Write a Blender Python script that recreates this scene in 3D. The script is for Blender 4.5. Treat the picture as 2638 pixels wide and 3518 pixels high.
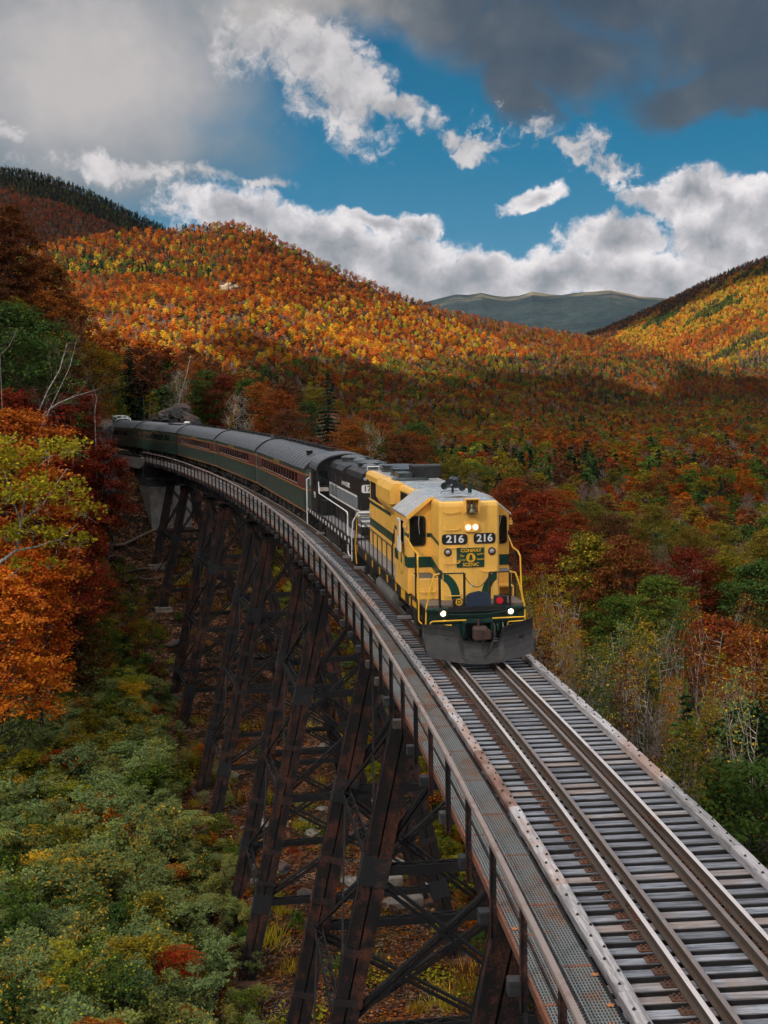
import bpy, math, random
import numpy as np
from mathutils import Matrix, Vector

random.seed(7)
rng = np.random.default_rng(7)
for _o in list(bpy.data.objects):
    bpy.data.objects.remove(_o)
scene = bpy.context.scene
col = scene.collection
D2R = math.radians

# ------------------------------------------------------------------ camera
CAM_H, PITCH, ROLL, FPX, PW, PH = 7.476, 0.0930447, -0.0126745, 4407.36, 2638.0, 3518.0
_R0 = np.array([1.0, 0, 0]); _U0 = np.array([0, math.sin(PITCH), math.cos(PITCH)]); _F0 = np.array([0, math.cos(PITCH), -math.sin(PITCH)])
_RT = math.cos(ROLL) * _R0 + math.sin(ROLL) * _U0
_UP = -math.sin(ROLL) * _R0 + math.cos(ROLL) * _U0
cam_data = bpy.data.cameras.new('camera')
cam = bpy.data.objects.new('camera', cam_data)
col.objects.link(cam)
cam.matrix_world = Matrix(((_RT[0], _UP[0], -_F0[0], 0), (_RT[1], _UP[1], -_F0[1], 0), (_RT[2], _UP[2], -_F0[2], CAM_H), (0, 0, 0, 1)))
cam_data.sensor_fit = 'VERTICAL'
cam_data.sensor_height = 36.0
cam_data.lens = FPX / PH * 36.0
cam_data.clip_start = 0.5
cam_data.clip_end = 40000
scene.camera = cam


def view_dir(u, v):
    "unit-forward direction of a picture point (full photo pixels)"
    return _F0 + _RT * ((u - PW / 2) / FPX) - _UP * ((v - PH / 2) / FPX)


def place(u, v, dist):
    "a point of the world seen at picture point (u, v) at ground distance dist"
    d = view_dir(u, v)
    return np.array([0, 0, CAM_H]) + d * (dist / math.hypot(d[0], d[1]))


# ------------------------------------------------------------------ render settings
scene.render.engine = 'CYCLES'
scene.cycles.use_adaptive_sampling = True
scene.cycles.adaptive_threshold = 0.02
scene.cycles.use_denoising = True
scene.cycles.max_bounces = 6
scene.cycles.diffuse_bounces = 4
scene.cycles.glossy_bounces = 2
scene.cycles.transmission_bounces = 3
scene.cycles.transparent_max_bounces = 6
scene.cycles.caustics_reflective = False
scene.cycles.caustics_refractive = False
scene.view_settings.view_transform = 'Standard'
scene.view_settings.look = 'None'
scene.view_settings.gamma = 1.0
scene.view_settings.use_curve_mapping = False
EXPOSURE = 1.20
scene.view_settings.exposure = EXPOSURE

# ------------------------------------------------------------------ sun
SUN_EL, SUN_AZ = D2R(34), D2R(220)      # azimuth measured from +Y towards +X
SUN_DIR = Vector((math.sin(SUN_AZ) * math.cos(SUN_EL), math.cos(SUN_AZ) * math.cos(SUN_EL), math.sin(SUN_EL)))
sun_data = bpy.data.lights.new('sun', 'SUN')
sun_data.energy = 5.0
sun_data.angle = D2R(0.6)
sun_data.color = (1.0, 0.89, 0.74)
sun = bpy.data.objects.new('sun', sun_data)
sun.rotation_euler = SUN_DIR.to_track_quat('Z', 'Y').to_euler()
col.objects.link(sun)


# ------------------------------------------------------------------ node helpers
class NT:
    "small expression helper over a node tree"
    def __init__(self, tree):
        self.t = tree; self.n = tree.nodes; self.l = tree.links

    def node(self, kind, **kw):
        n = self.n.new(kind)
        for k, v in kw.items():
            setattr(n, k, v)
        return n

    def put(self, sock, v):
        if isinstance(v, bpy.types.NodeSocket):
            self.l.new(v, sock)
        elif v is not None:
            if isinstance(v, (tuple, list)) and len(v) == 3 and sock.type == 'RGBA':
                v = (*v, 1)
            sock.default_value = v

    def m(self, op, a, b=None, c=None, clamp=False):
        n = self.node('ShaderNodeMath', operation=op, use_clamp=clamp)
        self.put(n.inputs[0], a)
        if b is not None: self.put(n.inputs[1], b)
        if c is not None: self.put(n.inputs[2], c)
        return n.outputs[0]

    def vm(self, op, a, b=None, s=None):
        n = self.node('ShaderNodeVectorMath', operation=op)
        self.put(n.inputs[0], a)
        if b is not None: self.put(n.inputs[1], b)
        if s is not None: self.put(n.inputs['Scale'], s)
        return n.outputs['Value'] if op in ('LENGTH', 'DOT_PRODUCT', 'DISTANCE') else n.outputs[0]

    def mix(self, f, a, b, mode='MIX'):
        n = self.node('ShaderNodeMix', data_type='RGBA', blend_type=mode)
        self.put(n.inputs[0], f); self.put(n.inputs[6], a); self.put(n.inputs[7], b)
        return n.outputs[2]

    def smooth(self, x, lo, hi, a=0.0, b=1.0):
        n = self.node('ShaderNodeMapRange', interpolation_type='SMOOTHSTEP')
        self.put(n.inputs[0], x); self.put(n.inputs[1], lo); self.put(n.inputs[2], hi)
        self.put(n.inputs[3], a); self.put(n.inputs[4], b)
        return n.outputs[0]

    def lin(self, x, lo, hi, a=0.0, b=1.0):
        n = self.node('ShaderNodeMapRange')
        self.put(n.inputs[0], x); self.put(n.inputs[1], lo); self.put(n.inputs[2], hi)
        self.put(n.inputs[3], a); self.put(n.inputs[4], b)
        return n.outputs[0]

    def noise(self, vec=None, scale=1.0, detail=3.0, rough=0.5, dist=0.0, out=0, lac=2.0):
        n = self.node('ShaderNodeTexNoise')
        if vec is not None: self.put(n.inputs['Vector'], vec)
        n.inputs['Scale'].default_value = scale; n.inputs['Detail'].default_value = detail
        n.inputs['Roughness'].default_value = rough; n.inputs['Distortion'].default_value = dist
        n.inputs['Lacunarity'].default_value = lac
        return n.outputs[out]

    def voro(self, vec=None, scale=1.0, feature='F1', out=0, rand=1.0):
        n = self.node('ShaderNodeTexVoronoi', feature=feature)
        if vec is not None: self.put(n.inputs['Vector'], vec)
        n.inputs['Scale'].default_value = scale; n.inputs['Randomness'].default_value = rand
        return n.outputs[out]

    def ramp(self, f, stops, interp='LINEAR'):
        n = self.node('ShaderNodeValToRGB')
        n.color_ramp.interpolation = interp
        e = n.color_ramp.elements
        while len(e) < len(stops): e.new(0.5)
        for k, (p, c) in enumerate(stops):
            e[k].position = p; e[k].color = (*c, 1)
        self.put(n.inputs[0], f)
        return n.outputs[0]

    def mapping(self, vec, scale=(1, 1, 1), rot=(0, 0, 0), loc=(0, 0, 0)):
        n = self.node('ShaderNodeMapping')
        self.put(n.inputs[0], vec)
        n.inputs['Scale'].default_value = scale; n.inputs['Rotation'].default_value = rot; n.inputs['Location'].default_value = loc
        return n.outputs[0]


def new_mat(name):
    m = bpy.data.materials.new(name); m.use_nodes = True
    t = m.node_tree; t.nodes.clear()
    N = NT(t)
    out = N.node('ShaderNodeOutputMaterial')
    return m, N, out


def srgb(r, g, b):
    f = lambda c: (c / 255 / 12.92) if c <= 10 else ((c / 255 + 0.055) / 1.055) ** 2.4
    return (f(r), f(g), f(b))
# ------------------------------------------------------------------ world: sky with clouds
world = bpy.data.worlds.new('World'); scene.world = world; world.use_nodes = True
wt = world.node_tree; wt.nodes.clear()
W = NT(wt)
wout = W.node('ShaderNodeOutputWorld')
bg = W.node('ShaderNodeBackground')
SKY_STRENGTH = 0.059
bg.inputs[1].default_value = SKY_STRENGTH
wt.links.new(bg.outputs[0], wout.inputs[0])
sky = W.node('ShaderNodeTexSky', sky_type='NISHITA')
sky.sun_disc = False
sky.sun_elevation = SUN_EL
sky.sun_rotation = SUN_AZ
sky.altitude = 600
sky.air_density = 1.0; sky.dust_density = 0.3; sky.ozone_density = 3.0
tc = W.node('ShaderNodeTexCoord')
gen = tc.outputs['Generated']
sep = W.node('ShaderNodeSeparateXYZ'); W.put(sep.inputs[0], gen)
X, Y, Z = sep.outputs
hyp = W.m('SQRT', W.m('ADD', W.m('MULTIPLY', X, X), W.m('MULTIPLY', Y, Y)))
AZ = W.m('MULTIPLY', W.m('ARCTAN2', X, Y), 180 / math.pi)      # degrees, 0 = +Y
EL = W.m('MULTIPLY', W.m('ARCTAN2', Z, hyp), 180 / math.pi)
cmb = W.node('ShaderNodeCombineXYZ'); W.put(cmb.inputs[0], AZ); W.put(cmb.inputs[1], EL)
P = cmb.outputs[0]
# domain-warped coordinates (degrees)
def cen(sock, k): return W.vm('SCALE', W.vm('SUBTRACT', sock, (0.5, 0.5, 0.5)), s=k)


warp = W.vm('ADD', cen(W.noise(P, 0.16, 3, 0.5, out=1), 5.0), cen(W.noise(P, 0.75, 5, 0.6, out=1), 1.3))
PWp = W.vm('ADD', P, warp)
sw = W.node('ShaderNodeSeparateXYZ'); W.put(sw.inputs[0], PWp)
AZW, ELW = sw.outputs[0], sw.outputs[1]
soft = W.vm('ADD', P, cen(W.noise(P, 0.13, 3, 0.5, out=1), 4.0))
ss = W.node('ShaderNodeSeparateXYZ'); W.put(ss.inputs[0], soft)


def field(p):
    "billowing cloud texture, about -1..1"
    f = W.m('MULTIPLY', W.m('SUBTRACT', W.noise(p, 0.36, 8, 0.58), 0.5), 2.4)
    for sc_, am in ((0.42, .55), (1.0, .38), (2.3, .22)):
        f = W.m('ADD', f, W.m('MULTIPLY', W.m('SUBTRACT', 0.42, W.voro(p, sc_)), am))
    return f


wp1 = W.vm('ADD', P, cen(W.noise(P, 0.9, 6, 0.6, out=1), 1.6))
fld = field(wp1)
nsoft = lambda p: W.m('ADD', W.m('MULTIPLY', W.noise(p, 0.36, 5, 0.55), 2.6), W.m('MULTIPLY', W.voro(p, 0.42), -0.22))
relief = W.m('SUBTRACT', nsoft(wp1), nsoft(W.vm('ADD', wp1, (-0.5, 1.15, 0.0))))
fine = W.m('SUBTRACT', W.noise(wp1, 2.2, 7, 0.62), 0.5)


def azel(u, v):
    d = view_dir(u * PW / 1659.0, v * PW / 1659.0)
    return math.degrees(math.atan2(d[0], d[1])), math.degrees(math.atan2(d[2], math.hypot(d[0], d[1])))


def blob(u, v, ru, rv, rot=0.0, A=None):
    "soft elliptical mass of cloud centred on a direction; radii in degrees"
    a, e = azel(u, v)
    ax_, ey_ = A or (AZW, ELW)
    da = W.m('SUBTRACT', ax_, a); de = W.m('SUBTRACT', ey_, e)
    c, s = math.cos(D2R(rot)), math.sin(D2R(rot))
    x = W.m('DIVIDE', W.m('ADD', W.m('MULTIPLY', da, c), W.m('MULTIPLY', de, s)), ru)
    y = W.m('DIVIDE', W.m('SUBTRACT', W.m('MULTIPLY', de, c), W.m('MULTIPLY', da, s)), rv)
    r = W.m('ADD', W.m('MULTIPLY', x, x), W.m('MULTIPLY', y, y))
    return W.m('SUBTRACT', 1.0, W.m('SQRT', r))       # 1 at centre, 0 on the rim


def union(items):
    r = items[0]
    for i in items[1:]:
        n = W.node('ShaderNodeMath', operation='SMOOTH_MAX'); W.put(n.inputs[0], r); W.put(n.inputs[1], i); n.inputs[2].default_value = 0.12
        r = n.outputs[0]
    return r


DEG = 2771.5 * math.pi / 180   # display pixels per degree
px = lambda p: p / DEG
base = W.mix(0.97, sky.outputs[0], W.ramp(W.lin(EL, -4, 40), [(0.0, (0.9, 2.2, 3.1)), (0.15, (0.42, 2.05, 3.3)), (0.32, (0.0, 1.28, 2.50)), (0.5, (0.0, 0.76, 1.70)), (1.0, (0.02, 0.55, 1.5))]))
cur = base


def layer(cur, dens, lo, hi, colour, strength=1.0):
    return W.mix(W.smooth(dens, lo, hi, 0.0, strength), cur, colour)


SF_ = (ss.outputs[0], ss.outputs[1])
# 1 veil of rain cloud upper left, no hard edges
d1 = union([blob(-60, 60, px(560), px(420), 0, SF_), blob(200, 150, px(390), px(310), 0, SF_), blob(60, 330, px(560), px(150), 0, SF_), blob(350, -60, px(300), px(260), 0, SF_)])
d1 = W.m('ADD', d1, W.m('MULTIPLY', W.m('SUBTRACT', W.noise(soft, 0.25, 5, 0.5), 0.5), 0.7))
glow = W.smooth(blob(210, 150, px(300), px(230), 0, SF_), -0.5, 0.9)
veilcol = W.ramp(W.m('ADD', W.m('ADD', W.m('MULTIPLY', glow, 0.78), W.m('MULTIPLY', W.noise(soft, 0.3, 6, 0.55), 0.55)), W.m('MULTIPLY', W.m('SUBTRACT', W.noise(wp1, 0.9, 5, 0.6), 0.5), 0.25)),
                 [(0.15, (0.9, 1.35, 1.75)), (0.4, (1.55, 1.9, 2.2)), (0.7, (2.7, 2.75, 2.9)), (1.0, (4.0, 3.75, 3.7))])
cur = layer(cur, d1, -0.12, 0.60, veilcol, 0.97)
# 2 high grey deck along the top and right
d2 = union([blob(840, -20, px(420), px(130)), blob(1160, 70, px(300), px(130), -10), blob(1110, 175, px(130), px(85), -50), blob(1620, 60, px(320), px(150), -12),
            blob(1560, 190, px(230), px(70), -5), blob(1500, -80, px(600), px(120)), blob(620, 30, px(130), px(80), -20)])
d2 = W.m('ADD', d2, W.m('MULTIPLY', fld, 0.26))
shade2 = W.m('ADD', W.m('ADD', W.smooth(AZ, azel(1150, 0)[0], azel(520, 0)[0], 0.0, 0.62), W.m('MULTIPLY', W.noise(soft, 0.4, 6, 0.55), 0.5)), W.m('MULTIPLY', relief, 0.10))
greycol = W.ramp(shade2, [(0.12, (0.36, 0.58, 0.88)), (0.3, (0.62, 0.80, 1.05)), (0.5, (1.15, 1.3, 1.5)), (0.75, (2.7, 2.65, 2.65)), (1.0, (4.4, 4.2, 4.1))])
cur = layer(cur, d2, -0.10, 0.50, greycol, 0.97)
# 3 bright cumulus below the deck and broken wisps
d3a = union([blob(690, 175, px(230), px(112), -32), blob(570, 80, px(80), px(90), -60), blob(850, 235, px(110), px(38), -20)])
d3a = W.m('ADD', W.m('ADD', d3a, W.m('MULTIPLY', fld, 0.50)), W.m('MULTIPLY', fine, 0.75))
d3b = union([blob(1190, 315, px(300), px(92), -18), blob(1000, 300, px(150), px(42), -14)])
d3b = W.m('SUBTRACT', W.m('ADD', W.m('ADD', d3b, W.m('MULTIPLY', fld, 0.85)), W.m('MULTIPLY', fine, 1.1)), 0.26)
d3c = union([blob(330, 395, px(420), px(52), -4), blob(40, 285, px(150), px(46), -6), blob(560, 405, px(170), px(40), 2)])
d3c = W.m('SUBTRACT', W.m('ADD', W.m('ADD', d3c, W.m('MULTIPLY', fld, 0.60)), W.m('MULTIPLY', fine, 0.9)), 0.36)
d3 = W.m('MAXIMUM', d3a, W.m('MAXIMUM', d3b, d3c))
lit3 = W.m('ADD', W.m('ADD', W.m('MULTIPLY', relief, 0.42), 0.60), W.m('MULTIPLY', fine, 0.22))
whitecol = W.ramp(lit3, [(0.1, (1.6, 1.75, 2.0)), (0.42, (3.0, 3.0, 3.15)), (0.68, (4.8, 4.6, 4.65)), (1.0, (6.6, 6.2, 6.2))])
cur = layer(cur, d3, 0.0, 0.48, whitecol, 0.95)
# 4 low cumulus bank over the hills, both sides
d4 = union([blob(660, 540, px(270), px(88), -20), blob(880, 610, px(330), px(105), -12), blob(500, 490, px(190), px(46), -10),
            blob(925, 505, px(60), px(42)), blob(810, 500, px(110), px(34), -14),
            blob(1400, 600, px(280), px(80), 3), blob(1330, 515, px(150), px(55), 12), blob(1520, 420, px(200), px(52), -6), blob(1130, 440, px(80), px(34), 0),
            blob(1620, 500, px(210), px(105)), blob(1030, 615, px(200), px(66), 0), blob(1200, 615, px(160), px(60))])
d4 = W.m('ADD', W.m('ADD', d4, W.m('MULTIPLY', fld, 0.34)), W.m('MULTIPLY', fine, 0.55))
lit4 = W.m('ADD', W.m('ADD', W.m('MULTIPLY', relief, 0.46), W.m('MULTIPLY', W.m('SUBTRACT', 0.40, d4), 0.50)), 0.58)
lit4 = W.m('ADD', lit4, W.m('MULTIPLY', fine, 0.30))
bankcol = W.ramp(lit4, [(0.0, (1.3, 1.5, 1.8)), (0.28, (2.1, 2.25, 2.5)), (0.5, (3.7, 3.65, 3.85)), (0.72, (6.1, 5.8, 5.9)), (1.0, (8.0, 7.6, 7.6))])
cur = layer(cur, d4, -0.06, 0.30, bankcol, 0.98)
# 5 the same kinds of cloud all round, outside the view
far = W.m('MAXIMUM', W.smooth(W.m('ABSOLUTE', AZ), 24, 40), W.smooth(EL, 20, 32))
n_all = W.noise(W.vm('MULTIPLY', gen, (1, 1, 1.8)), 2.6, 7, 0.6)
n_all2 = W.noise(W.vm('MULTIPLY', gen, (1, 1, 1.8)), 5.0, 6, 0.6)
da = W.m('MULTIPLY', W.smooth(n_all, 0.34, 0.50), far)
cur = W.mix(W.m('MULTIPLY', da, 0.97), cur, W.ramp(n_all2, [(0.22, (1.2, 1.4, 1.7)), (0.42, (3.0, 3.0, 3.2)), (0.65, (6.6, 6.3, 6.3))]))
W.put(bg.inputs[0], cur)
world.cycles.sampling_method = 'MANUAL'
world.cycles.sample_map_resolution = 512


# ------------------------------------------------------------------ mesh helpers
class MB:
    "collects shapes and links them as ONE mesh object"
    def __init__(self):
        self.v = []; self.f = []; self.mi = []

    def add(self, vs, fs, mi=0):
        b = len(self.v)
        self.v.extend([tuple(map(float, p)) for p in vs])
        self.f.extend([tuple(b + i for i in f) for f in fs])
        self.mi.extend([mi] * len(fs))
        return self

    def box(self, x0, x1, y0, y1, z0, z1, mi=0, M=None):
        vs = [(x0, y0, z0), (x1, y0, z0), (x1, y1, z0), (x0, y1, z0), (x0, y0, z1), (x1, y0, z1), (x1, y1, z1), (x0, y1, z1)]
        if M is not None: vs = [tuple(M @ Vector(p)) for p in vs]
        return self.add(vs, [(0, 3, 2, 1), (4, 5, 6, 7), (0, 1, 5, 4), (1, 2, 6, 5), (2, 3, 7, 6), (3, 0, 4, 7)], mi)

    def bbox(self, x0, x1, y0, y1, z0, z1, c=0.02, mi=0):
        "box with chamfered vertical-plan and top edges"
        c = min(c, (x1 - x0) * .45, (y1 - y0) * .45, (z1 - z0) * .45)
        ring = lambda k, z: [(x0 + k, y0, z), (x1 - k, y0, z), (x1, y0 + k, z), (x1, y1 - k, z), (x1 - k, y1, z), (x0 + k, y1, z), (x0, y1 - k, z), (x0, y0 + k, z)]
        ring2 = lambda z: [(x0 + c, y0 + c * .6, z), (x1 - c, y0 + c * .6, z), (x1 - c * .6, y0 + c, z), (x1 - c * .6, y1 - c, z), (x1 - c, y1 - c * .6, z), (x0 + c, y1 - c * .6, z), (x0 + c * .6, y1 - c, z), (x0 + c * .6, y0 + c, z)]
        vs = ring2(z0) + ring(c, z0 + c) + ring(c, z1 - c) + ring2(z1)
        fs = [tuple(range(7, -1, -1)), tuple(range(24, 32))]
        for r in range(3):
            for i in range(8):
                j = (i + 1) % 8
                fs.append((r * 8 + i, r * 8 + j, r * 8 + 8 + j, r * 8 + 8 + i))
        return self.add(vs, fs, mi)

    def beam(self, p, q, w, h, up=(0, 0, 1), mi=0):
        "rectangular bar from p to q"
        p = Vector(p); q = Vector(q); d = (q - p)
        if d.length < 1e-6: return self
        d.normalize(); up = Vector(up)
        s = d.cross(up)
        if s.length < 1e-4: s = d.cross(Vector((1, 0, 0)))
        s.normalize(); u = s.cross(d)
        s = s * (w / 2); u = u * (h / 2)
        vs = [p - s - u, p + s - u, p + s + u, p - s + u, q - s - u, q + s - u, q + s + u, q - s + u]
        return self.add(vs, [(0, 3, 2, 1), (4, 5, 6, 7), (0, 1, 5, 4), (1, 2, 6, 5), (2, 3, 7, 6), (3, 0, 4, 7)], mi)

    def tube(self, pts, r, n=6, mi=0, cap=True):
        pts = [Vector(p) for p in pts]
        rs = r if isinstance(r, (list, tuple)) else [r] * len(pts)
        b = len(self.v); prev = None
        for i, p in enumerate(pts):
            d = (pts[min(i + 1, len(pts) - 1)] - pts[max(i - 1, 0)])
            if d.length < 1e-9: d = Vector((0, 0, 1))
            d.normalize()
            if prev is None:
                a = d.cross(Vector((0.13, 0.31, 0.94)))
                if a.length < 1e-3: a = d.cross(Vector((1, 0, 0)))
            else:
                a = prev - d * prev.dot(d)
            a.normalize(); prev = a; c = d.cross(a)
            for k in range(n):
                t = 2 * math.pi * k / n
                self.v.append(tuple(p + (a * math.cos(t) + c * math.sin(t)) * rs[i]))
        m = len(pts)
        for i in range(m - 1):
            for k in range(n):
                k2 = (k + 1) % n
                self.f.append((b + i * n + k, b + i * n + k2, b + (i + 1) * n + k2, b + (i + 1) * n + k)); self.mi.append(mi)
        if cap:
            self.f.append(tuple(b + k for k in range(n - 1, -1, -1))); self.mi.append(mi)
            self.f.append(tuple(b + (m - 1) * n + k for k in range(n))); self.mi.append(mi)
        return self

    def cyl(self, p, q, r, n=14, mi=0, r2=None):
        return self.tube([p, q], [r, r if r2 is None else r2], n, mi)

    def prism(self, prof, axis, a0, a1, mi=0, closed=True):
        "profile of 2-D points swept along an axis: 'y' -> (x,z) profile; 'x' -> (y,z); 'z' -> (x,y)"
        def P3(p, a):
            return {'y': (p[0], a, p[1]), 'x': (a, p[0], p[1]), 'z': (p[0], p[1], a)}[axis]
        n = len(prof)
        vs = [P3(p, a0) for p in prof] + [P3(p, a1) for p in prof]
        fs = [(i, (i + 1) % n, n + (i + 1) % n, n + i) for i in range(n)]
        if closed: fs += [tuple(range(n - 1, -1, -1)), tuple(range(n, 2 * n))]
        return self.add(vs, fs, mi)

    def lathe(self, prof, c, axis=(0, 0, 1), n=16, mi=0):
        "profile (r, h) turned about an axis through c"
        ax = Vector(axis).normalized(); a = ax.cross(Vector((0.3, 0.9, 0.1)))
        a.normalize(); b2 = ax.cross(a); c = Vector(c)
        vs = []
        for r, h in prof:
            for k in range(n):
                t = 2 * math.pi * k / n
                vs.append(c + ax * h + (a * math.cos(t) + b2 * math.sin(t)) * r)
        fs = []
        for i in range(len(prof) - 1):
            for k in range(n):
                k2 = (k + 1) % n
                fs.append((i * n + k, i * n + k2, (i + 1) * n + k2, (i + 1) * n + k))
        fs += [tuple(range(n - 1, -1, -1)), tuple(range((len(prof) - 1) * n, len(prof) * n))]
        return self.add(vs, fs, mi)

    def mesh(self, name, mats, smooth=False):
        me = bpy.data.meshes.new(name)
        me.from_pydata(self.v, [], self.f)
        for m in (mats if isinstance(mats, (list, tuple)) else [mats]): me.materials.append(m)
        if any(self.mi): me.polygons.foreach_set('material_index', self.mi)
        if smooth: me.polygons.foreach_set('use_smooth', [True] * len(self.f))
        me.update()
        import bmesh
        bm = bmesh.new(); bm.from_mesh(me); bmesh.ops.recalc_face_normals(bm, faces=bm.faces); bm.to_mesh(me); bm.free()
        return me

    def build(self, name, mats, parent=None, smooth=False, loc=None, rz=0.0):
        o = bpy.data.objects.new(name, self.mesh(name, mats, smooth))
        col.objects.link(o)
        if parent is not None: o.parent = parent
        if loc is not None: o.location = loc
        if rz: o.rotation_euler.z = rz
        return o


def tag(o, label=None, cat=None, group=None, kind=None):
    if label: o['label'] = label
    if cat: o['category'] = cat
    if group: o['group'] = group
    if kind: o['kind'] = kind
    return o


def empty(name, loc=(0, 0, 0), rz=0.0):
    o = bpy.data.objects.new(name, None); col.objects.link(o)
    o.location = loc; o.rotation_euler.z = rz; o.empty_display_size = 0.5
    return o


def inst(name, me, parent=None, loc=(0, 0, 0), rot=(0, 0, 0), scale=(1, 1, 1)):
    o = bpy.data.objects.new(name, me); col.objects.link(o)
    if parent is not None: o.parent = parent
    o.location = loc; o.rotation_euler = rot; o.scale = scale
    return o


def np_mesh(name, verts, faces, mats, smooth=False, mi=None):
    "fast mesh from numpy arrays; faces all of the same arity"
    me = bpy.data.meshes.new(name)
    nv, nf, k = len(verts), len(faces), faces.shape[1]
    me.vertices.add(nv); me.vertices.foreach_set('co', np.asarray(verts, np.float32).ravel())
    me.loops.add(nf * k); me.loops.foreach_set('vertex_index', np.asarray(faces, np.int32).ravel())
    me.polygons.add(nf); me.polygons.foreach_set('loop_start', np.arange(0, nf * k, k, dtype=np.int32))
    if mi is not None: me.polygons.foreach_set('material_index', np.asarray(mi, np.int32))
    if smooth: me.polygons.foreach_set('use_smooth', np.ones(nf, bool))
    for m in (mats if isinstance(mats, (list, tuple)) else [mats]): me.materials.append(m)
    me.update(calc_edges=True)
    return me


# ------------------------------------------------------------------ track curve
TX0, TTH, TR = 4.82094589, 0.0784507476, 533.043303
_CX, _CY = TX0 - TR * math.cos(TTH), 12.0 - TR * math.sin(TTH)
S2, TR2 = 122.0, 286.0            # the curve tightens towards the rock cutting
A2 = TTH + S2 / TR
_C2X, _C2Y = _CX + (TR - TR2) * math.cos(A2), _CY + (TR - TR2) * math.sin(A2)


def trk(s, off=0.0, z=0.0):
    "point at arc length s along the track, off metres to the outside (right)"
    if s > S2:
        a = A2 + (s - S2) / TR2
        return (_C2X + (TR2 + off) * math.cos(a), _C2Y + (TR2 + off) * math.sin(a), z)
    a = TTH + s / TR
    return (_CX + (TR + off) * math.cos(a), _CY + (TR + off) * math.sin(a), z)


def tang(s): return TTH + s / TR if s <= S2 else A2 + (s - S2) / TR2        # rotation about z: local +x = outside, +y = away from the camera


def to_so(x, y):
    r = np.hypot(x - _CX, y - _CY)
    a = np.arctan2(y - _CY, x - _CX)
    r2 = np.hypot(x - _C2X, y - _C2Y); a2 = np.arctan2(y - _C2Y, x - _C2X)
    far_ = (a > A2) & (a < 2.6)
    return np.where(far_, S2 + (a2 - A2) * TR2, (a - TTH) * TR), np.where(far_, r2 - TR2, r - TR)


def sm(x, a, b):
    t = np.clip((x - a) / (b - a), 0, 1)
    return t * t * (3 - 2 * t)
# ------------------------------------------------------------------ materials
MT = {}


def paint(name, c, rough=0.5, metal=0.0, grime=0.25, grime_c=(0.03, 0.026, 0.022), gscale=1.6, streak=True, bump=0.02, spec=0.5, var=0.08):
    m, N, out = new_mat(name)
    b = N.node('ShaderNodeBsdfPrincipled')
    co = N.node('ShaderNodeTexCoord').outputs['Object']
    n1 = N.noise(co, gscale, 5, 0.6)
    base = N.mix(N.smooth(n1, 0.3, 0.75), tuple(x * (1 - var) for x in c), tuple(min(1, x * (1 + var)) for x in c))
    if grime > 0:
        st = N.noise(N.mapping(co, (7, 7, 0.9) if streak else (3, 3, 3)), 1.0, 5, 0.65)
        f = N.m('MULTIPLY', N.smooth(st, 0.5, 0.78), grime)
        f2 = N.m('MULTIPLY', N.smooth(N.noise(co, gscale * 4, 6, 0.7), 0.55, 0.8), grime * 0.8)
        base = N.mix(f, base, grime_c)
        base = N.mix(f2, base, grime_c)
    N.put(b.inputs['Base Color'], base)
    N.put(b.inputs['Roughness'], N.lin(N.noise(co, gscale * 3, 3), 0.2, 0.8, max(0.05, rough - 0.12), min(1, rough + 0.12)))
    b.inputs['Metallic'].default_value = metal
    b.inputs['Specular IOR Level'].default_value = spec
    if bump:
        bp = N.node('ShaderNodeBump'); bp.inputs['Strength'].default_value = 0.5; bp.inputs['Distance'].default_value = bump
        N.put(bp.inputs['Height'], N.noise(co, 9, 4, 0.6)); N.put(b.inputs['Normal'], bp.outputs[0])
    N.put(out.inputs[0], b.outputs[0])
    MT[name] = m
    return m


paint('yellow_paint', (0.84, 0.49, 0.10), 0.36, grime=0.55, grime_c=(0.30, 0.16, 0.06), bump=0.006)
paint('yellow_rail_paint', (0.75, 0.42, 0.02), 0.4, grime=0.15)
paint('green_paint', (0.005, 0.050, 0.038), 0.4, grime=0.2, bump=0.004)
paint('dark_green_frame', (0.004, 0.028, 0.022), 0.4, grime=0.35, grime_c=(0.05, 0.04, 0.03))
paint('black_paint', (0.012, 0.013, 0.015), 0.45, grime=0.25, grime_c=(0.06, 0.05, 0.045))
paint('under_black', (0.014, 0.013, 0.013), 0.7, grime=0.5, grime_c=(0.07, 0.055, 0.045))
paint('plow_steel', (0.006, 0.007, 0.009), 0.6, metal=0.0, grime=0.35, grime_c=(0.12, 0.06, 0.04))
paint('white_paint', (0.72, 0.73, 0.74), 0.45, grime=0.15)
paint('roof_silver', (0.50, 0.54, 0.57), 0.22, metal=0.25, grime=0.40, grime_c=(0.08, 0.10, 0.11), gscale=1.2, spec=0.8)
paint('roof_dark', (0.03, 0.042, 0.046), 0.3, grime=0.4, grime_c=(0.10, 0.11, 0.115), spec=0.7)
paint('walk_grey', (0.20, 0.20, 0.21), 0.7, grime=0.35)
paint('box_top', (0.13, 0.10, 0.08), 0.85, grime=0.4)
paint('silver_window', (0.5, 0.52, 0.54), 0.35, metal=0.6, grime=0.2)
paint('brass_bell', (0.10, 0.085, 0.07), 0.35, metal=0.8, grime=0.3)
paint('bronze_horn', (0.035, 0.045, 0.05), 0.35, metal=0.6, grime=0.2)
paint('coach_green', (0.036, 0.060, 0.050), 0.42, grime=0.3, grime_c=(0.05, 0.055, 0.04), var=0.15)
paint('coach_dark_green', (0.010, 0.034, 0.028), 0.4, grime=0.3, grime_c=(0.03, 0.03, 0.025))
paint('maroon', (0.085, 0.027, 0.024), 0.5, grime=0.3)
paint('orange_stripe', (0.40, 0.15, 0.04), 0.5, grime=0.55)
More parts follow.
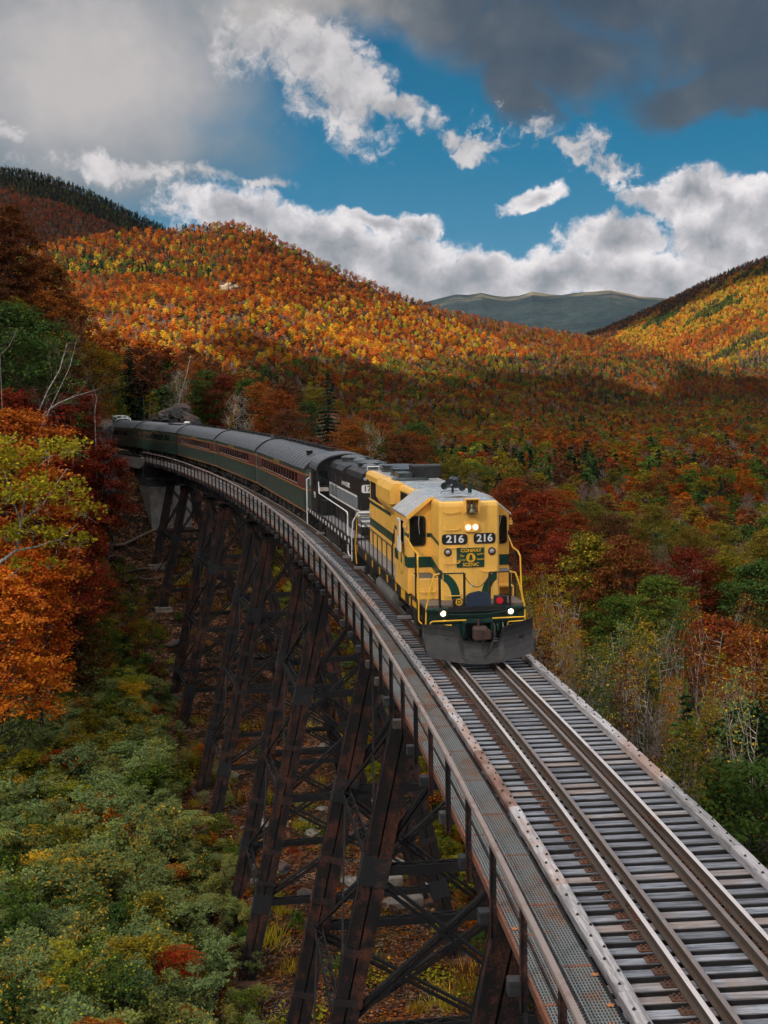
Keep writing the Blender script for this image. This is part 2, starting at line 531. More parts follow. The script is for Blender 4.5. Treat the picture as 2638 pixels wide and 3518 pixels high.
paint('coach_roof', (0.075, 0.088, 0.104), 0.34, grime=0.5, grime_c=(0.15, 0.15, 0.15), streak=False, bump=0.02, gscale=3)
paint('gold_letter', (0.42, 0.27, 0.06), 0.5, grime=0.3)
paint('grey_stripe', (0.17, 0.19, 0.21), 0.5, grime=0.2)
paint('red_disc', (0.55, 0.01, 0.02), 0.4, grime=0.1)
paint('blue_steel', (0.02, 0.035, 0.065), 0.4, grime=0.4, grime_c=(0.09, 0.09, 0.10))
paint('grey_tank', (0.10, 0.10, 0.10), 0.6, grime=0.5)
paint('rust_coupler', (0.055, 0.028, 0.022), 0.7, grime=0.5)
paint('blind_cream', (0.45, 0.42, 0.38), 0.8, grime=0.2)
# trestle steel: near-black old paint with rust where it has flaked


def rusty(name, dark, rust, lo, hi, sc=1.3, rough=0.75):
    m, N, out = new_mat(name)
    b = N.node('ShaderNodeBsdfPrincipled')
    geo = N.node('ShaderNodeNewGeometry'); co = geo.outputs['Position']
    n1 = N.noise(co, sc, 6, 0.68); n2 = N.noise(co, sc * 14, 4, 0.6); n3 = N.noise(N.mapping(co, (1, 1, 0.15)), sc * 2.5, 3, 0.6)
    f = N.smooth(N.m('ADD', N.m('MULTIPLY', n1, 0.6), N.m('ADD', N.m('MULTIPLY', n2, 0.22), N.m('MULTIPLY', n3, 0.25))), lo, hi)
    c = N.mix(f, dark, N.mix(N.smooth(n2, 0.35, 0.7), tuple(x * 0.5 for x in rust), rust))
    N.put(b.inputs['Base Color'], c)
    b.inputs['Roughness'].default_value = rough; b.inputs['Specular IOR Level'].default_value = 0.35
    bp = N.node('ShaderNodeBump'); bp.inputs['Distance'].default_value = 0.012; bp.inputs['Strength'].default_value = 0.6
    N.put(bp.inputs['Height'], n2); N.put(b.inputs['Normal'], bp.outputs[0])
    N.put(out.inputs[0], b.outputs[0]); MT[name] = m
    return m


rusty('trestle_steel', (0.006, 0.007, 0.009), (0.050, 0.020, 0.014), 0.56, 0.72)
rusty('trestle_column', (0.007, 0.007, 0.009), (0.095, 0.034, 0.022), 0.51, 0.64)
rusty('rusty_plate', (0.016, 0.015, 0.016), (0.12, 0.040, 0.022), 0.50, 0.66)
rusty('collar_plate', (0.014, 0.017, 0.021), (0.10, 0.05, 0.04), 0.55, 0.7)
rusty('handrail_top', (0.25, 0.21, 0.20), (0.25, 0.14, 0.11), 0.50, 0.70, 2.0, 0.6)
rusty('handrail_post', (0.010, 0.010, 0.012), (0.10, 0.04, 0.03), 0.50, 0.68)
rusty('grating_steel', (0.16, 0.18, 0.185), (0.24, 0.12, 0.07), 0.50, 0.66, 0.45, 0.5)
rusty('grating_edge', (0.10, 0.07, 0.06), (0.26, 0.10, 0.06), 0.42, 0.62)
rusty('tie_plate_rust', (0.055, 0.032, 0.025), (0.17, 0.07, 0.04), 0.45, 0.62, 3.0, 0.85)
rusty('rail_side', (0.070, 0.058, 0.052), (0.11, 0.07, 0.052), 0.45, 0.65, 3.0, 0.85)


def wood(name, a, b_, stain, along='x', sc=1.0, rough=0.8, dark_sides=False):
    m, N, out = new_mat(name)
    b = N.node('ShaderNodeBsdfPrincipled')
    co = N.node('ShaderNodeTexCoord').outputs['Object']
    oi = N.node('ShaderNodeObjectInfo')
    off = N.vm('SCALE', oi.outputs['Location'], s=3.7)
    p = N.vm('ADD', co, off)
    st = (1.2, 22, 22) if along == 'x' else (22, 1.2, 22)
    g1 = N.noise(N.mapping(p, st), 1.0, 6, 0.65); g2 = N.noise(N.mapping(p, tuple(x * 2.6 for x in st)), 1.0, 3, 0.6)
    g3 = N.noise(p, 1.1, 3, 0.6)
    c = N.mix(N.smooth(N.m('ADD', N.m('MULTIPLY', g1, .7), N.m('MULTIPLY', g2, .3)), 0.38, 0.62), a, b_)
    rnd = oi.outputs['Random']
    c = N.mix(N.m('MULTIPLY', N.smooth(N.m('ADD', N.m('MULTIPLY', rnd, 0.5), N.m('MULTIPLY', g3, 0.7)), 0.66, 0.86), 0.75), c, stain)
    c = N.mix(N.smooth(g2, 0.60, 0.72), c, tuple(x * 0.25 for x in a))
    c2 = N.node('ShaderNodeHueSaturation'); N.put(c2.inputs['Color'], c); N.put(c2.inputs['Value'], N.lin(rnd, 0, 1, 0.55, 1.25))
    cw_ = c2.outputs[0]
    if dark_sides:      # weathered upper face; creosoted sides, their black also painting in the gap shade
        gn = N.node('ShaderNodeNewGeometry'); sz_ = N.node('ShaderNodeSeparateXYZ'); N.put(sz_.inputs[0], gn.outputs['Normal'])
        cw_ = N.mix(N.smooth(sz_.outputs[2], 0.35, 0.8), N.mix(g1, (0.008, 0.008, 0.010), (0.022, 0.020, 0.022)), cw_)
    N.put(b.inputs['Base Color'], cw_)
    N.put(b.inputs['Roughness'], N.lin(g3, 0.3, 0.7, rough - 0.25, rough + 0.1))
    bp = N.node('ShaderNodeBump'); bp.inputs['Distance'].default_value = 0.012; bp.inputs['Strength'].default_value = 0.9
    N.put(bp.inputs['Height'], g1); N.put(b.inputs['Normal'], bp.outputs[0])
    N.put(out.inputs[0], b.outputs[0]); MT[name] = m
    return m


wood('tie_wood', (0.06, 0.072, 0.092), (0.34, 0.37, 0.43), (0.20, 0.15, 0.12), 'x', dark_sides=True)
wood('guard_wood', (0.20, 0.195, 0.205), (0.52, 0.505, 0.53), (0.26, 0.16, 0.12), 'y')
wood('outrigger_wood', (0.010, 0.013, 0.017), (0.032, 0.038, 0.050), (0.06, 0.05, 0.04), 'x')

# rail head: worn bright steel
m, N, out = new_mat('rail_head')
b = N.node('ShaderNodeBsdfPrincipled'); co = N.node('ShaderNodeTexCoord').outputs['Object']
b.inputs['Metallic'].default_value = 0.25
N.put(b.inputs['Base Color'], N.mix(N.smooth(N.noise(co, 0.8, 5, 0.65), 0.55, 0.75), (0.62, 0.58, 0.58), (0.34, 0.24, 0.19)))
b.inputs['Roughness'].default_value = 0.38
N.put(out.inputs[0], b.outputs[0]); MT['rail_head'] = m
m, N, out = new_mat('guard_rail_top')
b = N.node('ShaderNodeBsdfPrincipled'); co = N.node('ShaderNodeTexCoord').outputs['Object']
N.put(b.inputs['Base Color'], N.mix(N.noise(co, 2.5, 5, 0.65), (0.15, 0.125, 0.12), (0.24, 0.21, 0.205)))
b.inputs['Roughness'].default_value = 0.6; b.inputs['Metallic'].default_value = 0.2
N.put(out.inputs[0], b.outputs[0]); MT['guard_rail_top'] = m

# glass
m, N, out = new_mat('dark_glass')
b = N.node('ShaderNodeBsdfPrincipled'); b.inputs['Base Color'].default_value = (0.008, 0.011, 0.012, 1); b.inputs['Roughness'].default_value = 0.06
b.inputs['Specular IOR Level'].default_value = 0.7
N.put(out.inputs[0], b.outputs[0]); MT['dark_glass'] = m
m, N, out = new_mat('dome_glass')
b = N.node('ShaderNodeBsdfPrincipled'); b.inputs['Base Color'].default_value = (0.03, 0.06, 0.06, 1); b.inputs['Roughness'].default_value = 0.04; b.inputs['Specular IOR Level'].default_value = 1.0
N.put(out.inputs[0], b.outputs[0]); MT['dome_glass'] = m


def lamp(name, c, e):
    m, N, out = new_mat(name)
    b = N.node('ShaderNodeEmission'); b.inputs[0].default_value = (*c, 1); b.inputs[1].default_value = e
    N.put(out.inputs[0], b.outputs[0]); MT[name] = m


lamp('lamp_glow', (1.0, 0.86, 0.66), 11.0); lamp('lamp_reflector', (1.0, 0.48, 0.20), 0.7)


def stone(name, a, b_, dk, sc=1.0, moss=None):
    m, N, out = new_mat(name)
    b = N.node('ShaderNodeBsdfPrincipled'); co = N.node('ShaderNodeTexCoord').outputs['Object']
    oi = N.node('ShaderNodeObjectInfo')
    n1 = N.noise(co, 1.3 * sc, 7, 0.7); n2 = N.noise(co, 7 * sc, 5, 0.7)
    c = N.mix(N.smooth(n1, 0.35, 0.68), a, b_)
    c = N.mix(N.smooth(n2, 0.55, 0.75), c, dk)
    if moss:
        geo = N.node('ShaderNodeNewGeometry'); s3 = N.node('ShaderNodeSeparateXYZ'); N.put(s3.inputs[0], geo.outputs['Normal'])
        c = N.mix(N.m('MULTIPLY', N.smooth(s3.outputs[2], 0.3, 0.8), N.smooth(n1, 0.4, 0.6)), c, moss)
    hs = N.node('ShaderNodeHueSaturation'); N.put(hs.inputs['Color'], c); N.put(hs.inputs['Value'], N.lin(oi.outputs['Random'], 0, 1, 0.8, 1.2))
    N.put(b.inputs['Base Color'], hs.outputs[0]); b.inputs['Roughness'].default_value = 0.9
    bp = N.node('ShaderNodeBump'); bp.inputs['Distance'].default_value = 0.06 / sc; bp.inputs['Strength'].default_value = 0.8
    N.put(bp.inputs['Height'], n2); N.put(b.inputs['Normal'], bp.outputs[0])
    N.put(out.inputs[0], b.outputs[0]); MT[name] = m


stone('concrete', (0.15, 0.15, 0.145), (0.27, 0.26, 0.245), (0.17, 0.16, 0.15), 0.8)
stone('pier_stone', (0.12, 0.11, 0.10), (0.24, 0.21, 0.18), (0.08, 0.075, 0.07), 1.0)
stone('ledge_rock', (0.025, 0.027, 0.03), (0.085, 0.085, 0.087), (0.02, 0.02, 0.022), 0.5, moss=(0.10, 0.045, 0.02))
stone('cliff_rock', (0.16, 0.11, 0.075), (0.32, 0.24, 0.17), (0.08, 0.055, 0.04), 0.08)
stone('pale_stone', (0.11, 0.10, 0.095), (0.25, 0.23, 0.205), (0.18, 0.17, 0.15), 1.0)
stone('ballast_stone', (0.03, 0.027, 0.025), (0.07, 0.062, 0.055), (0.03, 0.03, 0.03), 3)

# foliage: the colour of each tree comes from its own 'tint', each leaf varies a little


def leaf_mat(name, fleck=0.0, trans=0.35, rough=0.7, spread=0.25):
    m, N, out = new_mat(name)
    at = N.node('ShaderNodeAttribute', attribute_type='INSTANCER', attribute_name='tint')
    a2 = N.node('ShaderNodeAttribute', attribute_type='INSTANCER', attribute_name='tint_b')
    geo = N.node('ShaderNodeNewGeometry'); rnd = geo.outputs['Random Per Island']
    wn = N.node('ShaderNodeTexWhiteNoise', noise_dimensions='1D'); N.put(wn.inputs[1], rnd)
    r2 = wn.outputs[0]
    c = N.mix(N.smooth(r2, 0.86 if fleck else 0.55, 0.93 if fleck else 1.0), at.outputs['Color'], a2.outputs['Color'])
    hs = N.node('ShaderNodeHueSaturation'); N.put(hs.inputs['Color'], c)
    N.put(hs.inputs['Hue'], N.lin(rnd, 0, 1, 0.485, 0.515))
    N.put(hs.inputs['Value'], N.lin(r2, 0, 1, 1 - spread, 1 + spread))
    d = N.node('ShaderNodeBsdfDiffuse'); N.put(d.inputs[0], hs.outputs[0])
    t = N.node('ShaderNodeBsdfTranslucent'); N.put(t.inputs[0], hs.outputs[0])
    mx = N.node('ShaderNodeMixShader'); mx.inputs[0].default_value = trans
    N.put(mx.inputs[1], d.outputs[0]); N.put(mx.inputs[2], t.outputs[0])
    N.put(out.inputs[0], mx.outputs[0]); MT[name] = m


leaf_mat('leaves', 0.0, spread=0.38); leaf_mat('flecked_leaves', 0.12); leaf_mat('needles', 0.0, 0.12)


def bark(name, a, b_, sc=6):
    m, N, out = new_mat(name)
    b = N.node('ShaderNodeBsdfDiffuse'); co = N.node('ShaderNodeTexCoord').outputs['Object']
    N.put(b.inputs[0], N.mix(N.smooth(N.noise(N.mapping(co, (1, 1, 0.6)), sc, 5, 0.7), 0.42, 0.6), a, b_))
    N.put(out.inputs[0], b.outputs[0]); MT[name] = m


bark('bark_grey', (0.05, 0.045, 0.04), (0.11, 0.10, 0.09)); bark('bark_birch', (0.42, 0.38, 0.33), (0.17, 0.15, 0.13)); bark('bark_pale', (0.20, 0.165, 0.145), (0.12, 0.09, 0.08))
bark('log_bark', (0.12, 0.09, 0.07), (0.24, 0.19, 0.16))


# ground
m, N, out = new_mat('forest_ground')
b = N.node('ShaderNodeBsdfDiffuse')
geo = N.node('ShaderNodeNewGeometry'); pos = geo.outputs['Position']
n1 = N.noise(pos, 0.05, 5, 0.6); n2 = N.noise(pos, 0.6, 4, 0.6); n3 = N.noise(pos, 3.0, 3, 0.6)
soil = N.mix(N.smooth(n3, 0.35, 0.65), (0.014, 0.012, 0.010), (0.045, 0.030, 0.020))
vc = N.voro(pos, 5.5, out=1)
sepc = N.node('ShaderNodeSeparateColor'); N.put(sepc.inputs[0], vc)
litter = N.ramp(sepc.outputs[0], [(0.0, (0.03, 0.016, 0.010)), (0.35, (0.09, 0.045, 0.028)), (0.65, (0.17, 0.085, 0.048)), (0.9, (0.27, 0.15, 0.09)), (1.0, (0.38, 0.27, 0.18))], 'CONSTANT')
c = N.mix(N.smooth(N.m('ADD', N.m('MULTIPLY', n2, 0.7), N.m('MULTIPLY', n3, 0.3)), 0.46, 0.57), soil, litter)
grass = N.mix(n3, (0.03, 0.045, 0.012), (0.10, 0.11, 0.03))
c = N.mix(N.m('MULTIPLY', N.smooth(N.m('ADD', n1, N.m('MULTIPLY', n2, 0.4)), 0.76, 0.9), 0.5), c, grass)
N.put(b.inputs[0], c)
bp = N.node('ShaderNodeBump'); bp.inputs['Distance'].default_value = 0.08; bp.inputs['Strength'].default_value = 0.8
N.put(bp.inputs['Height'], N.voro(pos, 5.5)); N.put(b.inputs['Normal'], bp.outputs[0])
N.put(out.inputs[0], b.outputs[0]); MT['forest_ground'] = m

m, N, out = new_mat('far_mountain')
b = N.node('ShaderNodeBsdfDiffuse')
geo = N.node('ShaderNodeNewGeometry'); pos = geo.outputs['Position']
s3 = N.node('ShaderNodeSeparateXYZ'); N.put(s3.inputs[0], pos)
n1 = N.noise(pos, 0.0018, 7, 0.65); n2 = N.noise(pos, 0.012, 6, 0.7)
c = N.mix(N.smooth(N.m('ADD', N.m('MULTIPLY', n2, .5), N.m('MULTIPLY', n1, .5)), 0.38, 0.62), (0.006, 0.016, 0.024), (0.022, 0.036, 0.040))
alp = N.smooth(N.m('ADD', s3.outputs[2], N.m('MULTIPLY', n1, 700)), 1130, 1330)
c = N.mix(alp, c, N.mix(n2, (0.10, 0.085, 0.055), (0.26, 0.21, 0.14)))
N.put(b.inputs[0], c)
bp = N.node('ShaderNodeBump'); bp.inputs['Distance'].default_value = 60; bp.inputs['Strength'].default_value = 0.7
N.put(bp.inputs['Height'], n2); N.put(b.inputs['Normal'], bp.outputs[0])
N.put(out.inputs[0], b.outputs[0]); MT['far_mountain'] = m

m, N, out = new_mat('cloud_vapour')
d = N.node('ShaderNodeBsdfDiffuse'); d.inputs[0].default_value = (0.85, 0.86, 0.88, 1)
t = N.node('ShaderNodeBsdfTranslucent'); t.inputs[0].default_value = (0.93, 0.95, 1.0, 1)
mx = N.node('ShaderNodeMixShader'); mx.inputs[0].default_value = 0.85
N.put(mx.inputs[1], d.outputs[0]); N.put(mx.inputs[2], t.outputs[0])
tr = N.node('ShaderNodeBsdfTransparent'); mx2 = N.node('ShaderNodeMixShader'); mx2.inputs[0].default_value = 0.34   # thin cloud: part of the light passes straight through
N.put(mx2.inputs[1], mx.outputs[0]); N.put(mx2.inputs[2], tr.outputs[0])
N.put(out.inputs[0], mx2.outputs[0]); MT['cloud_vapour'] = m
# ------------------------------------------------------------------ terrain
DU = PW / 1659.0


def el_of(u, v):
    d = view_dir(u * DU, v * DU)
    return math.degrees(math.atan2(d[0], d[1])), d[2] / math.hypot(d[0], d[1])


def ridge(pts):
    a = [el_of(*p) for p in pts]
    return np.array([x for x, _ in a]), np.array([y for _, y in a])


R1a, R1e = ridge([(-700, 640), (-200, 560), (0, 525), (165, 500), (240, 487), (330, 480), (420, 472), (480, 465), (520, 467), (570, 484), (640, 520), (700, 550), (760, 580), (830, 608), (900, 636), (960, 655), (1060, 680), (1150, 697), (1230, 707), (1300, 719), (1380, 733), (1440, 752), (1500, 768), (1600, 782), (1800, 800), (2300, 820)])
R2a, R2e = ridge([(-1200, 520), (-500, 400), (-150, 352), (0, 352), (60, 358), (120, 376), (180, 398), (240, 426), (300, 457), (340, 474), (420, 506), (480, 560), (560, 700), (640, 860)])
R3a, R3e = ridge([(1000, 790), (1200, 735), (1300, 706), (1360, 679), (1420, 652), (1480, 623), (1540, 594), (1600, 568), (1659, 548), (1760, 520), (2000, 470), (2600, 500), (3300, 640)])
AZ_T = lambda pts: [math.degrees(math.atan2(view_dir(u * DU, 848 * DU)[0], view_dir(u * DU, 848 * DU)[1])) for u in pts]
_ka = AZ_T([-500, 0, 500, 830, 1100, 1300, 1500, 2300])
D1 = [1600, 1700, 1950, 2150, 2450, 2650, 2850, 3100]
F1 = [450, 480, 760, 1050, 1350, 1650, 1950, 2400]


def wob(x, y, s, ph=0.0):
    "cheap smooth noise in -1..1"
    return (np.sin(x / s + 1.3 * np.sin(y / s * 0.7 + ph)) + np.sin(y / s * 1.17 + 1.7 * np.sin(x / s * 0.6 + 2 + ph)) + 0.6 * np.sin((x + y) / s * 1.9 + ph * 2) + 0.6 * np.sin((x - 1.3 * y) / s * 2.3 + 1 + ph)) / 3.2


def z_far(x, y):
    r = np.hypot(x, y); az = np.degrees(np.arctan2(x, y))
    zv = np.interp(r, [0, 120, 250, 450, 800, 1500, 2500], [-24, -33, -42, -41, -35, -31, -29]) + 1.5 * wob(x, y, 60)
    z = zv.copy()
    front = np.abs(az) < 70
    a = np.clip(az, -60, 60)

    def add(z, ra, re, D, F, p, back=0.4, amp=1.0, tree=13):
        H = CAM_H + D * np.interp(a, ra, re) - tree
        t = np.clip((r - F) / (D - F), 0, 1)
        s = t ** p
        zz = zv + (H - zv) * s
        zz = np.where(r > D, H - (r - D) * back, zz)
        bump = (wob(x, y, 95, 1) - 1) * 11 + (wob(x, y, 38, 2) - 1) * 4.0 + (wob(x, y, 210, 4) - 1) * 18
        zz = zz + bump * amp * (4 * t * (1 - t)) ** 0.7 * (r < D)
        return np.maximum(z, np.where(front & (r > F), zz, -1e3))
    z = add(z, R1a, R1e, np.interp(a, _ka, D1), np.interp(a, _ka, F1), 1.12)
    z = add(z, R2a, R2e, 3000.0, 1750.0, 1.1)
    z = add(z, R3a, R3e, np.interp(a, [10, 20], [4300, 4000]), np.interp(a, [8, 20], [3100, 2500]), 1.1)
    # country behind the camera: wooded slopes of the same valley
    side = sm(np.abs(az), 60, 90) * sm(r, 350, 1800) * (150 + 60 * wob(x, y, 500))
    return np.maximum(z, zv + side)


G_S = [-60, -20, 20, 90, 102, 110, 118, 126.5, 135, 140, 146, 150, 152]
G_Z = [-18, -21.5, -22.5, -22.5, -22, -21, -18.2, -15.0, -11.5, -8.8, -4.5, -1.3, -0.95]


def z_near(x, y):
    s, o = to_so(x, y)
    g = np.interp(s, G_S, G_Z)
    ao = np.abs(o)
    # the floor of the ravine
    left_floor = -22.5 + 0.55 * np.clip(ao - 44, 0, 60) * (o < 0)
    right_floor = np.interp(o, [0, 15, 60, 200, 300], [-22.5, -24, -30, -41, -42])
    floor = np.where(o < 0, left_floor, right_floor)
    # the wooded slope that carries the line beyond the abutment
    rock = sm(ao, 5.2, 7.5) * np.interp(s, [143, 150, 165, 400], [2.2, 6.2, 7.5, 5])
    left_hill = -0.95 + rock + 0.72 * np.clip(ao - 8, 0, 34) + 0.30 * np.clip(ao - 42, 0, 60)
    mound = 9.5 * np.exp(-((s - 232) / 36) ** 2 - ((o - 26) / 17) ** 2) + 3.4 * np.exp(-((s - 176) / 10) ** 2 - ((o - 12) / 4.0) ** 2)
    right_hill = -0.95 - 0.36 * np.clip(ao - 9, 0, 105) + mound + sm(ao, 4.2, 6.5) * np.interp(s, [160, 175, 230], [0, 1.2, 3.0])
    hill = np.where(o < 0, left_hill, right_hill)
    tl = np.interp(s, [98, 112, 125, 140, 152], [0, 0.10, 0.32, 0.66, 1.0])
    side = floor + (hill - floor) * np.where(o < 0, tl, sm(s, 100, 165))
    w = sm(ao, 4.0, 11.0)
    z = g * (1 - w) + side * w
    z = z + (0.5 * wob(x, y, 5.0) + 0.22 * wob(x, y, 1.9, 3)) * sm(ao, 3.5, 7)
    return z


def ground(x, y):
    x = np.asarray(x, float); y = np.asarray(y, float)
    r = np.hypot(x, y)
    w = sm(r, 270, 430)
    return z_near(x, y) * (1 - w) + z_far(x, y) * w


def hit(u, v, d0=60.0, d1=6000.0):
    "where the line of sight through picture point (u, v) meets the land"
    dd = np.geomspace(d0, d1, 900); q = view_dir(u, v); h = math.hypot(q[0], q[1])
    x, y, z = q[0] / h * dd, q[1] / h * dd, CAM_H + q[2] / h * dd
    k = np.where(ground(x, y) > z)[0]
    k = int(k[0]) if len(k) else len(dd) - 1
    return np.array([x[k], y[k], float(ground(x[k], y[k]))])


_az = np.concatenate([np.arange(-180, -24, 3.0), np.arange(-24, 24, 0.16), np.arange(24, 180, 3.0)])
_rr = np.concatenate([np.arange(2, 60, 2.0), np.geomspace(60, 6500, 215)])
A, Rg = np.meshgrid(np.radians(_az), _rr)
Xg, Yg = Rg * np.sin(A), Rg * np.cos(A)
Zg = ground(Xg, Yg)
# keep the ground below the stone wall at the abutment
na, nr = len(_az), len(_rr)
verts = np.stack([Xg.ravel(), Yg.ravel(), Zg.ravel()], 1)
verts = np.vstack([verts, [[0, 0, float(ground(0.0, 0.0))]]])
i, j = np.meshgrid(np.arange(nr - 1), np.arange(na), indexing='ij')
j2 = (j + 1) % na
quads = np.stack([i * na + j, (i + 1) * na + j, (i + 1) * na + j2, i * na + j2], -1).reshape(-1, 4)
me = np_mesh('terrain', verts, quads[:, ::-1], MT['forest_ground'], smooth=True)
terrain = bpy.data.objects.new('ground', me); col.objects.link(terrain)
tag(terrain, kind='structure')

# the high bare range far up the valley
fa, fe = ridge([(700, 690), (860, 668), (960, 642), (985, 637), (1010, 638), (1040, 633), (1065, 639), (1090, 642), (1120, 640), (1150, 631), (1170, 634), (1190, 636), (1215, 637), (1240, 632), (1275, 630), (1300, 628), (1318, 627), (1335, 631), (1355, 634), (1380, 640), (1410, 642), (1500, 650), (1700, 690)])
a_ = np.radians(np.linspace(fa[0], fa[-1], 420)); t_ = np.linspace(0, 1.45, 70)
AA, TT = np.meshgrid(a_, t_)
Hr = CAM_H + 12000 * np.interp(np.degrees(AA), fa, fe)
xx = 12000 * np.sin(AA); yy = 12000 * np.cos(AA)
Rr = 7600 + TT * 4400
hz = -30 + (Hr + 30) * np.where(TT < 1, TT ** 0.8, 1 - 0.5 * (TT - 1))
cw = 4 * np.clip(TT, 0, 1) * (1 - np.clip(TT, 0, 1))
px_, py_ = Rr * np.sin(AA), Rr * np.cos(AA)
spur = (np.sin(np.degrees(AA) * 3.1 + TT * 2.0) + 0.6 * np.sin(np.degrees(AA) * 7.3 - TT * 3) + 0.5 * wob(px_, py_, 180, 1)) * 55
hz = hz + (wob(px_, py_, 900, 3) * 60 + wob(px_, py_, 330, 4) * 28 + wob(px_, py_, 95, 6) * 9) * np.clip(cw, 0, 1) ** .5 * (TT < 1.0)
verts = np.stack([px_.ravel(), py_.ravel(), hz.ravel()], 1)
n_a = len(a_)
i, j = np.meshgrid(np.arange(len(t_) - 1), np.arange(n_a - 1), indexing='ij')
quads = np.stack([i * n_a + j, i * n_a + j + 1, (i + 1) * n_a + j + 1, (i + 1) * n_a + j], -1).reshape(-1, 4)
o = bpy.data.objects.new('far_mountain', np_mesh('far_mountain', verts, quads, MT['far_mountain'], smooth=True)); col.objects.link(o)
tag(o, kind='structure')


# ------------------------------------------------------------------ unseen clouds, outlined to shade the valley
def cloud_shading(poly, gz, alt, thick, label, seed):
    "a cloud with the plan of the shade it casts on the land (poly, at height gz)"
    r0 = np.random.default_rng(seed); t = (alt - gz) / SUN_DIR.z
    P_ = np.array(poly, float); n0 = len(P_); n = 160; out = []
    for i in range(n):                       # closed Catmull-Rom through the plan
        f = i / n * n0; k = int(f); u = f - k
        a, b, c, d = P_[(k - 1) % n0], P_[k % n0], P_[(k + 1) % n0], P_[(k + 2) % n0]
        out.append(.5 * ((2 * b) + (c - a) * u + (2 * a - 5 * b + 4 * c - d) * u * u + (3 * b - a - 3 * c + d) * u ** 3))
    O = np.array(out) + np.array([SUN_DIR.x, SUN_DIR.y]) * t
    cc = O.mean(0); D = O - cc; th = np.linspace(0, 2 * np.pi, n, endpoint=False)
    w = 1 + sum(r0.normal() * .022 / (k / 6) ** .9 * np.cos(k * th + r0.uniform(0, 6.3)) for k in range(6, 34))
    D = D * w[:, None]; R_ = np.linalg.norm(D, axis=1).mean()
    prof = [(0.001, -0.12), (0.5, -0.2), (0.85, -0.22), (0.97, -0.1), (1.0, 0.04), (0.95, 0.30), (0.78, 0.62), (0.5, 0.85), (0.2, 0.96), (0.001, 1.0)]
    vs = []
    for pr, ph in prof:
        xy = D * pr; z = thick * ph * (1 + .3 * wob(xy[:, 0] + cc[0], xy[:, 1] + cc[1], R_ * .1, seed))
        vs.append(np.column_stack([xy, z]))
    vs = np.vstack(vs)
    i, j = np.meshgrid(np.arange(len(prof) - 1), np.arange(n), indexing='ij')
    q = np.stack([i * n + j, i * n + (j + 1) % n, (i + 1) * n + (j + 1) % n, (i + 1) * n + j], -1).reshape(-1, 4)
    o = bpy.data.objects.new('cloud', np_mesh('cloud', vs, q, MT['cloud_vapour'], smooth=True)); col.objects.link(o)
    o.location = (float(cc[0]), float(cc[1]), alt)
    tag(o, kind='structure')
    return o


_edge = [tuple(hit(u * DU, v * DU, 350)[:2]) for u, v in ((1800, 795), (1650, 832), (1500, 822), (1370, 830), (1230, 824), (1060, 825), (900, 820), (740, 805), (600, 800), (450, 812), (300, 820))]
cloud_shading([(-330, 330), (-420, -100), (-420, -600), (300, -1100), (1500, -900), (2700, 300), (2900, 1700)] + _edge, 0, 1350, 150, '', 3)
cloud_shading([(-330, 2450), (-250, 3300), (-900, 3500), (-1600, 3200), (-1500, 2300), (-800, 2200)], 340, 1500, 110, '', 4)
cloud_shading([(620, 3990), (1000, 3880), (1500, 3740), (1900, 3900), (1750, 4700), (1100, 4900), (560, 4700)], 300, 1700, 110, '', 5)
# ------------------------------------------------------------------ railway track
def curve_strip(prof, s0, s1, ds=1.0, off=0.0, z=0.0, mi_of=None):
    "a profile of (off, z) points carried along the curve; returns an MB"
    b = MB(); n = len(prof); ks = max(2, int((s1 - s0) / ds) + 1)
    for k in range(ks):
        s = s0 + (s1 - s0) * k / (ks - 1)
        for (po, pz) in prof:
            b.v.append(trk(s, off + po, z + pz))
    for k in range(ks - 1):
        for i in range(n):
            i2 = (i + 1) % n
            b.f.append((k * n + i, k * n + i2, (k + 1) * n + i2, (k + 1) * n + i)); b.mi.append(mi_of[i] if mi_of else 0)
    b.f.append(tuple(range(n))); b.mi.append(0)
    b.f.append(tuple((ks - 1) * n + i for i in range(n - 1, -1, -1))); b.mi.append(0)
    return b


track = empty('railway_track', trk(0, 0, -0.19))
bpy.context.view_layer.update()
tag(track, 'single railway track with weathered timber ties and inner guard rails curving over the trestle', 'railway track')
inv_track = Vector(track.location)


def at_track(o):
    "geometry was written in world coordinates: parent it without moving it"
    o.parent = track; o.location = -inv_track
    return o


# rail profile: foot, web, head (top at z = 0)
RAILP = [(-.07, -.168), (.07, -.168), (.07, -.155), (.012, -.135), (.011, -.045), (.036, -.036), (.037, -.006), (.028, 0), (-.028, 0), (-.037, -.006), (-.036, -.036), (-.011, -.045), (-.012, -.135), (-.07, -.155)]
RMI = [0, 0, 0, 0, 0, 0, 0, 1, 1, 0, 0, 0, 0, 0]   # material 1 on the running surface
RMI = [0] * 14
for k in (6, 7, 8): RMI[k] = 1
for sgn in (-1, 1):
    b = curve_strip(RAILP, -14, 205, 1.0, sgn * 0.7525, 0.0, RMI)
    at_track(b.build('running_rail', [MT['rail_side'], MT['rail_head']], None))
    b = curve_strip(RAILP, -14, 146, 1.0, sgn * 0.47, -0.012, RMI)
    at_track(b.build('guard_rail', [MT['rail_side'], MT['guard_rail_top']], None))
# rail joints (bars with bolts)
for (s, o_) in [(6.1, -0.7525), (9.9, 0.7525), (13.2, -0.47), (3.4, 0.47), (15.0, 0.47)]:
    b = MB()
    for sd in (-1, 1):
        b.box(o_ + sd * .012 - .014, o_ + sd * .012 + .014, -.35, .35, -.135, -.05)
        for q in (-.27, -.13, .13, .27): b.cyl((o_ + sd * .025, q, -.09), (o_ + sd * .055, q, -.09), .017, 6)
    j = b.build('joint_bar', MT['tie_plate_rust'], track)
    p = trk(s, 0, 0); j.location = Vector(p) - inv_track; j.rotation_euler.z = tang(s)

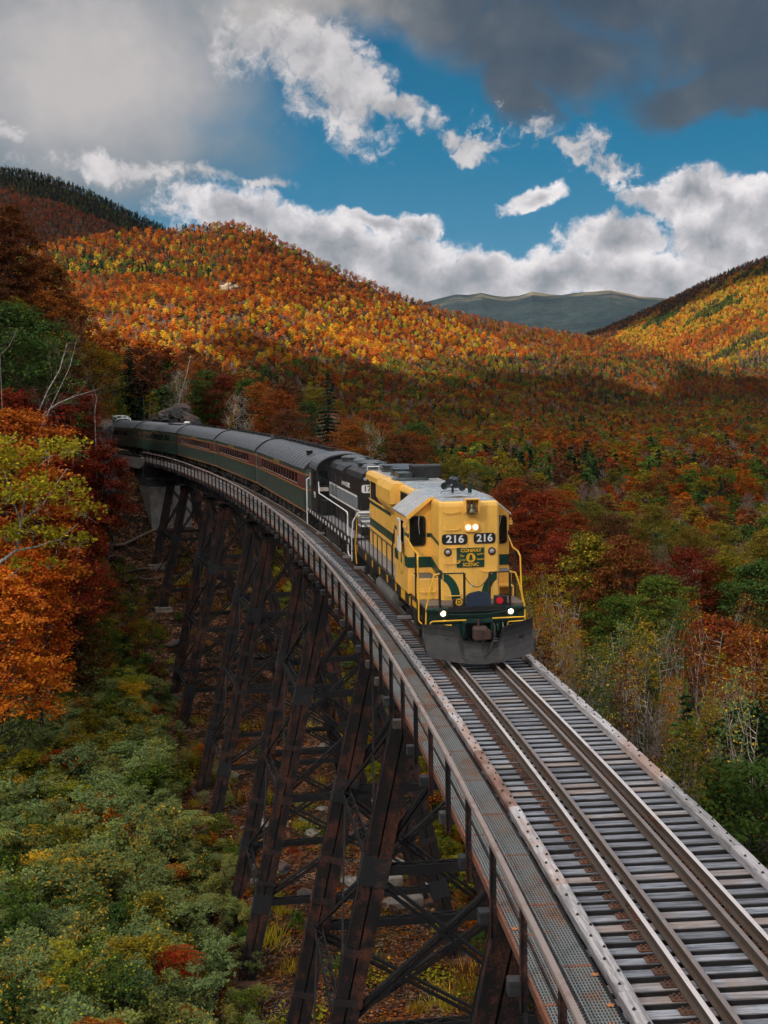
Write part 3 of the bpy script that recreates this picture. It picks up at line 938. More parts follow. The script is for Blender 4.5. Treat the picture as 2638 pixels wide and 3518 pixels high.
# ties: 0.365 m apart; the 300 nearest are parts, the rest one part of kind stuff
tie_meshes = []
for k in range(8):
    b = MB(); r_ = random.Random(k)
    b.bbox(-1.64 - r_.uniform(0, .05), 1.64 + r_.uniform(0, .05), -.105 - r_.uniform(0, .01), .105, -.30, 0, 0.012)
    tie_meshes.append(b.mesh('tie', MT['tie_wood']))
plate_b = MB()
plate_b.bbox(-.23, .17, -.085, .085, 0, .02, .004)
for sx in (-.17, -.10, .13):
    for sy in (-.045, .045): plate_b.box(sx - .014, sx + .014, sy - .014, sy + .014, .02, .05)
plate_mesh = plate_b.mesh('tie_plate', MT['tie_plate_rust'])
TIE = 0.365; S0 = -2.2
n_ties = int((149 - S0) / TIE)
rest = MB(); rest_pl = MB()
for k in range(n_ties):
    s = S0 + k * TIE
    wig = random.uniform(-.03, .03); skew = random.gauss(0, .011); s += random.uniform(-.018, .018)
    if k < 300:
        p = trk(s, wig, -.19 + random.uniform(-.006, .004))
        inst('tie', random.choice(tie_meshes), track, Vector(p) - inv_track, (0, 0, tang(s) + skew), (1, random.uniform(.9, 1.06), 1))
    else:
        M = Matrix.Translation(Vector(trk(s, wig, -.19))) @ Matrix.Rotation(tang(s), 4, 'Z')
        rest.box(-1.66, 1.66, -.105, .105, -.30, 0, M=M)
    for o_ in (-.7525, .7525):
        if k < 150:
            p = trk(s, o_ + (-.012 if o_ < 0 else .012), -.19)
            inst('tie_plate', plate_mesh, track, Vector(p) - inv_track, (0, 0, tang(s)))
        elif k < 320:
            M = Matrix.Translation(Vector(trk(s, o_, -.19))) @ Matrix.Rotation(tang(s), 4, 'Z')
            rest_pl.box(-.17, .17, -.085, .085, 0, .02, M=M)
at_track(rest.build('distant_ties', MT['tie_wood'], None))['kind'] = 'stuff'
at_track(rest_pl.build('distant_tie_plates', MT['tie_plate_rust'], None))['kind'] = 'stuff'
# timber guards along the tie ends, in pieces about 3.6 m long, bolted down
guard_meshes = {}


def guard_piece(s, L, o_, w, h, seed, mat):
    r_ = random.Random(seed); b = MB()
    n = 7
    for i in range(n - 1):
        pass
    prof_n = 9; vs = []; secs = 8
    for i in range(secs + 1):
        y = -L / 2 + L * i / secs
        a0 = tang(s + y) - tang(s); sag = -(y * y) / (2 * TR)
        dx = r_.uniform(-.006, .006); dz = r_.uniform(-.006, .006); c = .016 + r_.uniform(0, .012)
        x0, x1 = -w / 2 + sag + dx, w / 2 + sag + dx
        vs += [(x0, y, 0), (x1, y, 0), (x1 + .002, y, h - c + dz), (x1 - c, y, h + dz), (x0 + c, y, h + dz + r_.uniform(-.004, .004)), (x0 - .002, y, h - c + dz)]
    fs = []
    for i in range(secs):
        for k in range(6):
            fs.append((i * 6 + k, i * 6 + (k + 1) % 6, (i + 1) * 6 + (k + 1) % 6, (i + 1) * 6 + k))
    fs += [tuple(range(5, -1, -1)), tuple(secs * 6 + k for k in range(6))]
    b.add(vs, fs)
    o = b.build('guard_timber', mat, track)
    p = trk(s, o_, -.185); o.location = Vector(p) - inv_track; o.rotation_euler.z = tang(s)
    # washers and bolt heads
    bb = MB()
    nb_ = int(L / 0.365)
    for i in range(nb_):
        y = -L / 2 + (i + .5) * 0.365; x = (.045 if i % 2 else -.045) + r_.uniform(-.01, .01) - (y * y) / (2 * TR)
        bb.cyl((x, y, h - .002), (x, y, h + .007), .026, 7); bb.cyl((x, y, h + .007), (x, y, h + .026), .014, 6)
    bo = bb.build('bolts', MT['under_black'], o); bo['kind'] = 'stuff'


random.seed(11)
# the piece of the left guard that has gone rusty brown
gm_dark = wood('brown_guard_wood', (0.10, 0.045, 0.032), (0.22, 0.12, 0.09), (0.32, 0.24, 0.21), 'y')
gm_pale = wood('pale_guard_wood', (0.40, 0.39, 0.43), (0.62, 0.60, 0.63), (0.36, 0.32, 0.32), 'y')
joints = [-3.4, -0.02, 3.58, 7.1, 10.86, 14.54]
for i in range(len(joints) - 1):
    a, b_ = joints[i], joints[i + 1]
    guard_piece((a + b_) / 2, b_ - a - .012, -1.575, .20, .16, i, gm_dark if i == 4 else MT['guard_wood'])
s = 14.54; i = 10
while s < 146:
    L = random.uniform(3.4, 3.9)
    guard_piece(s + L / 2, L - .012, -1.575, .20, .16, i, MT['guard_wood']); s += L; i += 1
joints = [1.2, 4.8, 8.4, 12.0, 15.41, 19.14, 22.72]
for i in range(len(joints) - 1):
    a, b_ = joints[i], joints[i + 1]
    guard_piece((a + b_) / 2, b_ - a - .012, 1.655, .20, .16, 100 + i, gm_pale if i == 1 else MT['guard_wood'])
s = 22.72; i = 130
while s < 146:
    L = random.uniform(3.4, 3.9)
    guard_piece(s + L / 2, L - .012, 1.655, .20, .16, i, MT['guard_wood']); s += L; i += 1

# ------------------------------------------------------------------ steel trestle
trestle = empty('steel_trestle', trk(60, 0, -22))
TL = Vector(trestle.location)
tag(trestle, 'tall dark steel trestle bridge with rust-streaked twin columns carrying the railway over the ravine', 'bridge')


def at_trestle(o):
    o.parent = trestle; o.location = -TL
    return o


def put_trestle(o, p, rz):
    o.parent = trestle; o.location = Vector(p) - TL; o.rotation_euler.z = rz
    return o


# walkway on the left: two rows of bar-grating panels with staggered seams
def grating(w, L, dense=True):
    b = MB(); n = int(w / .042)
    for i in range(n + 1):
        x = -w / 2 + w * i / n
        b.box(x - .008, x + .008, -L / 2, L / 2, -.03, 0)
    m_ = int(L / .075)
    for i in range(m_ + 1):
        y = -L / 2 + L * i / m_
        b.box(-w / 2, w / 2, y - .007, y + .007, -.014, .002)
    for y in (-L / 2 + .014, L / 2 - .014): b.box(-w / 2, w / 2, y - .014, y + .014, -.032, .0035, 1)
    return b.mesh('grating_panel', [MT['grating_steel'], MT['grating_edge']])


PL = 2.08; gw = .44
near_panel = grating(gw, PL - .012)
# farther off the openings are too fine to see: solid bearing plate with the same bars
b = MB(); b.box(-gw / 2, gw / 2, -PL / 2, PL / 2, -.03, -.02)
for i in range(8):
    x = -gw / 2 + gw * (i + .5) / 8; b.box(x - .02, x + .02, -PL / 2, PL / 2, -.02, 0)
far_panel = b.mesh('grating_panel', [MT['grating_steel'], MT['grating_edge']])
for row, (o_, s_first) in enumerate([(-1.955, 0.5), (-2.405, -0.55)]):
    s = s_first - 2 * PL
    while s < 143:
        me_ = near_panel if s < 48 else far_panel
        q = inst('grating_panel', me_, None, (0, 0, 0)); put_trestle(q, trk(s + PL / 2, o_, -.17 + random.uniform(-.004, .004)), tang(s + PL / 2) + random.gauss(0, .002))
        s += PL
for o_, name in ((-1.73, 'walkway_stringer'), (-2.18, 'walkway_stringer'), (-2.645, 'walkway_edge')):
    at_trestle(curve_strip([(-.02, -.28), (.02, -.28), (.02, -.165 if name != 'walkway_edge' else -.150), (-.02, -.165 if name != 'walkway_edge' else -.150)], -5, 143, 2.0, o_).build(name, MT['grating_edge'] if name == 'walkway_edge' else MT['trestle_steel'], None))
# small things lying on the walkway: fallen leaves are placed later
# railing
POST = 2.29; P0 = -4.83
at_trestle(curve_strip([(-.04, -.008), (.04, -.008), (.04, .0), (-.032, .0), (-.032, .0), (-.04, -.07)], -7, 143, .75, -2.75, .90).build('hand_rail', MT['handrail_top'], None))
at_trestle(curve_strip([(-.006, -.025), (.02, -.025), (.02, .02), (-.006, .02)], -7, 143, 1.0, -2.70, .42).build('mid_rail', MT['handrail_post'], None))
for o_, z_ in ((-2.66, .20), (-2.66, .62)):
    at_trestle(curve_strip([(-.006, -.006), (.006, -.006), (.006, .006), (-.006, .006)], 30, 143, 1.5, o_, z_).build('rail_cable', MT['handrail_post'], None))
b = MB(); b.box(-.048, .048, -.004, .004, -.62, .89); b.box(-.048, -.040, -.045, .045, -.62, .89)
post_me = b.mesh('rail_post', MT['handrail_post'])
b = MB(); b.bbox(-1.45, .12, -.10, .10, -.22, 0, .015)
outr_me = b.mesh('outrigger', MT['outrigger_wood'])
k = 0
while P0 + k * POST < 143:
    s = P0 + k * POST; k += 1
    q = inst('rail_post', post_me); put_trestle(q, trk(s, -2.73, 0), tang(s))
    q = inst('outrigger', outr_me); q.parent = trestle
    # bracket timber under the walkway, its end grain showing outside the rail
    p = trk(s + .30, -2.78 + random.uniform(-.05, .05), -.285); q.location = Vector(p) - TL; q.rotation_euler.z = tang(s) + math.pi; q.scale = (-1, 1, 1)
    q.rotation_euler.z = tang(s + .3); q.scale = (-1, 1, 1)

# girders and towers.  bents A..N
A0, PER, SPN = 134.97, 24.51, 8.5
bents = []
for i in range(7):
    bents += [A0 - PER * i, A0 - PER * i - SPN]
GIRD_TOP, GIRD_BOT = -.50, -2.02
ends = [141.5] + bents + [-30]


def plate_girder(s0, s1, o_, depth):
    b = MB(); L = s1 - s0; sc = (s0 + s1) / 2
    b.box(-.008, .008, -L / 2, L / 2, -depth, 0); b.box(-.16, .16, -L / 2, L / 2, -.022, .004); b.box(-.16, .16, -L / 2, L / 2, -depth - .004, -depth + .022)
    n = max(2, int(L / 1.25))
    for i in range(n + 1):
        y = -L / 2 + L * i / n
        b.box(-.11, .11, y - .012, y + .012, -depth + .02, -.02)
    q = b.build('plate_girder', MT['trestle_steel']); put_trestle(q, trk(sc, o_, GIRD_TOP), tang(sc))


for i in range(len(ends) - 1):
    s1, s0 = ends[i], ends[i + 1]
    for o_ in (-1.05, 1.05): plate_girder(s0 + .04, s1 - .04, o_, 1.5)
    b = MB(); n = max(2, int((s1 - s0) / 2.4))
    for k in range(n):
        y0, y1 = s0 + (s1 - s0) * k / n, s0 + (s1 - s0) * (k + 1) / n
        pa, pb, pc = trk(y0, -1, -.62), trk(y1, 1, -.62), trk(y0, 1, -.62)
        b.beam(pa, pb, .09, .09); b.beam(pa, pc, .09, .09); b.beam((pa[0], pa[1], -1.9), (pc[0], pc[1], -1.9), .09, .09); b.beam(pa, (pc[0], pc[1], -1.9), .07, .07)
    at_trestle(b.build('cross_bracing', MT['trestle_steel'])); b = None

BAT = 0.217; TOPZ = -2.45; SEP = .47       # each leg is a pair of box columns side by side
LEG_O = 1.15 - .0


def leg_off(z, side): return side * (1.06 + BAT * (-2.0 - z))


def leg_pt(s, side, z, e=0.0): return Vector(trk(s, leg_off(z, side) + e, z))


def foot_z(s, side):
    z = -20.0
    for _ in range(6):
        p = leg_pt(s, side, z); z = float(ground(p.x, p.y))
    return z


def laced_strut(b, p, q, w=.32, h=.30, n=None, mi=0, lace=True):
    "two channels joined by zig-zag lacing bars"
    p = Vector(p); q = Vector(q); d = (q - p); L = d.length; d.normalize()
    s_ = d.cross(Vector((0, 0, 1)))
    if s_.length < .05: s_ = Vector((1, 0, 0))
    s_.normalize(); u = s_.cross(d)
    for sg in (-1, 1): b.beam(p + s_ * sg * w / 2, q + s_ * sg * w / 2, .05, h, up=u, mi=mi)
    if lace:
        n = n or max(3, int(L / .55))
        for f in (h / 2 - .01, -h / 2 + .01):
            for i in range(n):
                a = p + d * (L * i / n) + s_ * (w / 2 if i % 2 else -w / 2) + u * f
                c = p + d * (L * (i + 1) / n) + s_ * (-w / 2 if i % 2 else w / 2) + u * f
                b.beam(a, c, .055, .012, up=u, mi=mi)
    return b


STORY = 5.35          # metres between the levels of bracing
ti = 0
for i in range(0, len(bents), 2):
    sa, sb = bents[i], bents[i + 1]          # far and near bent of one tower
    if sb < -25: break
    tw = empty('trestle_tower', (0, 0, 0)); tw.parent = trestle
    mid = Vector(trk((sa + sb) / 2, 0, -20)); tw.location = mid - TL
    ti += 1

    def part(bb, name, mat):
        o = bb.build(name, mat); o.parent = tw; o.location = -mid
        return o
    feet = {}
    for s in (sa, sb):
        # cap on top of the bent, its ends showing outside the girders
        b = MB(); c = tang(s); M = Matrix.Translation(Vector(trk(s, 0, 0))) @ Matrix.Rotation(c, 4, 'Z')
        b.box(-1.75, 1.75, -.24, .24, -2.12, -2.05, M=M); b.box(-1.7, 1.7, -.03, .03, -2.40, -2.12, M=M); b.box(-1.75, 1.75, -.24, .24, -2.47, -2.40, M=M)
        for x in (-1.5, -.8, 0, .8, 1.5): b.box(x - .015, x + .015, -.22, .22, -2.40, -2.12, M=M)
        part(b, 'bent_cap', MT['trestle_steel'])
        for side in (-1, 1):
            fz = foot_z(s, side); feet[(s, side)] = fz
            zb = fz - .3 if fz > -16.5 else fz - .6
            for e in (-.235, .235):
                b = MB(); ax = Vector((math.cos(c), math.sin(c), 0)); ay = Vector((-math.sin(c), math.cos(c), 0))
                p, q = leg_pt(s, side, TOPZ, e), leg_pt(s, side, zb, e)
                # box column: side channels plus face plates set back from the flange edges
                for sy in (-1, 1): b.beam(p + ay * sy * .19, q + ay * sy * .19, .035, .40, up=ax)
                for sx in (-1, 1): b.beam(p + ax * sx * .165, q + ax * sx * .165, .30, .03, up=ax)
                part(b, 'column', MT['trestle_column'])
    nlev = max(1, int(round((TOPZ - max(feet.values())) / STORY)))
    lowest = min(feet.values())
    levels = [TOPZ - STORY * k for k in range(1, 6) if TOPZ - STORY * k > lowest + .8]
    allz = [TOPZ - .15] + levels
    for s in (sa, sb):
        c = tang(s); ax = Vector((math.cos(c), math.sin(c), 0))
        # splice collars and lighter tie plates round each pair of columns
        for side in (-1, 1):
            zz = TOPZ - 1.6; kk = 0
            marks = [(z, .95 if n_ % 2 == 0 else .40, 'collar_plate' if n_ % 2 == 0 else 'rusty_plate') for n_, z in enumerate(levels)] + [(z + 1.05, .22, 'rusty_plate') for z in levels[1:]] + [(z + STORY / 2, .25, 'rusty_plate') for z in levels[1:]]
            for z, hh, mt in marks:
                if z < feet[(s, side)] + .4: continue
                b = MB(); p, q = leg_pt(s, side, z + hh / 2), leg_pt(s, side, z - hh / 2)
                b.beam(p, q, .475, .94, up=ax)
                part(b, 'collar_plate', MT[mt])
                if hh > .5:
                    b = MB()
                    for zz in np.linspace(z - hh / 2 + .08, z + hh / 2 - .08, 6):
                        for e in np.linspace(-.40, .40, 6):
                            pp = leg_pt(s, side, float(zz), float(e)); ay = Vector((-math.sin(c), math.cos(c), 0))
                            b.beam(pp - ay * .245, pp - ay * .262, .03, .03)
                    part(b, 'rivets', MT[mt])['kind'] = 'stuff'
        # sway frame across the bent
        for k, z in enumerate(levels):
            b = MB(); laced_strut(b, leg_pt(s, -1, z), leg_pt(s, 1, z), .34, .30)
            part(b, 'cross_strut', MT['trestle_steel'])
            if False:
                b = MB(); laced_strut(b, leg_pt(s, -1, z + STORY / 2), leg_pt(s, 1, z + STORY / 2), .26, .18); part(b, 'middle_strut', MT['trestle_steel'])
        for k in range(len(allz) - 1):
            for sg in (-1, 1):
                b = MB()
                for dz in (-.13, .13):
                    b.beam(leg_pt(s, -sg, allz[k] - .2) + Vector((0, 0, dz)), leg_pt(s, sg, allz[k + 1] + .2) + Vector((0, 0, dz)), .22, .09)
                part(b, 'sway_brace', MT['trestle_steel'])
    # bracing along the tower between its two bents
    for side in (-1, 1):
        for k, z in enumerate(levels):
            if z < max(feet[(sa, side)], feet[(sb, side)]) - .2: continue
            b = MB(); laced_strut(b, leg_pt(sa, side, z), leg_pt(sb, side, z), .30, .28)
            part(b, 'long_strut', MT['trestle_steel'])
        for k in range(len(allz) - 1):
            if allz[k + 1] < max(feet[(sa, side)], feet[(sb, side)]) - 2: continue
            for pa, pb in ((sa, sb), (sb, sa)):
                b = MB(); b.beam(leg_pt(pa, side, allz[k]), leg_pt(pb, side, allz[k + 1]), .07, .10)
                part(b, 'diagonal_brace', MT['trestle_steel'])
    if ti == 1:
        pass
# inclined lacing struts bridging towers low down, seen on the left face
for (s_a, z_a, s_b, z_b) in [(bents[3], -10.6, bents[2], -8.9), (bents[5], -8.8, bents[4], -7.2), (bents[7], -13.1, bents[6], -11.2), (bents[9], -13.1, bents[8], -10.8)]:
    pass


# ------------------------------------------------------------------ masonry and concrete
def coursed_block(name, cx, cy, z0, z1, w, d, rz, course, length, mat, label, cat, taper=.0, seed=0):
    "a pier of separate squared stones"
    root = empty(name, (cx, cy, z0), rz); tag(root, label, cat)
    r_ = random.Random(seed); z = 0; H = z1 - z0; row = 0
    while z < H - .05:
        h = min(course * r_.uniform(.85, 1.15), H - z); g_ = .018
        f = 1 - taper * (z / H); ww, dd = w * f, d * f
        nx = max(1, round(ww / length))
        xs = [-ww / 2 + ww * k / nx for k in range(nx + 1)]
        if row % 2 and nx > 1: xs = [-ww / 2] + [x + ww / nx / 2 for x in xs[:-1]] + [ww / 2]
        for k in range(len(xs) - 1):
            for half in ((-dd / 2, 0), (0, dd / 2)):
                b = MB(); j = r_.uniform(-.03, .03)
                b.bbox(xs[k] + g_, xs[k + 1] - g_, half[0] + g_ + j * (half[0] < 0), half[1] - g_ + j * (half[1] > 0), z + g_, z + h, .035)
                b.build('stone', mat, root)
        z += h; row += 1
    return root


fA = {}
for n_, s in enumerate(bents[:2]):
    for side in (-1, 1):
        z = foot_z(s, side); p = leg_pt(s, side, z)
        side_w = 'walkway side' if side < 0 else 'valley side'
        which = 'farthest leg beside the abutment' if n_ == 0 else 'second leg out from the abutment'
        top = z + .15
        coursed_block('stone_pier', p.x, p.y, z - (3.0 if n_ else 2.2), top, 1.9, 1.9, tang(s), .55, .95, MT['pier_stone'],
                      f'squared stone pier under the {which}, {side_w}', 'pier', .05, 5 + n_ * 2 + side)
# low stones under the other legs that show
for n_, s in enumerate(bents[2:12]):
    for side in (-1, 1):
        z = foot_z(s, side); p = leg_pt(s, side, z)
        b = MB(); b.bbox(-.75, .75, -.75, .75, -.9, .10, .05)
        o = b.build('footing_stone', MT['ledge_rock'], trestle); o.location = Vector((p.x, p.y, z)) - TL; o.rotation_euler.z = tang(s)

# abutment 
ab = empty('concrete_abutment', trk(143.0, 0, -9.5), tang(143.0))
tag(ab, 'pale board-marked concrete abutment block under the far end of the trestle', 'abutment')
b = MB()
prof = [(-2.9, 0), (2.9, 0), (3.05, 1.0), (3.05, 6.9), (-3.05, 6.9), (-3.05, 1.0)]
b.add([(-2.2, -1.9, -2.5), (2.2, -1.9, -2.5), (2.2, 4, -2.5), (-2.2, 4, -2.5), (-2.4, -2.0, 3.2), (2.4, -2.0, 3.2), (2.4, 4, 3.2), (-2.4, 4, 3.2), (-2.5, -2.0, 6.3), (2.5, -2.0, 6.3), (2.5, 4, 6.3), (-2.5, 4, 6.3)],
      [(0, 1, 5, 4), (1, 2, 6, 5), (2, 3, 7, 6), (3, 0, 4, 7), (4, 5, 9, 8), (5, 6, 10, 9), (6, 7, 11, 10), (7, 4, 8, 11), (8, 9, 10, 11)])
b.build('block', MT['concrete'], ab)
b = MB(); b.box(-2.5, 2.5, -1.2, 4.1, 6.305, 7.25); b.build('bridge_seat', MT['ledge_rock'], ab)
b = MB(); b.box(-2.5, 2.5, 1.2, 4.6, 7.255, 8.75); b.build('back_wall', MT['ledge_rock'], ab)
# ballast bed beyond the bridge
b = curve_strip([(-2.9, -1.15), (2.9, -1.15), (1.9, -.24), (-1.9, -.24)], 144.5, 215, 3.0)
o = b.build('ballast', MT['ballast_stone']); tag(o, kind='structure')
# ------------------------------------------------------------------ lettering
def text_obj(s, size, mat, parent, loc, face='front', bold=0.0, tilt=0.0, shear=0.0, sx=1.0, name='lettering', spacing=1.0, label=None):
    cu = bpy.data.curves.new('letters', 'FONT')
    cu.body = s; cu.size = size; cu.align_x = 'CENTER'; cu.align_y = 'CENTER'; cu.offset = bold * size; cu.extrude = .004; cu.shear = shear
    cu.space_character = spacing; cu.resolution_u = 3
    t = bpy.data.objects.new('letters', cu); col.objects.link(t)
    bpy.context.view_layer.update()
    me = bpy.data.meshes.new_from_object(t.evaluated_get(bpy.context.evaluated_depsgraph_get()))
    bpy.data.objects.remove(t); bpy.data.curves.remove(cu)
    me.materials.clear(); me.materials.append(mat)
    o = bpy.data.objects.new(name, me); col.objects.link(o)
    o.parent = parent; o.location = loc
    if face == 'front': R = Matrix(((1, 0, 0), (0, 0, -1), (0, 1, 0)))
    else: R = Matrix(((0, 0, -1), (-1, 0, 0), (0, 1, 0)))
    R = R @ Matrix.Rotation(tilt, 3, 'Z') @ Matrix.Diagonal((sx, 1, 1))
    if face == 'front_l': pass
    o.matrix_local = Matrix.Translation(loc) @ R.to_4x4()
    return o


def vehicle(name, label, cat, s_front, length):
    m_ = s_front + length / 2
    r = empty(name, trk(m_, 0, 0), tang(m_)); tag(r, label, cat)
    r['_hl'] = length / 2
    del r['_hl']
    return r, length / 2


class Car:
    def __init__(self, name, label, cat, s_front, length):
        self.root, self.h = vehicle(name, label, cat, s_front, length); self.L = length

    def part(self, b, name, mats, parent=None, smooth=False):
        o = b.build(name, mats, parent or self.root, smooth)
        if parent is None: o.location = (0, -self.h, 0)
        return o


def truck(car, t, wb=2.74, wheel=.508, mat='under_black', o_side=1.02):
    "four-wheel truck centred at t"
    b = MB()
    for sd in (-1, 1):
        x = sd * o_side
        prof = [(t - wb / 2 - .45, .42), (t - wb / 2 - .3, .75), (t - .55, .80), (t - .35, .50), (t + .35, .50), (t + .55, .80), (t + wb / 2 + .3, .75), (t + wb / 2 + .45, .42), (t + wb / 2 - .3, .40), (t + .6, .30), (t - .6, .30), (t - wb / 2 + .3, .40)]
        b.prism(prof, 'x', x - .07, x + .07)
        for dy in (-wb / 2, wb / 2):
            b.box(x - .15 + sd * .05, x + .15 + sd * .05, t + dy - .17, t + dy + .17, .38, .70)
            b.cyl((x + sd * .1, t + dy, .51), (x + sd * .24, t + dy, .51), .13, 10)
            for q in (-.28, .28): b.cyl((x, t + dy + q, .55), (x, t + dy + q, .82), .07, 8)
        b.cyl((x + sd * .12, t, .45), (x + sd * .12, t, .85), .10, 8)
        b.cyl((x + sd * .13, t - .7, .82), (x + sd * .13, t - 1.15, .82), .11, 8)
    b.box(-.95, .95, t - .3, t + .3, .5, .95)
    tr = car.part(b, 'truck', MT[mat])
    for dy in (-wb / 2, wb / 2):
        w = MB()
        for sd in (-1, 1):
            w.lathe([(.02, -.07), (wheel - .06, -.07), (wheel + .02, -.065), (wheel + .015, -.03), (wheel, -.03), (wheel - .01, .07), (wheel - .07, .07), (.02, .02)], (sd * .755, t + dy, wheel), (sd, 0, 0), 20)
        w.cyl((-.75, t + dy, wheel), (.75, t + dy, wheel), .09, 8)
        w.build('wheel_set', MT['under_black'], tr)
    return tr


def pipe(car, pts, r, name, mat, parent=None, n=6):
    b = MB(); b.tube(pts, r, n); return car.part(b, name, MT[mat], parent)


def grab(car, x0, x1, t, z, mat, d=.07, drop=.05, name='grab_iron'):
    return pipe(car, [(x0, t, z + drop), (x0, t - d, z + drop * .6), (x0 + .03, t - d, z), (x1 - .03, t - d, z), (x1, t - d, z + drop * .6), (x1, t, z + drop)], .014, name, mat)


# ------------------------------------------------------------------ leading yellow road switcher
SF = 23.55
Yc = Car('diesel_locomotive', 'yellow and green diesel locomotive numbered 216, headlights lit, black plow, leading the train', 'locomotive', SF, 16.6)
Lc = Yc.L


def nose_t(x):
    "the front of the nose is two planes meeting in a shallow ridge"
    return 0.90 + 0.08 * min(1, abs(x - .06) / .80)


# frame, walkways
b = MB()
b.box(-1.44, 1.44, .95, Lc - .55, 1.36, 1.50); b.box(-1.50, -1.42, .98, Lc - .5, 1.16, 1.505); b.box(1.42, 1.50, .98, Lc - .5, 1.16, 1.505)
b.box(-.7, .7, .5, Lc - .4, .95, 1.37)
frame = Yc.part(b, 'frame', MT['black_paint'])
b = MB()
for t in [2.2, 5.0, 6.9, 8.8, 10.7, 12.6, 15.4]: b.box(-1.506, -1.502, t - .12, t + .12, 1.22, 1.46)
b.box(-1.506, -1.502, 3.1, 3.9, 1.20, 1.50)
b.box(-1.51, -1.507, .98, 1.7, 1.30, 1.47)
Yc.part(b, 'frame_marking', MT['yellow_rail_paint'])
for sd in (-1, 1):
    b = MB(); b.box(min(sd * .97, sd * 1.42), max(sd * .97, sd * 1.42), 4.95, Lc - .5, 1.502, 1.53); Yc.part(b, 'walkway', MT['walk_grey'])
b = MB(); b.box(-1.42, 1.42, .12, .95, 1.46, 1.53); b.box(-1.42, -.86, .95, 1.2, 1.502, 1.53); b.box(.97, 1.42, .95, 2.35, 1.502, 1.53)
Yc.part(b, 'front_platform', MT['box_top'])
# front beam and pilot
b = MB(); b.bbox(-1.40, 1.40, .02, .14, 1.02, 1.47, .02); b.box(-1.36, 1.36, .06, .5, .95, 1.2); b.box(-1.42, 1.42, -.06, .02, 1.38, 1.44)
b.prism([(-.62, .62), (.62, .62), (.72, 1.02), (-.72, 1.02)], 'y', -.06, .30)
b.box(-.42, -.36, -.32, .05, .62, 1.12); b.box(.36, .42, -.32, .05, .62, 1.12); b.box(-.42, .42, -.34, .05, 1.08, 1.13)
for x in (-.95, -.8, .62, .78, .92): b.cyl((x, .0, 1.02), (x, -.12, .82), .03, 6)
b.tube([(-1.1, -.08, 1.42), (-.8, -.10, 1.30), (.2, -.10, 1.27), (.8, -.10, 1.33), (1.0, -.08, 1.42)], .018, 5)
b.tube([(-.2, -.1, 1.16), (.1, -.13, 1.10), (.45, -.1, 1.16)], .02, 5)
Yc.part(b, 'pilot_beam', MT['dark_green_frame'])
b = MB(); b.box(-.78, .86, -.09, -.02, 1.36, 1.50); Yc.part(b, 'anticlimber', MT['black_paint'])
b = MB()
b.cyl((0, .2, .86), (0, -.42, .86), .13, 10); b.bbox(-.19, .21, -.72, -.38, .62, 1.02, .06); b.box(.08, .26, -.80, -.55, .70, .94); b.cyl((-.02, -.48, 1.02), (-.02, -.48, 1.2), .04, 6)
Yc.part(b, 'coupler', MT['rust_coupler'])
# snow plow: two wings, curled at the bottom, with a notch for the coupler
b = MB()
cols_ = [(-1.56, .0), (-1.50, -.05), (-1.0, -.22), (-.62, -.34), (-.48, -.40), (0.0, -.52), (.50, -.40), (.64, -.34), (1.02, -.22), (1.52, -.05), (1.58, .0)]
tops_ = [1.08, 1.08, 1.08, 1.03, .66, .60, .60, .98, 1.06, 1.14, 1.20]
bots_ = [.42, .28, .16, .11, .10, .09, .10, .12, .17, .28, .44]
rows = 7; vs = []
for ci, ((x, t), zt, zb) in enumerate(zip(cols_, tops_, bots_)):
    for r in range(rows):
        f = r / (rows - 1); z = zt + (zb - zt) * f
        curl = -.42 * f ** 2.4
        vs.append((x, -.22 + t + curl, z))
nb_ = len(vs)
vs += [(x, y + .025, z) for (x, y, z) in vs]
fs = []
for ci in range(len(cols_) - 1):
    for r in range(rows - 1):
        q = (ci * rows + r, (ci + 1) * rows + r, (ci + 1) * rows + r + 1, ci * rows + r + 1)
        fs.append(q); fs.append(tuple(nb_ + i for i in reversed(q)))
edge = [ci * rows for ci in range(len(cols_))] + [(len(cols_) - 1) * rows + r for r in range(1, rows)] + [ci * rows + rows - 1 for ci in range(len(cols_) - 2, -1, -1)] + [r for r in range(rows - 2, 0, -1)]
for k in range(len(edge)):
    a, c = edge[k], edge[(k + 1) % len(edge)]; fs.append((a, c, nb_ + c, nb_ + a))
b.add(vs, fs)
for x in (-.9, -.6, .95, 1.2): b.box(x - .06, x + .06, -.60 + .08, -.5 + .06, .70, .715)
Yc.part(b, 'snow_plow', MT['plow_steel'])
pipe(Yc, [(.42, -.15, 1.12), (.45, -.42, 1.0), (.40, -.62, .75), (.22, -.80, .40), (.02, -.95, .20)], .028, 'brake_hose', 'under_black')
# yellow grab rails low on the front
pipe(Yc, [(-1.30, -.02, .82), (-1.30, -.12, 1.10), (-1.24, -.14, 1.13), (-.30, -.14, 1.135)], .022, 'uncoupling_rod', 'yellow_rail_paint')
pipe(Yc, [(.45, -.14, 1.16), (1.36, -.14, 1.17), (1.40, -.1, 1.19)], .022, 'uncoupling_rod', 'yellow_rail_paint')
pipe(Yc, [(-1.26, -.12, .88), (-1.26, -.2, 1.02), (-.72, -.2, 1.02), (-.72, -.12, .88)], .018, 'pilot_step', 'yellow_rail_paint')
pipe(Yc, [(.88, -.12, .95), (.90, -.2, 1.06), (1.44, -.2, 1.08), (1.44, -.12, .95)], .018, 'pilot_step', 'yellow_rail_paint')
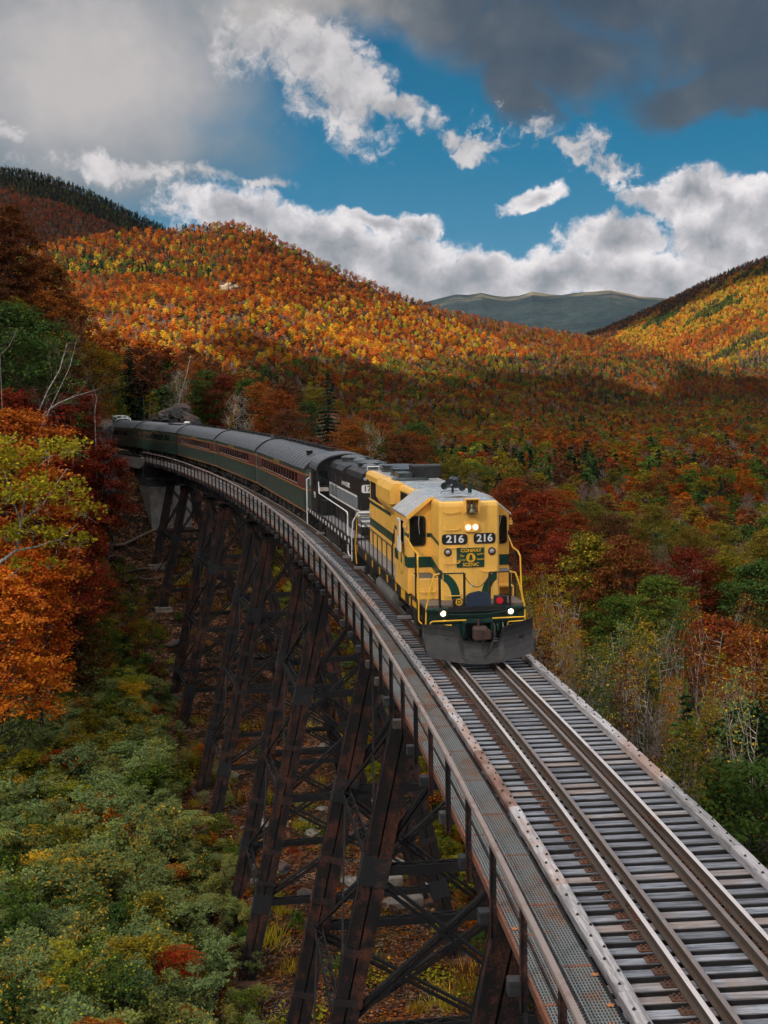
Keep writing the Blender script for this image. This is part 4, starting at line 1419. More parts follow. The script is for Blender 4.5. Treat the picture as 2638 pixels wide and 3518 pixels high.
# front steps, black wells at both corners
for sd in (-1, 1):
    b = MB(); xa, xb = sorted((sd * 1.02, sd * 1.47))
    b.box(xa, xb, .16, .20, .45, 1.46); b.box(xa, xb, .86, .90, .45, 1.46); b.box(min(sd * 1.0, sd * 1.04), max(sd * 1.0, sd * 1.04), .2, .86, .45, 1.46)
    for z in (.48, .80, 1.12): b.box(xa, xb, .2, .86, z, z + .03)
    Yc.part(b, 'step_well', MT['black_paint'])
# ditch lights
for x in (-.93, .99):
    b = MB(); b.lathe([(.02, 0), (.13, 0), (.145, .02), (.145, .10), (.12, .10)], (x, .02, 1.33), (0, -1, 0), 18); h_ = Yc.part(b, 'ditch_light', MT['dark_green_frame'])
    b = MB(); b.lathe([(.01, .085), (.118, .085), (.118, .095), (.085, .10), (.01, .102)], (x, .02, 1.33), (0, -1, 0), 18); b.build('reflector', MT['lamp_reflector'], h_)
    b = MB(); b.lathe([(.01, .103), (.062, .103), (.04, .125), (.01, .13)], (x, .02, 1.33), (0, -1, 0), 18); b.build('lamp_glass', MT['lamp_glow'], h_)
# high nose
b = MB()
TN, HW = 2.42, .88
prof = [(-HW + .06, TN), (-HW + .06, 1.10), (-HW + .14, .98), (.06, .90), (HW - .02, .98), (HW + .06, 1.10), (HW + .06, TN)]
zs_ = [1.53, 4.22, 4.31, 4.35]; ins = [0, 0, .025, .09]
vs = []
cxn = .06
for z, k in zip(zs_, ins):
    for (x, t) in prof: vs.append((cxn + (x - cxn) * (1 - k), t + (k * 1.0 if t < 2 else 0), z))
n = len(prof); fs = []
for r in range(3):
    for i in range(n): fs.append((r * n + i, r * n + (i + 1) % n, (r + 1) * n + (i + 1) % n, (r + 1) * n + i))
fs += [tuple(range(n - 1, -1, -1)), tuple(3 * n + i for i in range(n))]
b.add(vs, fs)
nose = Yc.part(b, 'nose', MT['yellow_paint'])
b = MB(); b.box(-HW + .16, HW - .04, 1.12, 2.40, 4.351, 4.362); Yc.part(b, 'nose_roof', MT['roof_silver'])
# cab
HWc = 1.52
cprof = [(-HWc, 1.53), (-HWc, 3.86), (-HWc + .05, 3.93), (-.86, 4.36), (0, 4.42), (.98, 4.36), (HWc - .02, 3.88), (HWc + .02, 3.80), (HWc + .02, 1.53)]
b = MB(); b.prism(cprof, 'y', 2.40, 4.98); cab = Yc.part(b, 'cab', MT['yellow_paint'])
rp = [(-HWc - .05, 3.80), (-HWc - .06, 3.85), (-.88, 4.385), (0, 4.445), (.98, 4.385), (HWc + .06, 3.86), (HWc + .06, 3.81), (.97, 4.33), (0, 4.40), (-.86, 4.34)]
b = MB(); b.prism(rp, 'y', 2.30, 5.06); Yc.part(b, 'cab_roof', MT['roof_silver'])
# yellow front edge of the cab roof
b = MB(); b.prism([(-HWc - .055, 3.78), (-HWc - .065, 3.84), (-.885, 4.378), (-.72, 4.39), (-.86, 4.28), (-HWc, 3.74)], 'y', 2.25, 2.302); Yc.part(b, 'roof_edge', MT['yellow_paint'])


def window(car, parent, pts, axis, pos, thick, rim, gmat='dark_glass', fmat='black_paint', name='window'):
    "glass with a raised rim; pts is the outline in the plane"
    sg = -1 if thick < 0 else 1
    c = np.mean(pts, 0)
    outer = [tuple(c + (np.array(p) - c) * (1 + rim)) for p in pts]
    b = MB()
    n = len(pts); P3 = (lambda p, a: (p[0], a, p[1])) if axis == 'y' else (lambda p, a: (a, p[0], p[1]))
    vs = [P3(p, pos) for p in outer] + [P3(p, pos + thick) for p in outer] + [P3(p, pos + thick) for p in pts] + [P3(p, pos + thick * .3) for p in pts]
    fs = [(i, (i + 1) % n, n + (i + 1) % n, n + i) for i in range(n)] + [(n + i, n + (i + 1) % n, 2 * n + (i + 1) % n, 2 * n + i) for i in range(n)] + [(2 * n + i, 2 * n + (i + 1) % n, 3 * n + (i + 1) % n, 3 * n + i) for i in range(n)]
    b.add(vs, fs); w = car.part(b, name, MT[fmat], parent) if parent is None else b.build(name, MT[fmat], parent)
    b = MB(); b.add([P3(p, pos + thick * .3) for p in pts], [tuple(range(n))]); b.build('pane', MT[gmat], w)
    return w


def rr(x0, x1, z0, z1, r, k=3):
    pts = []
    for cx, cz, a0 in ((x1 - r, z1 - r, 0), (x0 + r, z1 - r, 90), (x0 + r, z0 + r, 180), (x1 - r, z0 + r, 270)):
        for i in range(k + 1):
            a = D2R(a0 + 90 * i / k); pts.append((cx + r * math.cos(a), cz + r * math.sin(a)))
    return pts


window(Yc, cab, rr(-1.44, -1.00, 2.98, 3.80, .10), 'y', 2.398, -.03, .09)
window(Yc, cab, rr(1.12, 1.46, 2.98, 3.76, .09), 'y', 2.398, -.03, .09)
pipe(Yc, [(-1.18, 2.36, 3.84), (-1.20, 2.33, 3.60), (-1.17, 2.34, 3.30)], .010, 'wiper', 'silver_window')
pipe(Yc, [(1.30, 2.36, 3.80), (1.26, 2.33, 3.60), (1.22, 2.34, 3.45)], .010, 'wiper', 'silver_window')
# cab side window, sunshade and mirror
window(Yc, cab, rr(3.0, 3.75, 2.95, 3.62, .06), 'x', -HWc - .002, -.02, .06, fmat='silver_window')
b = MB(); b.box(-HWc - .16, -HWc - .12, 2.95, 3.45, 3.10, 3.70); b.box(-HWc - .155, -HWc - .115, 2.93, 3.47, 2.72, 3.08)
Yc.part(b, 'wind_deflector', MT['white_paint'])
b = MB(); b.box(-HWc - .165, -HWc - .161, 3.01, 3.39, 3.17, 3.64); Yc.part(b, 'deflector_glass', MT['yellow_paint'])
for x in (-HWc - .07, HWc + .09):
    b = MB(); b.box(x - .05, x + .05, 2.42, 2.54, 3.50, 3.62); b.cyl((x, 2.48, 3.62), (x, 2.48, 3.70), .03, 6); Yc.part(b, 'marker_lamp', MT['yellow_paint'])
# battery box left, toolbox right with a shelf
b = MB(); b.bbox(-1.44, -.82, 1.18, 2.40, 1.53, 2.14, .02)
for k in range(4): b.box(-1.452, -1.438, 1.30, 1.60, 1.72 + k * .09, 1.76 + k * .09)
bx = Yc.part(b, 'battery_box', MT['yellow_paint'])
b = MB(); b.box(-1.38, -.86, 1.25, 2.36, 2.141, 2.152); b.build('box_lid', MT['box_top'], bx)
b = MB(); b.box(.96, 1.46, 1.75, 2.40, 1.53, 2.20); b.box(.96, 1.46, 1.35, 1.75, 1.80, 1.85); b.box(1.40, 1.46, 1.35, 1.75, 1.53, 1.85); bx = Yc.part(b, 'tool_box', MT['yellow_paint'])
b = MB(); b.box(1.0, 1.44, 1.78, 2.38, 2.201, 2.21); b.build('box_lid', MT['walk_grey'], bx)


def skin(name, polys, mat, off=.004, parent=None, face='nose'):
    "a painted band that follows the faceted nose; polys in (x, z)"
    b = MB()
    for poly in polys:
        # resample across the ridge so the band lies on both planes
        vs = []
        for (x, z) in poly: vs.append((x, nose_t(x) - off, z))
        b.add(vs, [tuple(range(len(vs)))])
    return Yc.part(b, name, MT[mat], parent)


# green antler stripes, one each side, running down to the middle
def antler(sd):
    pts_o, pts_i = [], []
    for k in range(13):
        f = k / 12
        a = D2R(90 * f)
        # outer arc from (0.84, 2.30) curving down to (0.30, 1.55)
        x_o = .30 + .56 * math.cos(a) ** .9 if a < 1.57 else .30
        pts_o.append((.30 + .58 * (1 - math.sin(a)) , 1.55 + .78 * math.cos(a)))
        pts_i.append((.55 + .33 * (1 - math.sin(a)), 1.55 + .56 * math.cos(a)))
    quads_ = []
    for k in range(12):
        q = [pts_o[k], pts_o[k + 1], pts_i[k + 1], pts_i[k]]
        quads_.append([(.06 + sd * min(x, .78), z) for x, z in q])
    return quads_


skin('green_stripe', antler(-1), 'green_paint'); skin('green_stripe', antler(1), 'green_paint')
# band over the side of the nose and cab front
b = MB()
xl = cxn - HW - .004; xl = -HW + .06 - .004
b.add([(xl, 1.10, 2.16), (xl, 1.10, 2.42), (xl, 2.40, 2.62), (xl, 2.40, 2.30)], [(0, 1, 2, 3)])
b.add([(xl, 1.10, 3.08), (xl, 1.10, 3.18), (xl, 2.40, 3.32), (xl, 2.40, 3.20)], [(0, 1, 2, 3)])
b.add([(-HW + .14 - .003, .976, 2.12), (-HW + .14 - .003, .976, 2.36), (xl, 1.098, 2.42), (xl, 1.098, 2.16)], [(0, 1, 2, 3)])
for x0, x1 in ((-1.521, -.83), (.95, 1.541)):
    b.box(x0, x1, 2.392, 2.399, 2.30, 2.62)
for x0, x1 in ((-1.521, -1.48), (-.95, -.83), (.95, 1.05), (1.5, 1.541)): b.box(x0, x1, 2.3925, 2.3985, 3.20, 3.32)
Yc.part(b, 'green_band', MT['green_paint'])
b = MB()
for (t0, t1, z0, z1) in ((2.40, 3.0, 2.30, 2.62), (4.3, 4.98, 2.30, 2.62), (2.40, 2.95, 3.20, 3.32), (3.8, 4.98, 3.20, 3.32)):
    b.box(-HWc - .006, -HWc - .001, t0, t1, z0, z1)
Yc.part(b, 'green_band', MT['green_paint'])
# round emblem on the cab side
b = MB()
for k in range(24):
    a0, a1 = 2 * math.pi * k / 24, 2 * math.pi * (k + 1) / 24
    q = lambda a, r: (-HWc - .006, 3.65 + r * math.cos(a), 2.45 + r * 1.0 * math.sin(a))
    b.add([q(a0, .50), q(a1, .50), q(a1, .47), q(a0, .47)], [(0, 1, 2, 3)])
b.add([(-HWc - .006, 3.65, 2.75), (-HWc - .006, 3.5, 2.3), (-HWc - .006, 3.8, 2.3)], [(0, 1, 2)])
Yc.part(b, 'emblem', MT['green_paint'])
b = MB(); b.prism([(-.03 + x, z) for x, z in [(.05, 1.98), (.17, 1.98), (.11, 1.90)]], 'y', .895, .899); Yc.part(b, 'white_triangle', MT['white_paint'])


# things fixed on the two planes of the nose
def plane_panel(name, x0, x1, z0, z1, r, mat, th=.02, dz=0.0, parent=None):
    pts = rr(x0, x1, z0, z1, r); b = MB(); n = len(pts)
    vs = [(x, nose_t(x) - .001, z) for x, z in pts] + [(x, nose_t(x) - th, z) for x, z in pts]
    b.add(vs, [(i, (i + 1) % n, n + (i + 1) % n, n + i) for i in range(n)] + [tuple(range(n, 2 * n))])
    return Yc.part(b, name, MT[mat], parent)


PLA = math.atan(.08 / .80)


def nose_text(s, x, z, size, mat, parent, bold=0.0, shear=0.0, sx=1.0, tilt=0.0, off=.03, spacing=1.0):
    o = text_obj(s, size, MT[mat], parent, (0, 0, 0), 'front', bold, tilt, shear, sx, spacing=spacing)
    ang = PLA if x > .06 else -PLA
    base_ = Vector((x, nose_t(x) - off - Yc.h * (parent is Yc.root), z))
    if parent is not Yc.root: base_ = Vector((x, nose_t(x) - off, z))
    o.matrix_local = Matrix.Translation(base_) @ Matrix.Rotation(ang, 4, 'Z') @ Matrix(((1, 0, 0), (0, 0, -1), (0, 1, 0))).to_4x4() @ Matrix.Rotation(tilt, 4, 'Z') @ Matrix.Diagonal((sx, 1, 1, 1))
    return o


nbd = plane_panel('number_board', -.76, -.03, 3.13, 3.43, .09, 'black_paint')
nose_text('216', -.385, 3.28, .30, 'white_paint', nbd, .022, sx=1.15)
nbd = plane_panel('number_board', .15, .80, 3.14, 3.44, .09, 'black_paint')
nose_text('216', .475, 3.29, .30, 'white_paint', nbd, .022, sx=1.08)
# twin headlight
hb = plane_panel('headlight_housing', -.13, .30, 3.49, 3.77, .08, 'yellow_paint', .07)
for x in (-.02, .19):
    b = MB(); b.lathe([(.01, 0), (.096, 0), (.096, .012), (.01, .014)], (x, nose_t(x) - .07, 3.625), (0, -1, 0), 18); b.build('reflector', MT['lamp_reflector'], hb)
    b = MB(); b.lathe([(.01, .015), (.055, .015), (.04, .035), (.01, .04)], (x, nose_t(x) - .07, 3.625), (0, -1, 0), 18); b.build('lamp_glass', MT['lamp_glow'], hb)
# class lights
for x in (-.59, .69):
    b = MB(); b.lathe([(.01, 0), (.115, 0), (.115, .02), (.085, .03)], (x, nose_t(x), 2.91), (0, -1, 0), 18); h_ = Yc.part(b, 'class_light', MT['rust_coupler'])
    b = MB(); b.lathe([(.01, .02), (.075, .02), (.055, .06), (.01, .075)], (x, nose_t(x), 2.91), (0, -1, 0), 14); b.build('lens', MT['silver_window'], h_)
# sign: a board bent over the ridge
b = MB()
for xa, xb in ((-.34, .06), (.06, .46)):
    vs = [(x, nose_t(x) - off_, z) for off_ in (.001, .022) for x, z in ((xa, 2.47), (xb, 2.47), (xb, 3.03), (xa, 3.03))]
    b.add(vs, [(4, 5, 6, 7), (0, 1, 5, 4), (1, 2, 6, 5), (2, 3, 7, 6), (3, 0, 4, 7)])
sign = Yc.part(b, 'name_board', MT['green_paint']); sign['label'] = 'green sign reading CONWAY SCENIC around a round tree badge'
for s_, x, z, sz, sh, tl in (('CO', -.055, 2.955, .125, 0, 0), ('N', .06, 2.955, .125, 0, 0), ('WAY', .22, 2.955, .125, 0, 0), ('SCE', -.06, 2.545, .125, 0, 0), ('NIC', .19, 2.545, .125, 0, 0)):
    pass
nose_text('CON', -.075, 2.95, .135, 'yellow_rail_paint', sign, .025)
nose_text('WAY', .215, 2.95, .135, 'yellow_rail_paint', sign, .025)
nose_text('SCE', -.060, 2.545, .135, 'yellow_rail_paint', sign, .025)
nose_text('NIC', .185, 2.545, .135, 'yellow_rail_paint', sign, .025)
nose_text('The', -.20, 2.80, .085, 'yellow_rail_paint', sign, .01, .3, tilt=.05)
nose_text('NOTCH', -.20, 2.67, .07, 'yellow_rail_paint', sign, .015, tilt=.12)
nose_text('TRAIN', .335, 2.84, .07, 'yellow_rail_paint', sign, .015, tilt=.15)
nose_text('Route', .335, 2.70, .085, 'yellow_rail_paint', sign, .01, .3, tilt=.05)
b = MB(); b.lathe([(.005, .024), (.135, .024), (.135, .030), (.005, .031)], (.06, .90, 2.745), (0, -1, 0), 22); bd = b.build('badge', MT['yellow_rail_paint'], sign)
b = MB()
tree_ = [(0, .11), (.035, .06), (.018, .06), (.055, .01), (.025, .01), (.075, -.06), (.012, -.055), (.012, -.10), (-.012, -.10), (-.012, -.055), (-.075, -.06), (-.025, .01), (-.055, .01), (-.018, .06), (-.035, .06)]
ctr = len(tree_); vs = [(.06 + x, .866, 2.745 + z) for x, z in tree_] + [(.06, .866, 2.745)]
b.add(vs, [(i, (i + 1) % ctr, ctr) for i in range(ctr)]); b.build('tree_mark', MT['green_paint'], sign)
# grab irons on the nose
for z in (4.05, 3.56, 3.05, 2.60): grab(Yc, -.70, -.26, nose_t(-.5), z, 'yellow_paint')
for z in (1.66,): grab(Yc, -.68, -.24, nose_t(-.5), z, 'yellow_paint')
grab(Yc, .38, .80, nose_t(.6), 2.34, 'yellow_paint')
grab(Yc, -1.38, -.92, 1.18, 1.76, 'yellow_paint')
for x in (-.66, -.3): grab(Yc, x, x + .04, nose_t(-.5), 2.28, 'yellow_paint')
# bell in its bracket
b = MB(); b.box(-.12, -.09, .72, .98, 4.05, 4.42); b.box(.26, .29, .72, .98, 4.05, 4.42); b.box(-.12, .29, .95, .98, 4.05, 4.42); b.box(-.12, .29, .72, .98, 4.41, 4.44)
br = Yc.part(b, 'bell_bracket', MT['yellow_paint'])
b = MB(); b.lathe([(.155, -.24), (.14, -.22), (.10, -.14), (.085, -.06), (.07, -.01), (.02, .02)], (.09, .78, 4.30), (0, 0, 1), 20); b.cyl((.09, .78, 4.30), (.09, .78, 4.42), .025, 8); b.lathe([(.01, -.30), (.025, -.27), (.01, -.24)], (.09, .78, 4.30), (0, 0, 1), 8)
b.build('bell', MT['brass_bell'], br)
# horn cluster
b = MB()
for (x, z, t, dr) in ((-.30, 4.66, 2.95, -1), (-.18, 4.78, 2.85, -1), (.02, 4.70, 2.8, -1), (.20, 4.62, 2.75, -1), (.13, 4.80, 3.25, 1), (.02, 4.82, 3.3, 1)):
    b.lathe([(.025, -.34), (.03, -.12), (.055, -.04), (.11, 0), (.115, .01), (.08, -.005)], (x, t, z), (0, dr, 0), 14)
b.cyl((-.02, 3.1, 4.42), (-.02, 3.1, 4.66), .035, 6); b.tube([(-.30, 3.15, 4.62), (.20, 3.12, 4.62)], .03, 6); b.tube([(-.45, 2.7, 4.45), (-.45, 2.7, 4.52), (.1, 2.9, 4.52)], .012, 5)
Yc.part(b, 'air_horn', MT['bronze_horn'])
b = MB(); b.cyl((.55, 3.3, 4.40), (.55, 3.3, 4.68), .06, 10); b.cyl((.55, 3.3, 4.68), (.55, 3.3, 4.71), .068, 10); Yc.part(b, 'antenna', MT['dark_green_frame'])
# long hood
b = MB(); H2 = 1.0
b.box(-.96, .98, 4.98, 15.3, 1.53, 4.06)
hp = [(-.96, 4.05), (-.96, 4.26), (-.90, 4.36), (-.80, 4.40), (.82, 4.40), (.92, 4.36), (.98, 4.26), (.98, 4.05)]
b.prism(hp, 'y', 4.98, 15.3)
hood = Yc.part(b, 'long_hood', MT['yellow_paint'])
b = MB(); b.box(-.80, .82, 5.0, 15.25, 4.401, 4.412)
for t in (5.3, 8.0, 11.1): b.box(-.82, .84, t, t + .05, 4.40, 4.43)
for t in (6.0, 7.4, 9.2, 10.7, 12.5): b.tube([(-.62, t, 4.41), (-.62, t, 4.47), (-.56, t, 4.47), (-.56, t, 4.41)], .012, 4); b.tube([(.62, t, 4.41), (.62, t, 4.47), (.68, t, 4.47), (.68, t, 4.41)], .012, 4)
Yc.part(b, 'hood_roof', MT['roof_silver'])
# flared dynamic-brake blister with its sloped underside
b = MB()
bl = [(-.96, 3.25), (-1.26, 3.62), (-1.30, 3.74), (-1.30, 4.20), (-1.16, 4.42), (-.80, 4.43), (-.80, 3.25)]
vs = []
for t, k in ((7.6, 0), (8.1, 1), (10.6, 1), (11.2, 0)):
    for (x, z) in bl:
        if k == 0 and z < 3.7: vs.append((-.962, t, 3.74))
        else: vs.append((x if k else min(x, -1.0) * .98 if x < -.97 else x, t, z))
n = len(bl); fs = []
for r in range(3):
    for i in range(n): fs.append((r * n + i, r * n + (i + 1) % n, (r + 1) * n + (i + 1) % n, (r + 1) * n + i))
fs += [tuple(range(n)), tuple(3 * n + i for i in range(n - 1, -1, -1))]
b.add(vs, fs); Yc.part(b, 'brake_blister', MT['yellow_paint'])
# radiator flare at the rear
b = MB(); b.prism([(-.96, 4.06), (-1.12, 4.10), (-1.12, 4.30), (-1.02, 4.41), (-.80, 4.42), (-.80, 4.06)], 'y', 11.6, 15.3); Yc.part(b, 'radiator_flare', MT['yellow_paint'])
for t0, t1, z0, z1 in ((5.2, 7.3, 3.55, 4.20), (11.7, 15.0, 3.35, 4.04)):
    b = MB(); b.box(-.975, -.962, t0, t1, z0, z1)
    for k in range(int((t1 - t0) / .12)): b.box(-.99, -.97, t0 + .02 + k * .12, t0 + .05 + k * .12, z0, z1)
    Yc.part(b, 'intake_grille', MT['under_black'])
# hood doors: raised panels with latches
for t in np.arange(5.3, 15.0, .78):
    b = MB(); z1 = 3.48 if t < 7.4 else (3.15 if 7.4 < t < 11.4 else 3.28)
    b.bbox(-.974, -.960, t, t + .72, 1.60, z1, .004); b.box(-.984, -.974, t + .60, t + .64, 2.35, 2.45); b.box(-.984, -.974, t + .60, t + .64, 2.9, 3.0)
    Yc.part(b, 'hood_door', MT['yellow_paint'])
b = MB(); b.box(-.982, -.976, 4.985, 15.3, 2.28, 2.58); b.box(-.9825, -.9765, 9.6, 15.3, 3.14, 3.26); b.box(-.982, -.976, 4.985, 5.4, 3.14, 3.26)
Yc.part(b, 'green_band', MT['green_paint'])
text_obj('216', 1.05, MT['green_paint'], Yc.root, (-.992, 7.2 - Yc.h, 2.93), 'left', .012, sx=.95)
# roof equipment: exhaust box, fans
b = MB(); b.bbox(-.10, .98, 10.2, 10.95, 4.42, 4.88, .05); Yc.part(b, 'exhaust_stack', MT['black_paint'])
b = MB(); b.box(-.62, -.12, 10.0, 11.1, 4.41, 4.62); b.box(-.9, .3, 9.0, 9.9, 4.41, 4.47); Yc.part(b, 'roof_hatch', MT['roof_dark'])
for (x, t, r) in ((.05, 12.1, .60), (.05, 13.35, .40), (.05, 14.5, .62)):
    b = MB(); b.lathe([(.02, 0), (r + .06, 0), (r + .06, .05), (r, .06), (r, .21), (r + .04, .22), (r + .04, .26), (r - .08, .27), (.02, .22)], (x, t, 4.41), (0, 0, 1), 22)
    f_ = Yc.part(b, 'radiator_fan', MT['roof_dark'])
# air reservoirs and fuel tank
b = MB()
for sd in (-1, 1): b.lathe([(.05, -.04), (.22, 0), (.25, .06), (.25, 1.9), (.26, 1.92), (.26, 2.02), (.25, 2.04), (.25, 3.9), (.22, 3.96), (.05, 4.0)], (sd * 1.27, 5.9, .78), (0, 1, 0), 16)
Yc.part(b, 'air_reservoir', MT['grey_tank'], smooth=False)
b = MB(); b.bbox(-.95, .95, 6.5, 11.2, .38, 1.0, .12); Yc.part(b, 'fuel_tank', MT['under_black'])
b = MB()
for t in (5.7, 10.4, 11.6, 12.0): b.box(-1.3, -1.0, t, t + .3, .8, 1.15)
Yc.part(b, 'underframe_boxes', MT['under_black'])
truck(Yc, 3.15); truck(Yc, Lc - 3.15)
for t in (3.9, Lc - 1.2): # wooden looking step planks sticking out by the trucks
    b = MB(); b.box(-1.62, -1.2, t - .1, t + .1, .52, .60); Yc.part(b, 'truck_step', MT['walk_grey'])
# rear platform, steps
b = MB(); b.box(-1.42, 1.42, Lc - .5, Lc, 1.40, 1.53); b.box(-1.45, -1.0, Lc - .45, Lc - .41, .45, 1.46); b.box(-1.45, -1.0, Lc - .02, Lc, .45, 1.46); b.box(-1.45, -1.0, Lc - .42, Lc, .5, .53); b.box(-.6, .6, Lc, Lc + .25, .7, 1.0)
Yc.part(b, 'rear_platform', MT['black_paint'])
# left hand railing of the walkway
rail = MB(); st = MB()
rail.tube([(-1.46, 6.0, 2.50), (-1.46, 15.6, 2.50), (-1.44, 15.95, 2.52)], .022, 6)
for k, t in enumerate(np.linspace(6.1, 15.4, 9)): st.beam((-1.46, t, 1.30), (-1.46, t, 2.49), .05, .03)
Yc.part(rail, 'side_handrail', MT['black_paint'])
st2 = [Yc.part(MB().beam((-1.46, t, 1.30), (-1.46, t, 2.49), .055, .03), 'handrail_stanchion', MT['black_paint']) for t in np.linspace(6.1, 15.4, 9)]
pipe(Yc, [(-1.46, 6.0, 1.3), (-1.46, 5.95, 2.5), (-1.48, 5.3, 3.1), (-1.54, 5.0, 3.15)], .026, 'side_handrail', 'black_paint')
pipe(Yc, [(-1.46, 15.9, .65), (-1.50, 15.95, 1.4), (-1.46, 15.75, 2.1), (-1.44, 15.6, 2.55), (-1.44, 15.2, 2.60)], .03, 'rear_grab_rail', 'yellow_rail_paint')
pipe(Yc, [(-1.46, 16.5, .60), (-1.46, 16.5, 1.5), (-1.40, 16.5, 2.48), (-.5, 16.5, 2.5)], .026, 'rear_grab_rail', 'black_paint')
# front corner hand rails: black posts with yellow grab portions
for sd in (-1, 1):
    x = sd * 1.46
    pipe(Yc, [(sd * 1.54, 2.6, 3.22), (x, 1.6, 2.92), (x, .95, 2.88), (x + sd * .03, .82, 2.75), (x + sd * .03, .70, 1.9), (x + sd * .06, .50, 1.05), (x, .35, .98)], .024, 'corner_handrail', 'yellow_rail_paint')
    pipe(Yc, [(x, 1.35, 1.5), (x, 1.35, 2.90)], .03, 'corner_post', 'black_paint')
    x2 = sd * 1.0
    pipe(Yc, [(x2, .06, 2.43), (sd * 1.16, .06, 2.40), (sd * 1.25, .0, 2.1), (sd * 1.40, -.02, 1.5), (sd * 1.42, -.02, .95)], .024, 'corner_handrail', 'yellow_rail_paint')
    pipe(Yc, [(x2, .06, 1.45), (x2, .06, 2.40)], .036, 'front_post', 'black_paint')
    pipe(Yc, [(sd * .36 + .06, .06, 1.45), (sd * .36 + .06, .06, 2.42)], .036, 'front_post', 'black_paint')
    pipe(Yc, [(x2, .06, 2.43), (sd * .36 + .06, .06, 2.43)], .022, 'front_handrail', 'black_paint')
ch = [(-.30 + .72 * k / 12, .06, 2.36 - .34 * (1 - ((k - 6) / 6) ** 2)) for k in range(13)]
b = MB()
for k in range(12): b.tube([ch[k], ch[k + 1]], .012, 4)
Yc.part(b, 'safety_chain', MT['under_black'])
# drop plate, brake valve plate 'D', red disc
b = MB(); pts = [(-.26, 1.46), (.44, 1.46), (.44, 1.78), (.36, 1.86), (.09, 1.92), (-.18, 1.86), (-.26, 1.78)]; b.prism(pts, 'y', .02, .05); Yc.part(b, 'drop_plate', MT['blue_steel'])
b = MB(); b.bbox(-.62, -.34, .04, .2, 1.47, 1.70, .01); b.bbox(.56, .92, .04, .2, 1.47, 1.76, .01); Yc.part(b, 'receptacle_box', MT['black_paint'])
b = MB(); b.lathe([(.01, 0), (.10, 0), (.10, .01), (.01, .012)], (-.46, .03, 1.62), (0, -1, 0), 18); dd = Yc.part(b, 'round_plate', MT['yellow_rail_paint'])
o = text_obj('D', .16, MT['black_paint'], dd, (-.46, .014, 1.62), 'front', .03)
b = MB(); b.lathe([(.01, 0), (.10, 0), (.10, .01), (.01, .012)], (.70, .03, 1.63), (0, -1, 0), 18); Yc.part(b, 'red_disc', MT['red_disc'])

# ------------------------------------------------------------------ black hood locomotive behind it
SB = SF + 16.6 + .75
Bc = Car('diesel_locomotive', 'black white-striped diesel locomotive with arched cab roof, coupled behind the yellow one', 'locomotive', SB, 16.4)
Lb = Bc.L
b = MB(); b.box(-1.44, 1.44, .1, Lb - .1, 1.36, 1.50); b.box(-1.50, -1.42, .3, Lb - .3, 1.18, 1.505); b.box(1.42, 1.50, .3, Lb - .3, 1.18, 1.505); b.box(-.7, .7, .1, Lb, .9, 1.37)
b.box(-1.4, 1.4, .0, .12, .6, 1.46); b.box(-1.4, 1.4, Lb - .12, Lb, .6, 1.46); Bc.part(b, 'frame', MT['black_paint'])
b = MB()
for t in np.linspace(.7, Lb - .7, 15): b.box(-1.507, -1.502, t - .16, t + .16, 1.26, 1.44)
Bc.part(b, 'frame_marking', MT['white_paint'])
for sd in (-1, 1):
    b = MB(); b.box(min(sd * .93, sd * 1.42), max(sd * .93, sd * 1.42), .15, 11.4, 1.502, 1.53); Bc.part(b, 'walkway', MT['walk_grey'])
b = MB(); b.prism([(-.90, 1.53), (-.90, 3.86), (-.80, 4.08), (-.55, 4.20), (.55, 4.20), (.80, 4.08), (.90, 3.86), (.90, 1.53)], 'y', 1.15, 11.5); Bc.part(b, 'long_hood', MT['black_paint'])
b = MB(); b.prism([(-.90, 1.53), (-.90, 3.86), (-.80, 4.08), (-.55, 4.18), (.55, 4.18), (.80, 4.08), (.90, 3.86), (.90, 1.53)], 'y', 13.9, 15.4); Bc.part(b, 'short_hood', MT['black_paint'])
b = MB()
b.box(-1.50, 1.50, 11.5, 13.9, 1.53, 3.72)
arc = [(1.50 * math.cos(D2R(a)), 3.70 + .72 * math.sin(D2R(a))) for a in range(0, 181, 15)]
b.prism(arc, 'y', 11.5, 13.9); bcab = Bc.part(b, 'cab', MT['black_paint'])
arc2 = [(1.60 * math.cos(D2R(a)), 3.68 + .80 * math.sin(D2R(a))) for a in range(0, 181, 12)] + [(1.54 * math.cos(D2R(a)), 3.66 + .76 * math.sin(D2R(a))) for a in range(180, -1, -12)]
b = MB(); b.prism(arc2, 'y', 11.25, 14.15); rf = Bc.part(b, 'cab_roof', MT['coach_roof'])
window(Bc, bcab, rr(-1.40, -1.0, 2.9, 3.62, .06), 'y', 11.498, -.02, .08)
window(Bc, bcab, rr(1.0, 1.40, 2.9, 3.62, .06), 'y', 11.498, -.02, .08)
window(Bc, bcab, rr(12.0, 12.75, 2.85, 3.5, .06), 'x', -1.502, -.02, .08)
b = MB(); b.box(-1.68, -1.64, 12.9, 13.2, 2.8, 3.45); Bc.part(b, 'wind_deflector', MT['silver_window'])
b = MB(); b.box(-1.44, -.95, 11.30, 11.49, 2.62, 2.80); Bc.part(b, 'cream_box', MT['blind_cream'])
text_obj('1751', .42, MT['white_paint'], Bc.root, (-1.508, 12.5 - Bc.h, 2.35), 'left', .02)
nb2 = MB(); n_pts = rr(-.86, -.05, 3.28, 3.62, .08); nb2.prism(n_pts, 'y', 1.12, 1.15); nb_o = Bc.part(nb2, 'number_board', MT['white_paint'])
text_obj('1751', .34, MT['black_paint'], nb_o, (-.455, 1.112, 3.45), 'front', .02)
for z in (3.78, 3.02, 2.55, 2.08): grab(Bc, -.55, .0, 1.15, z, 'white_paint')
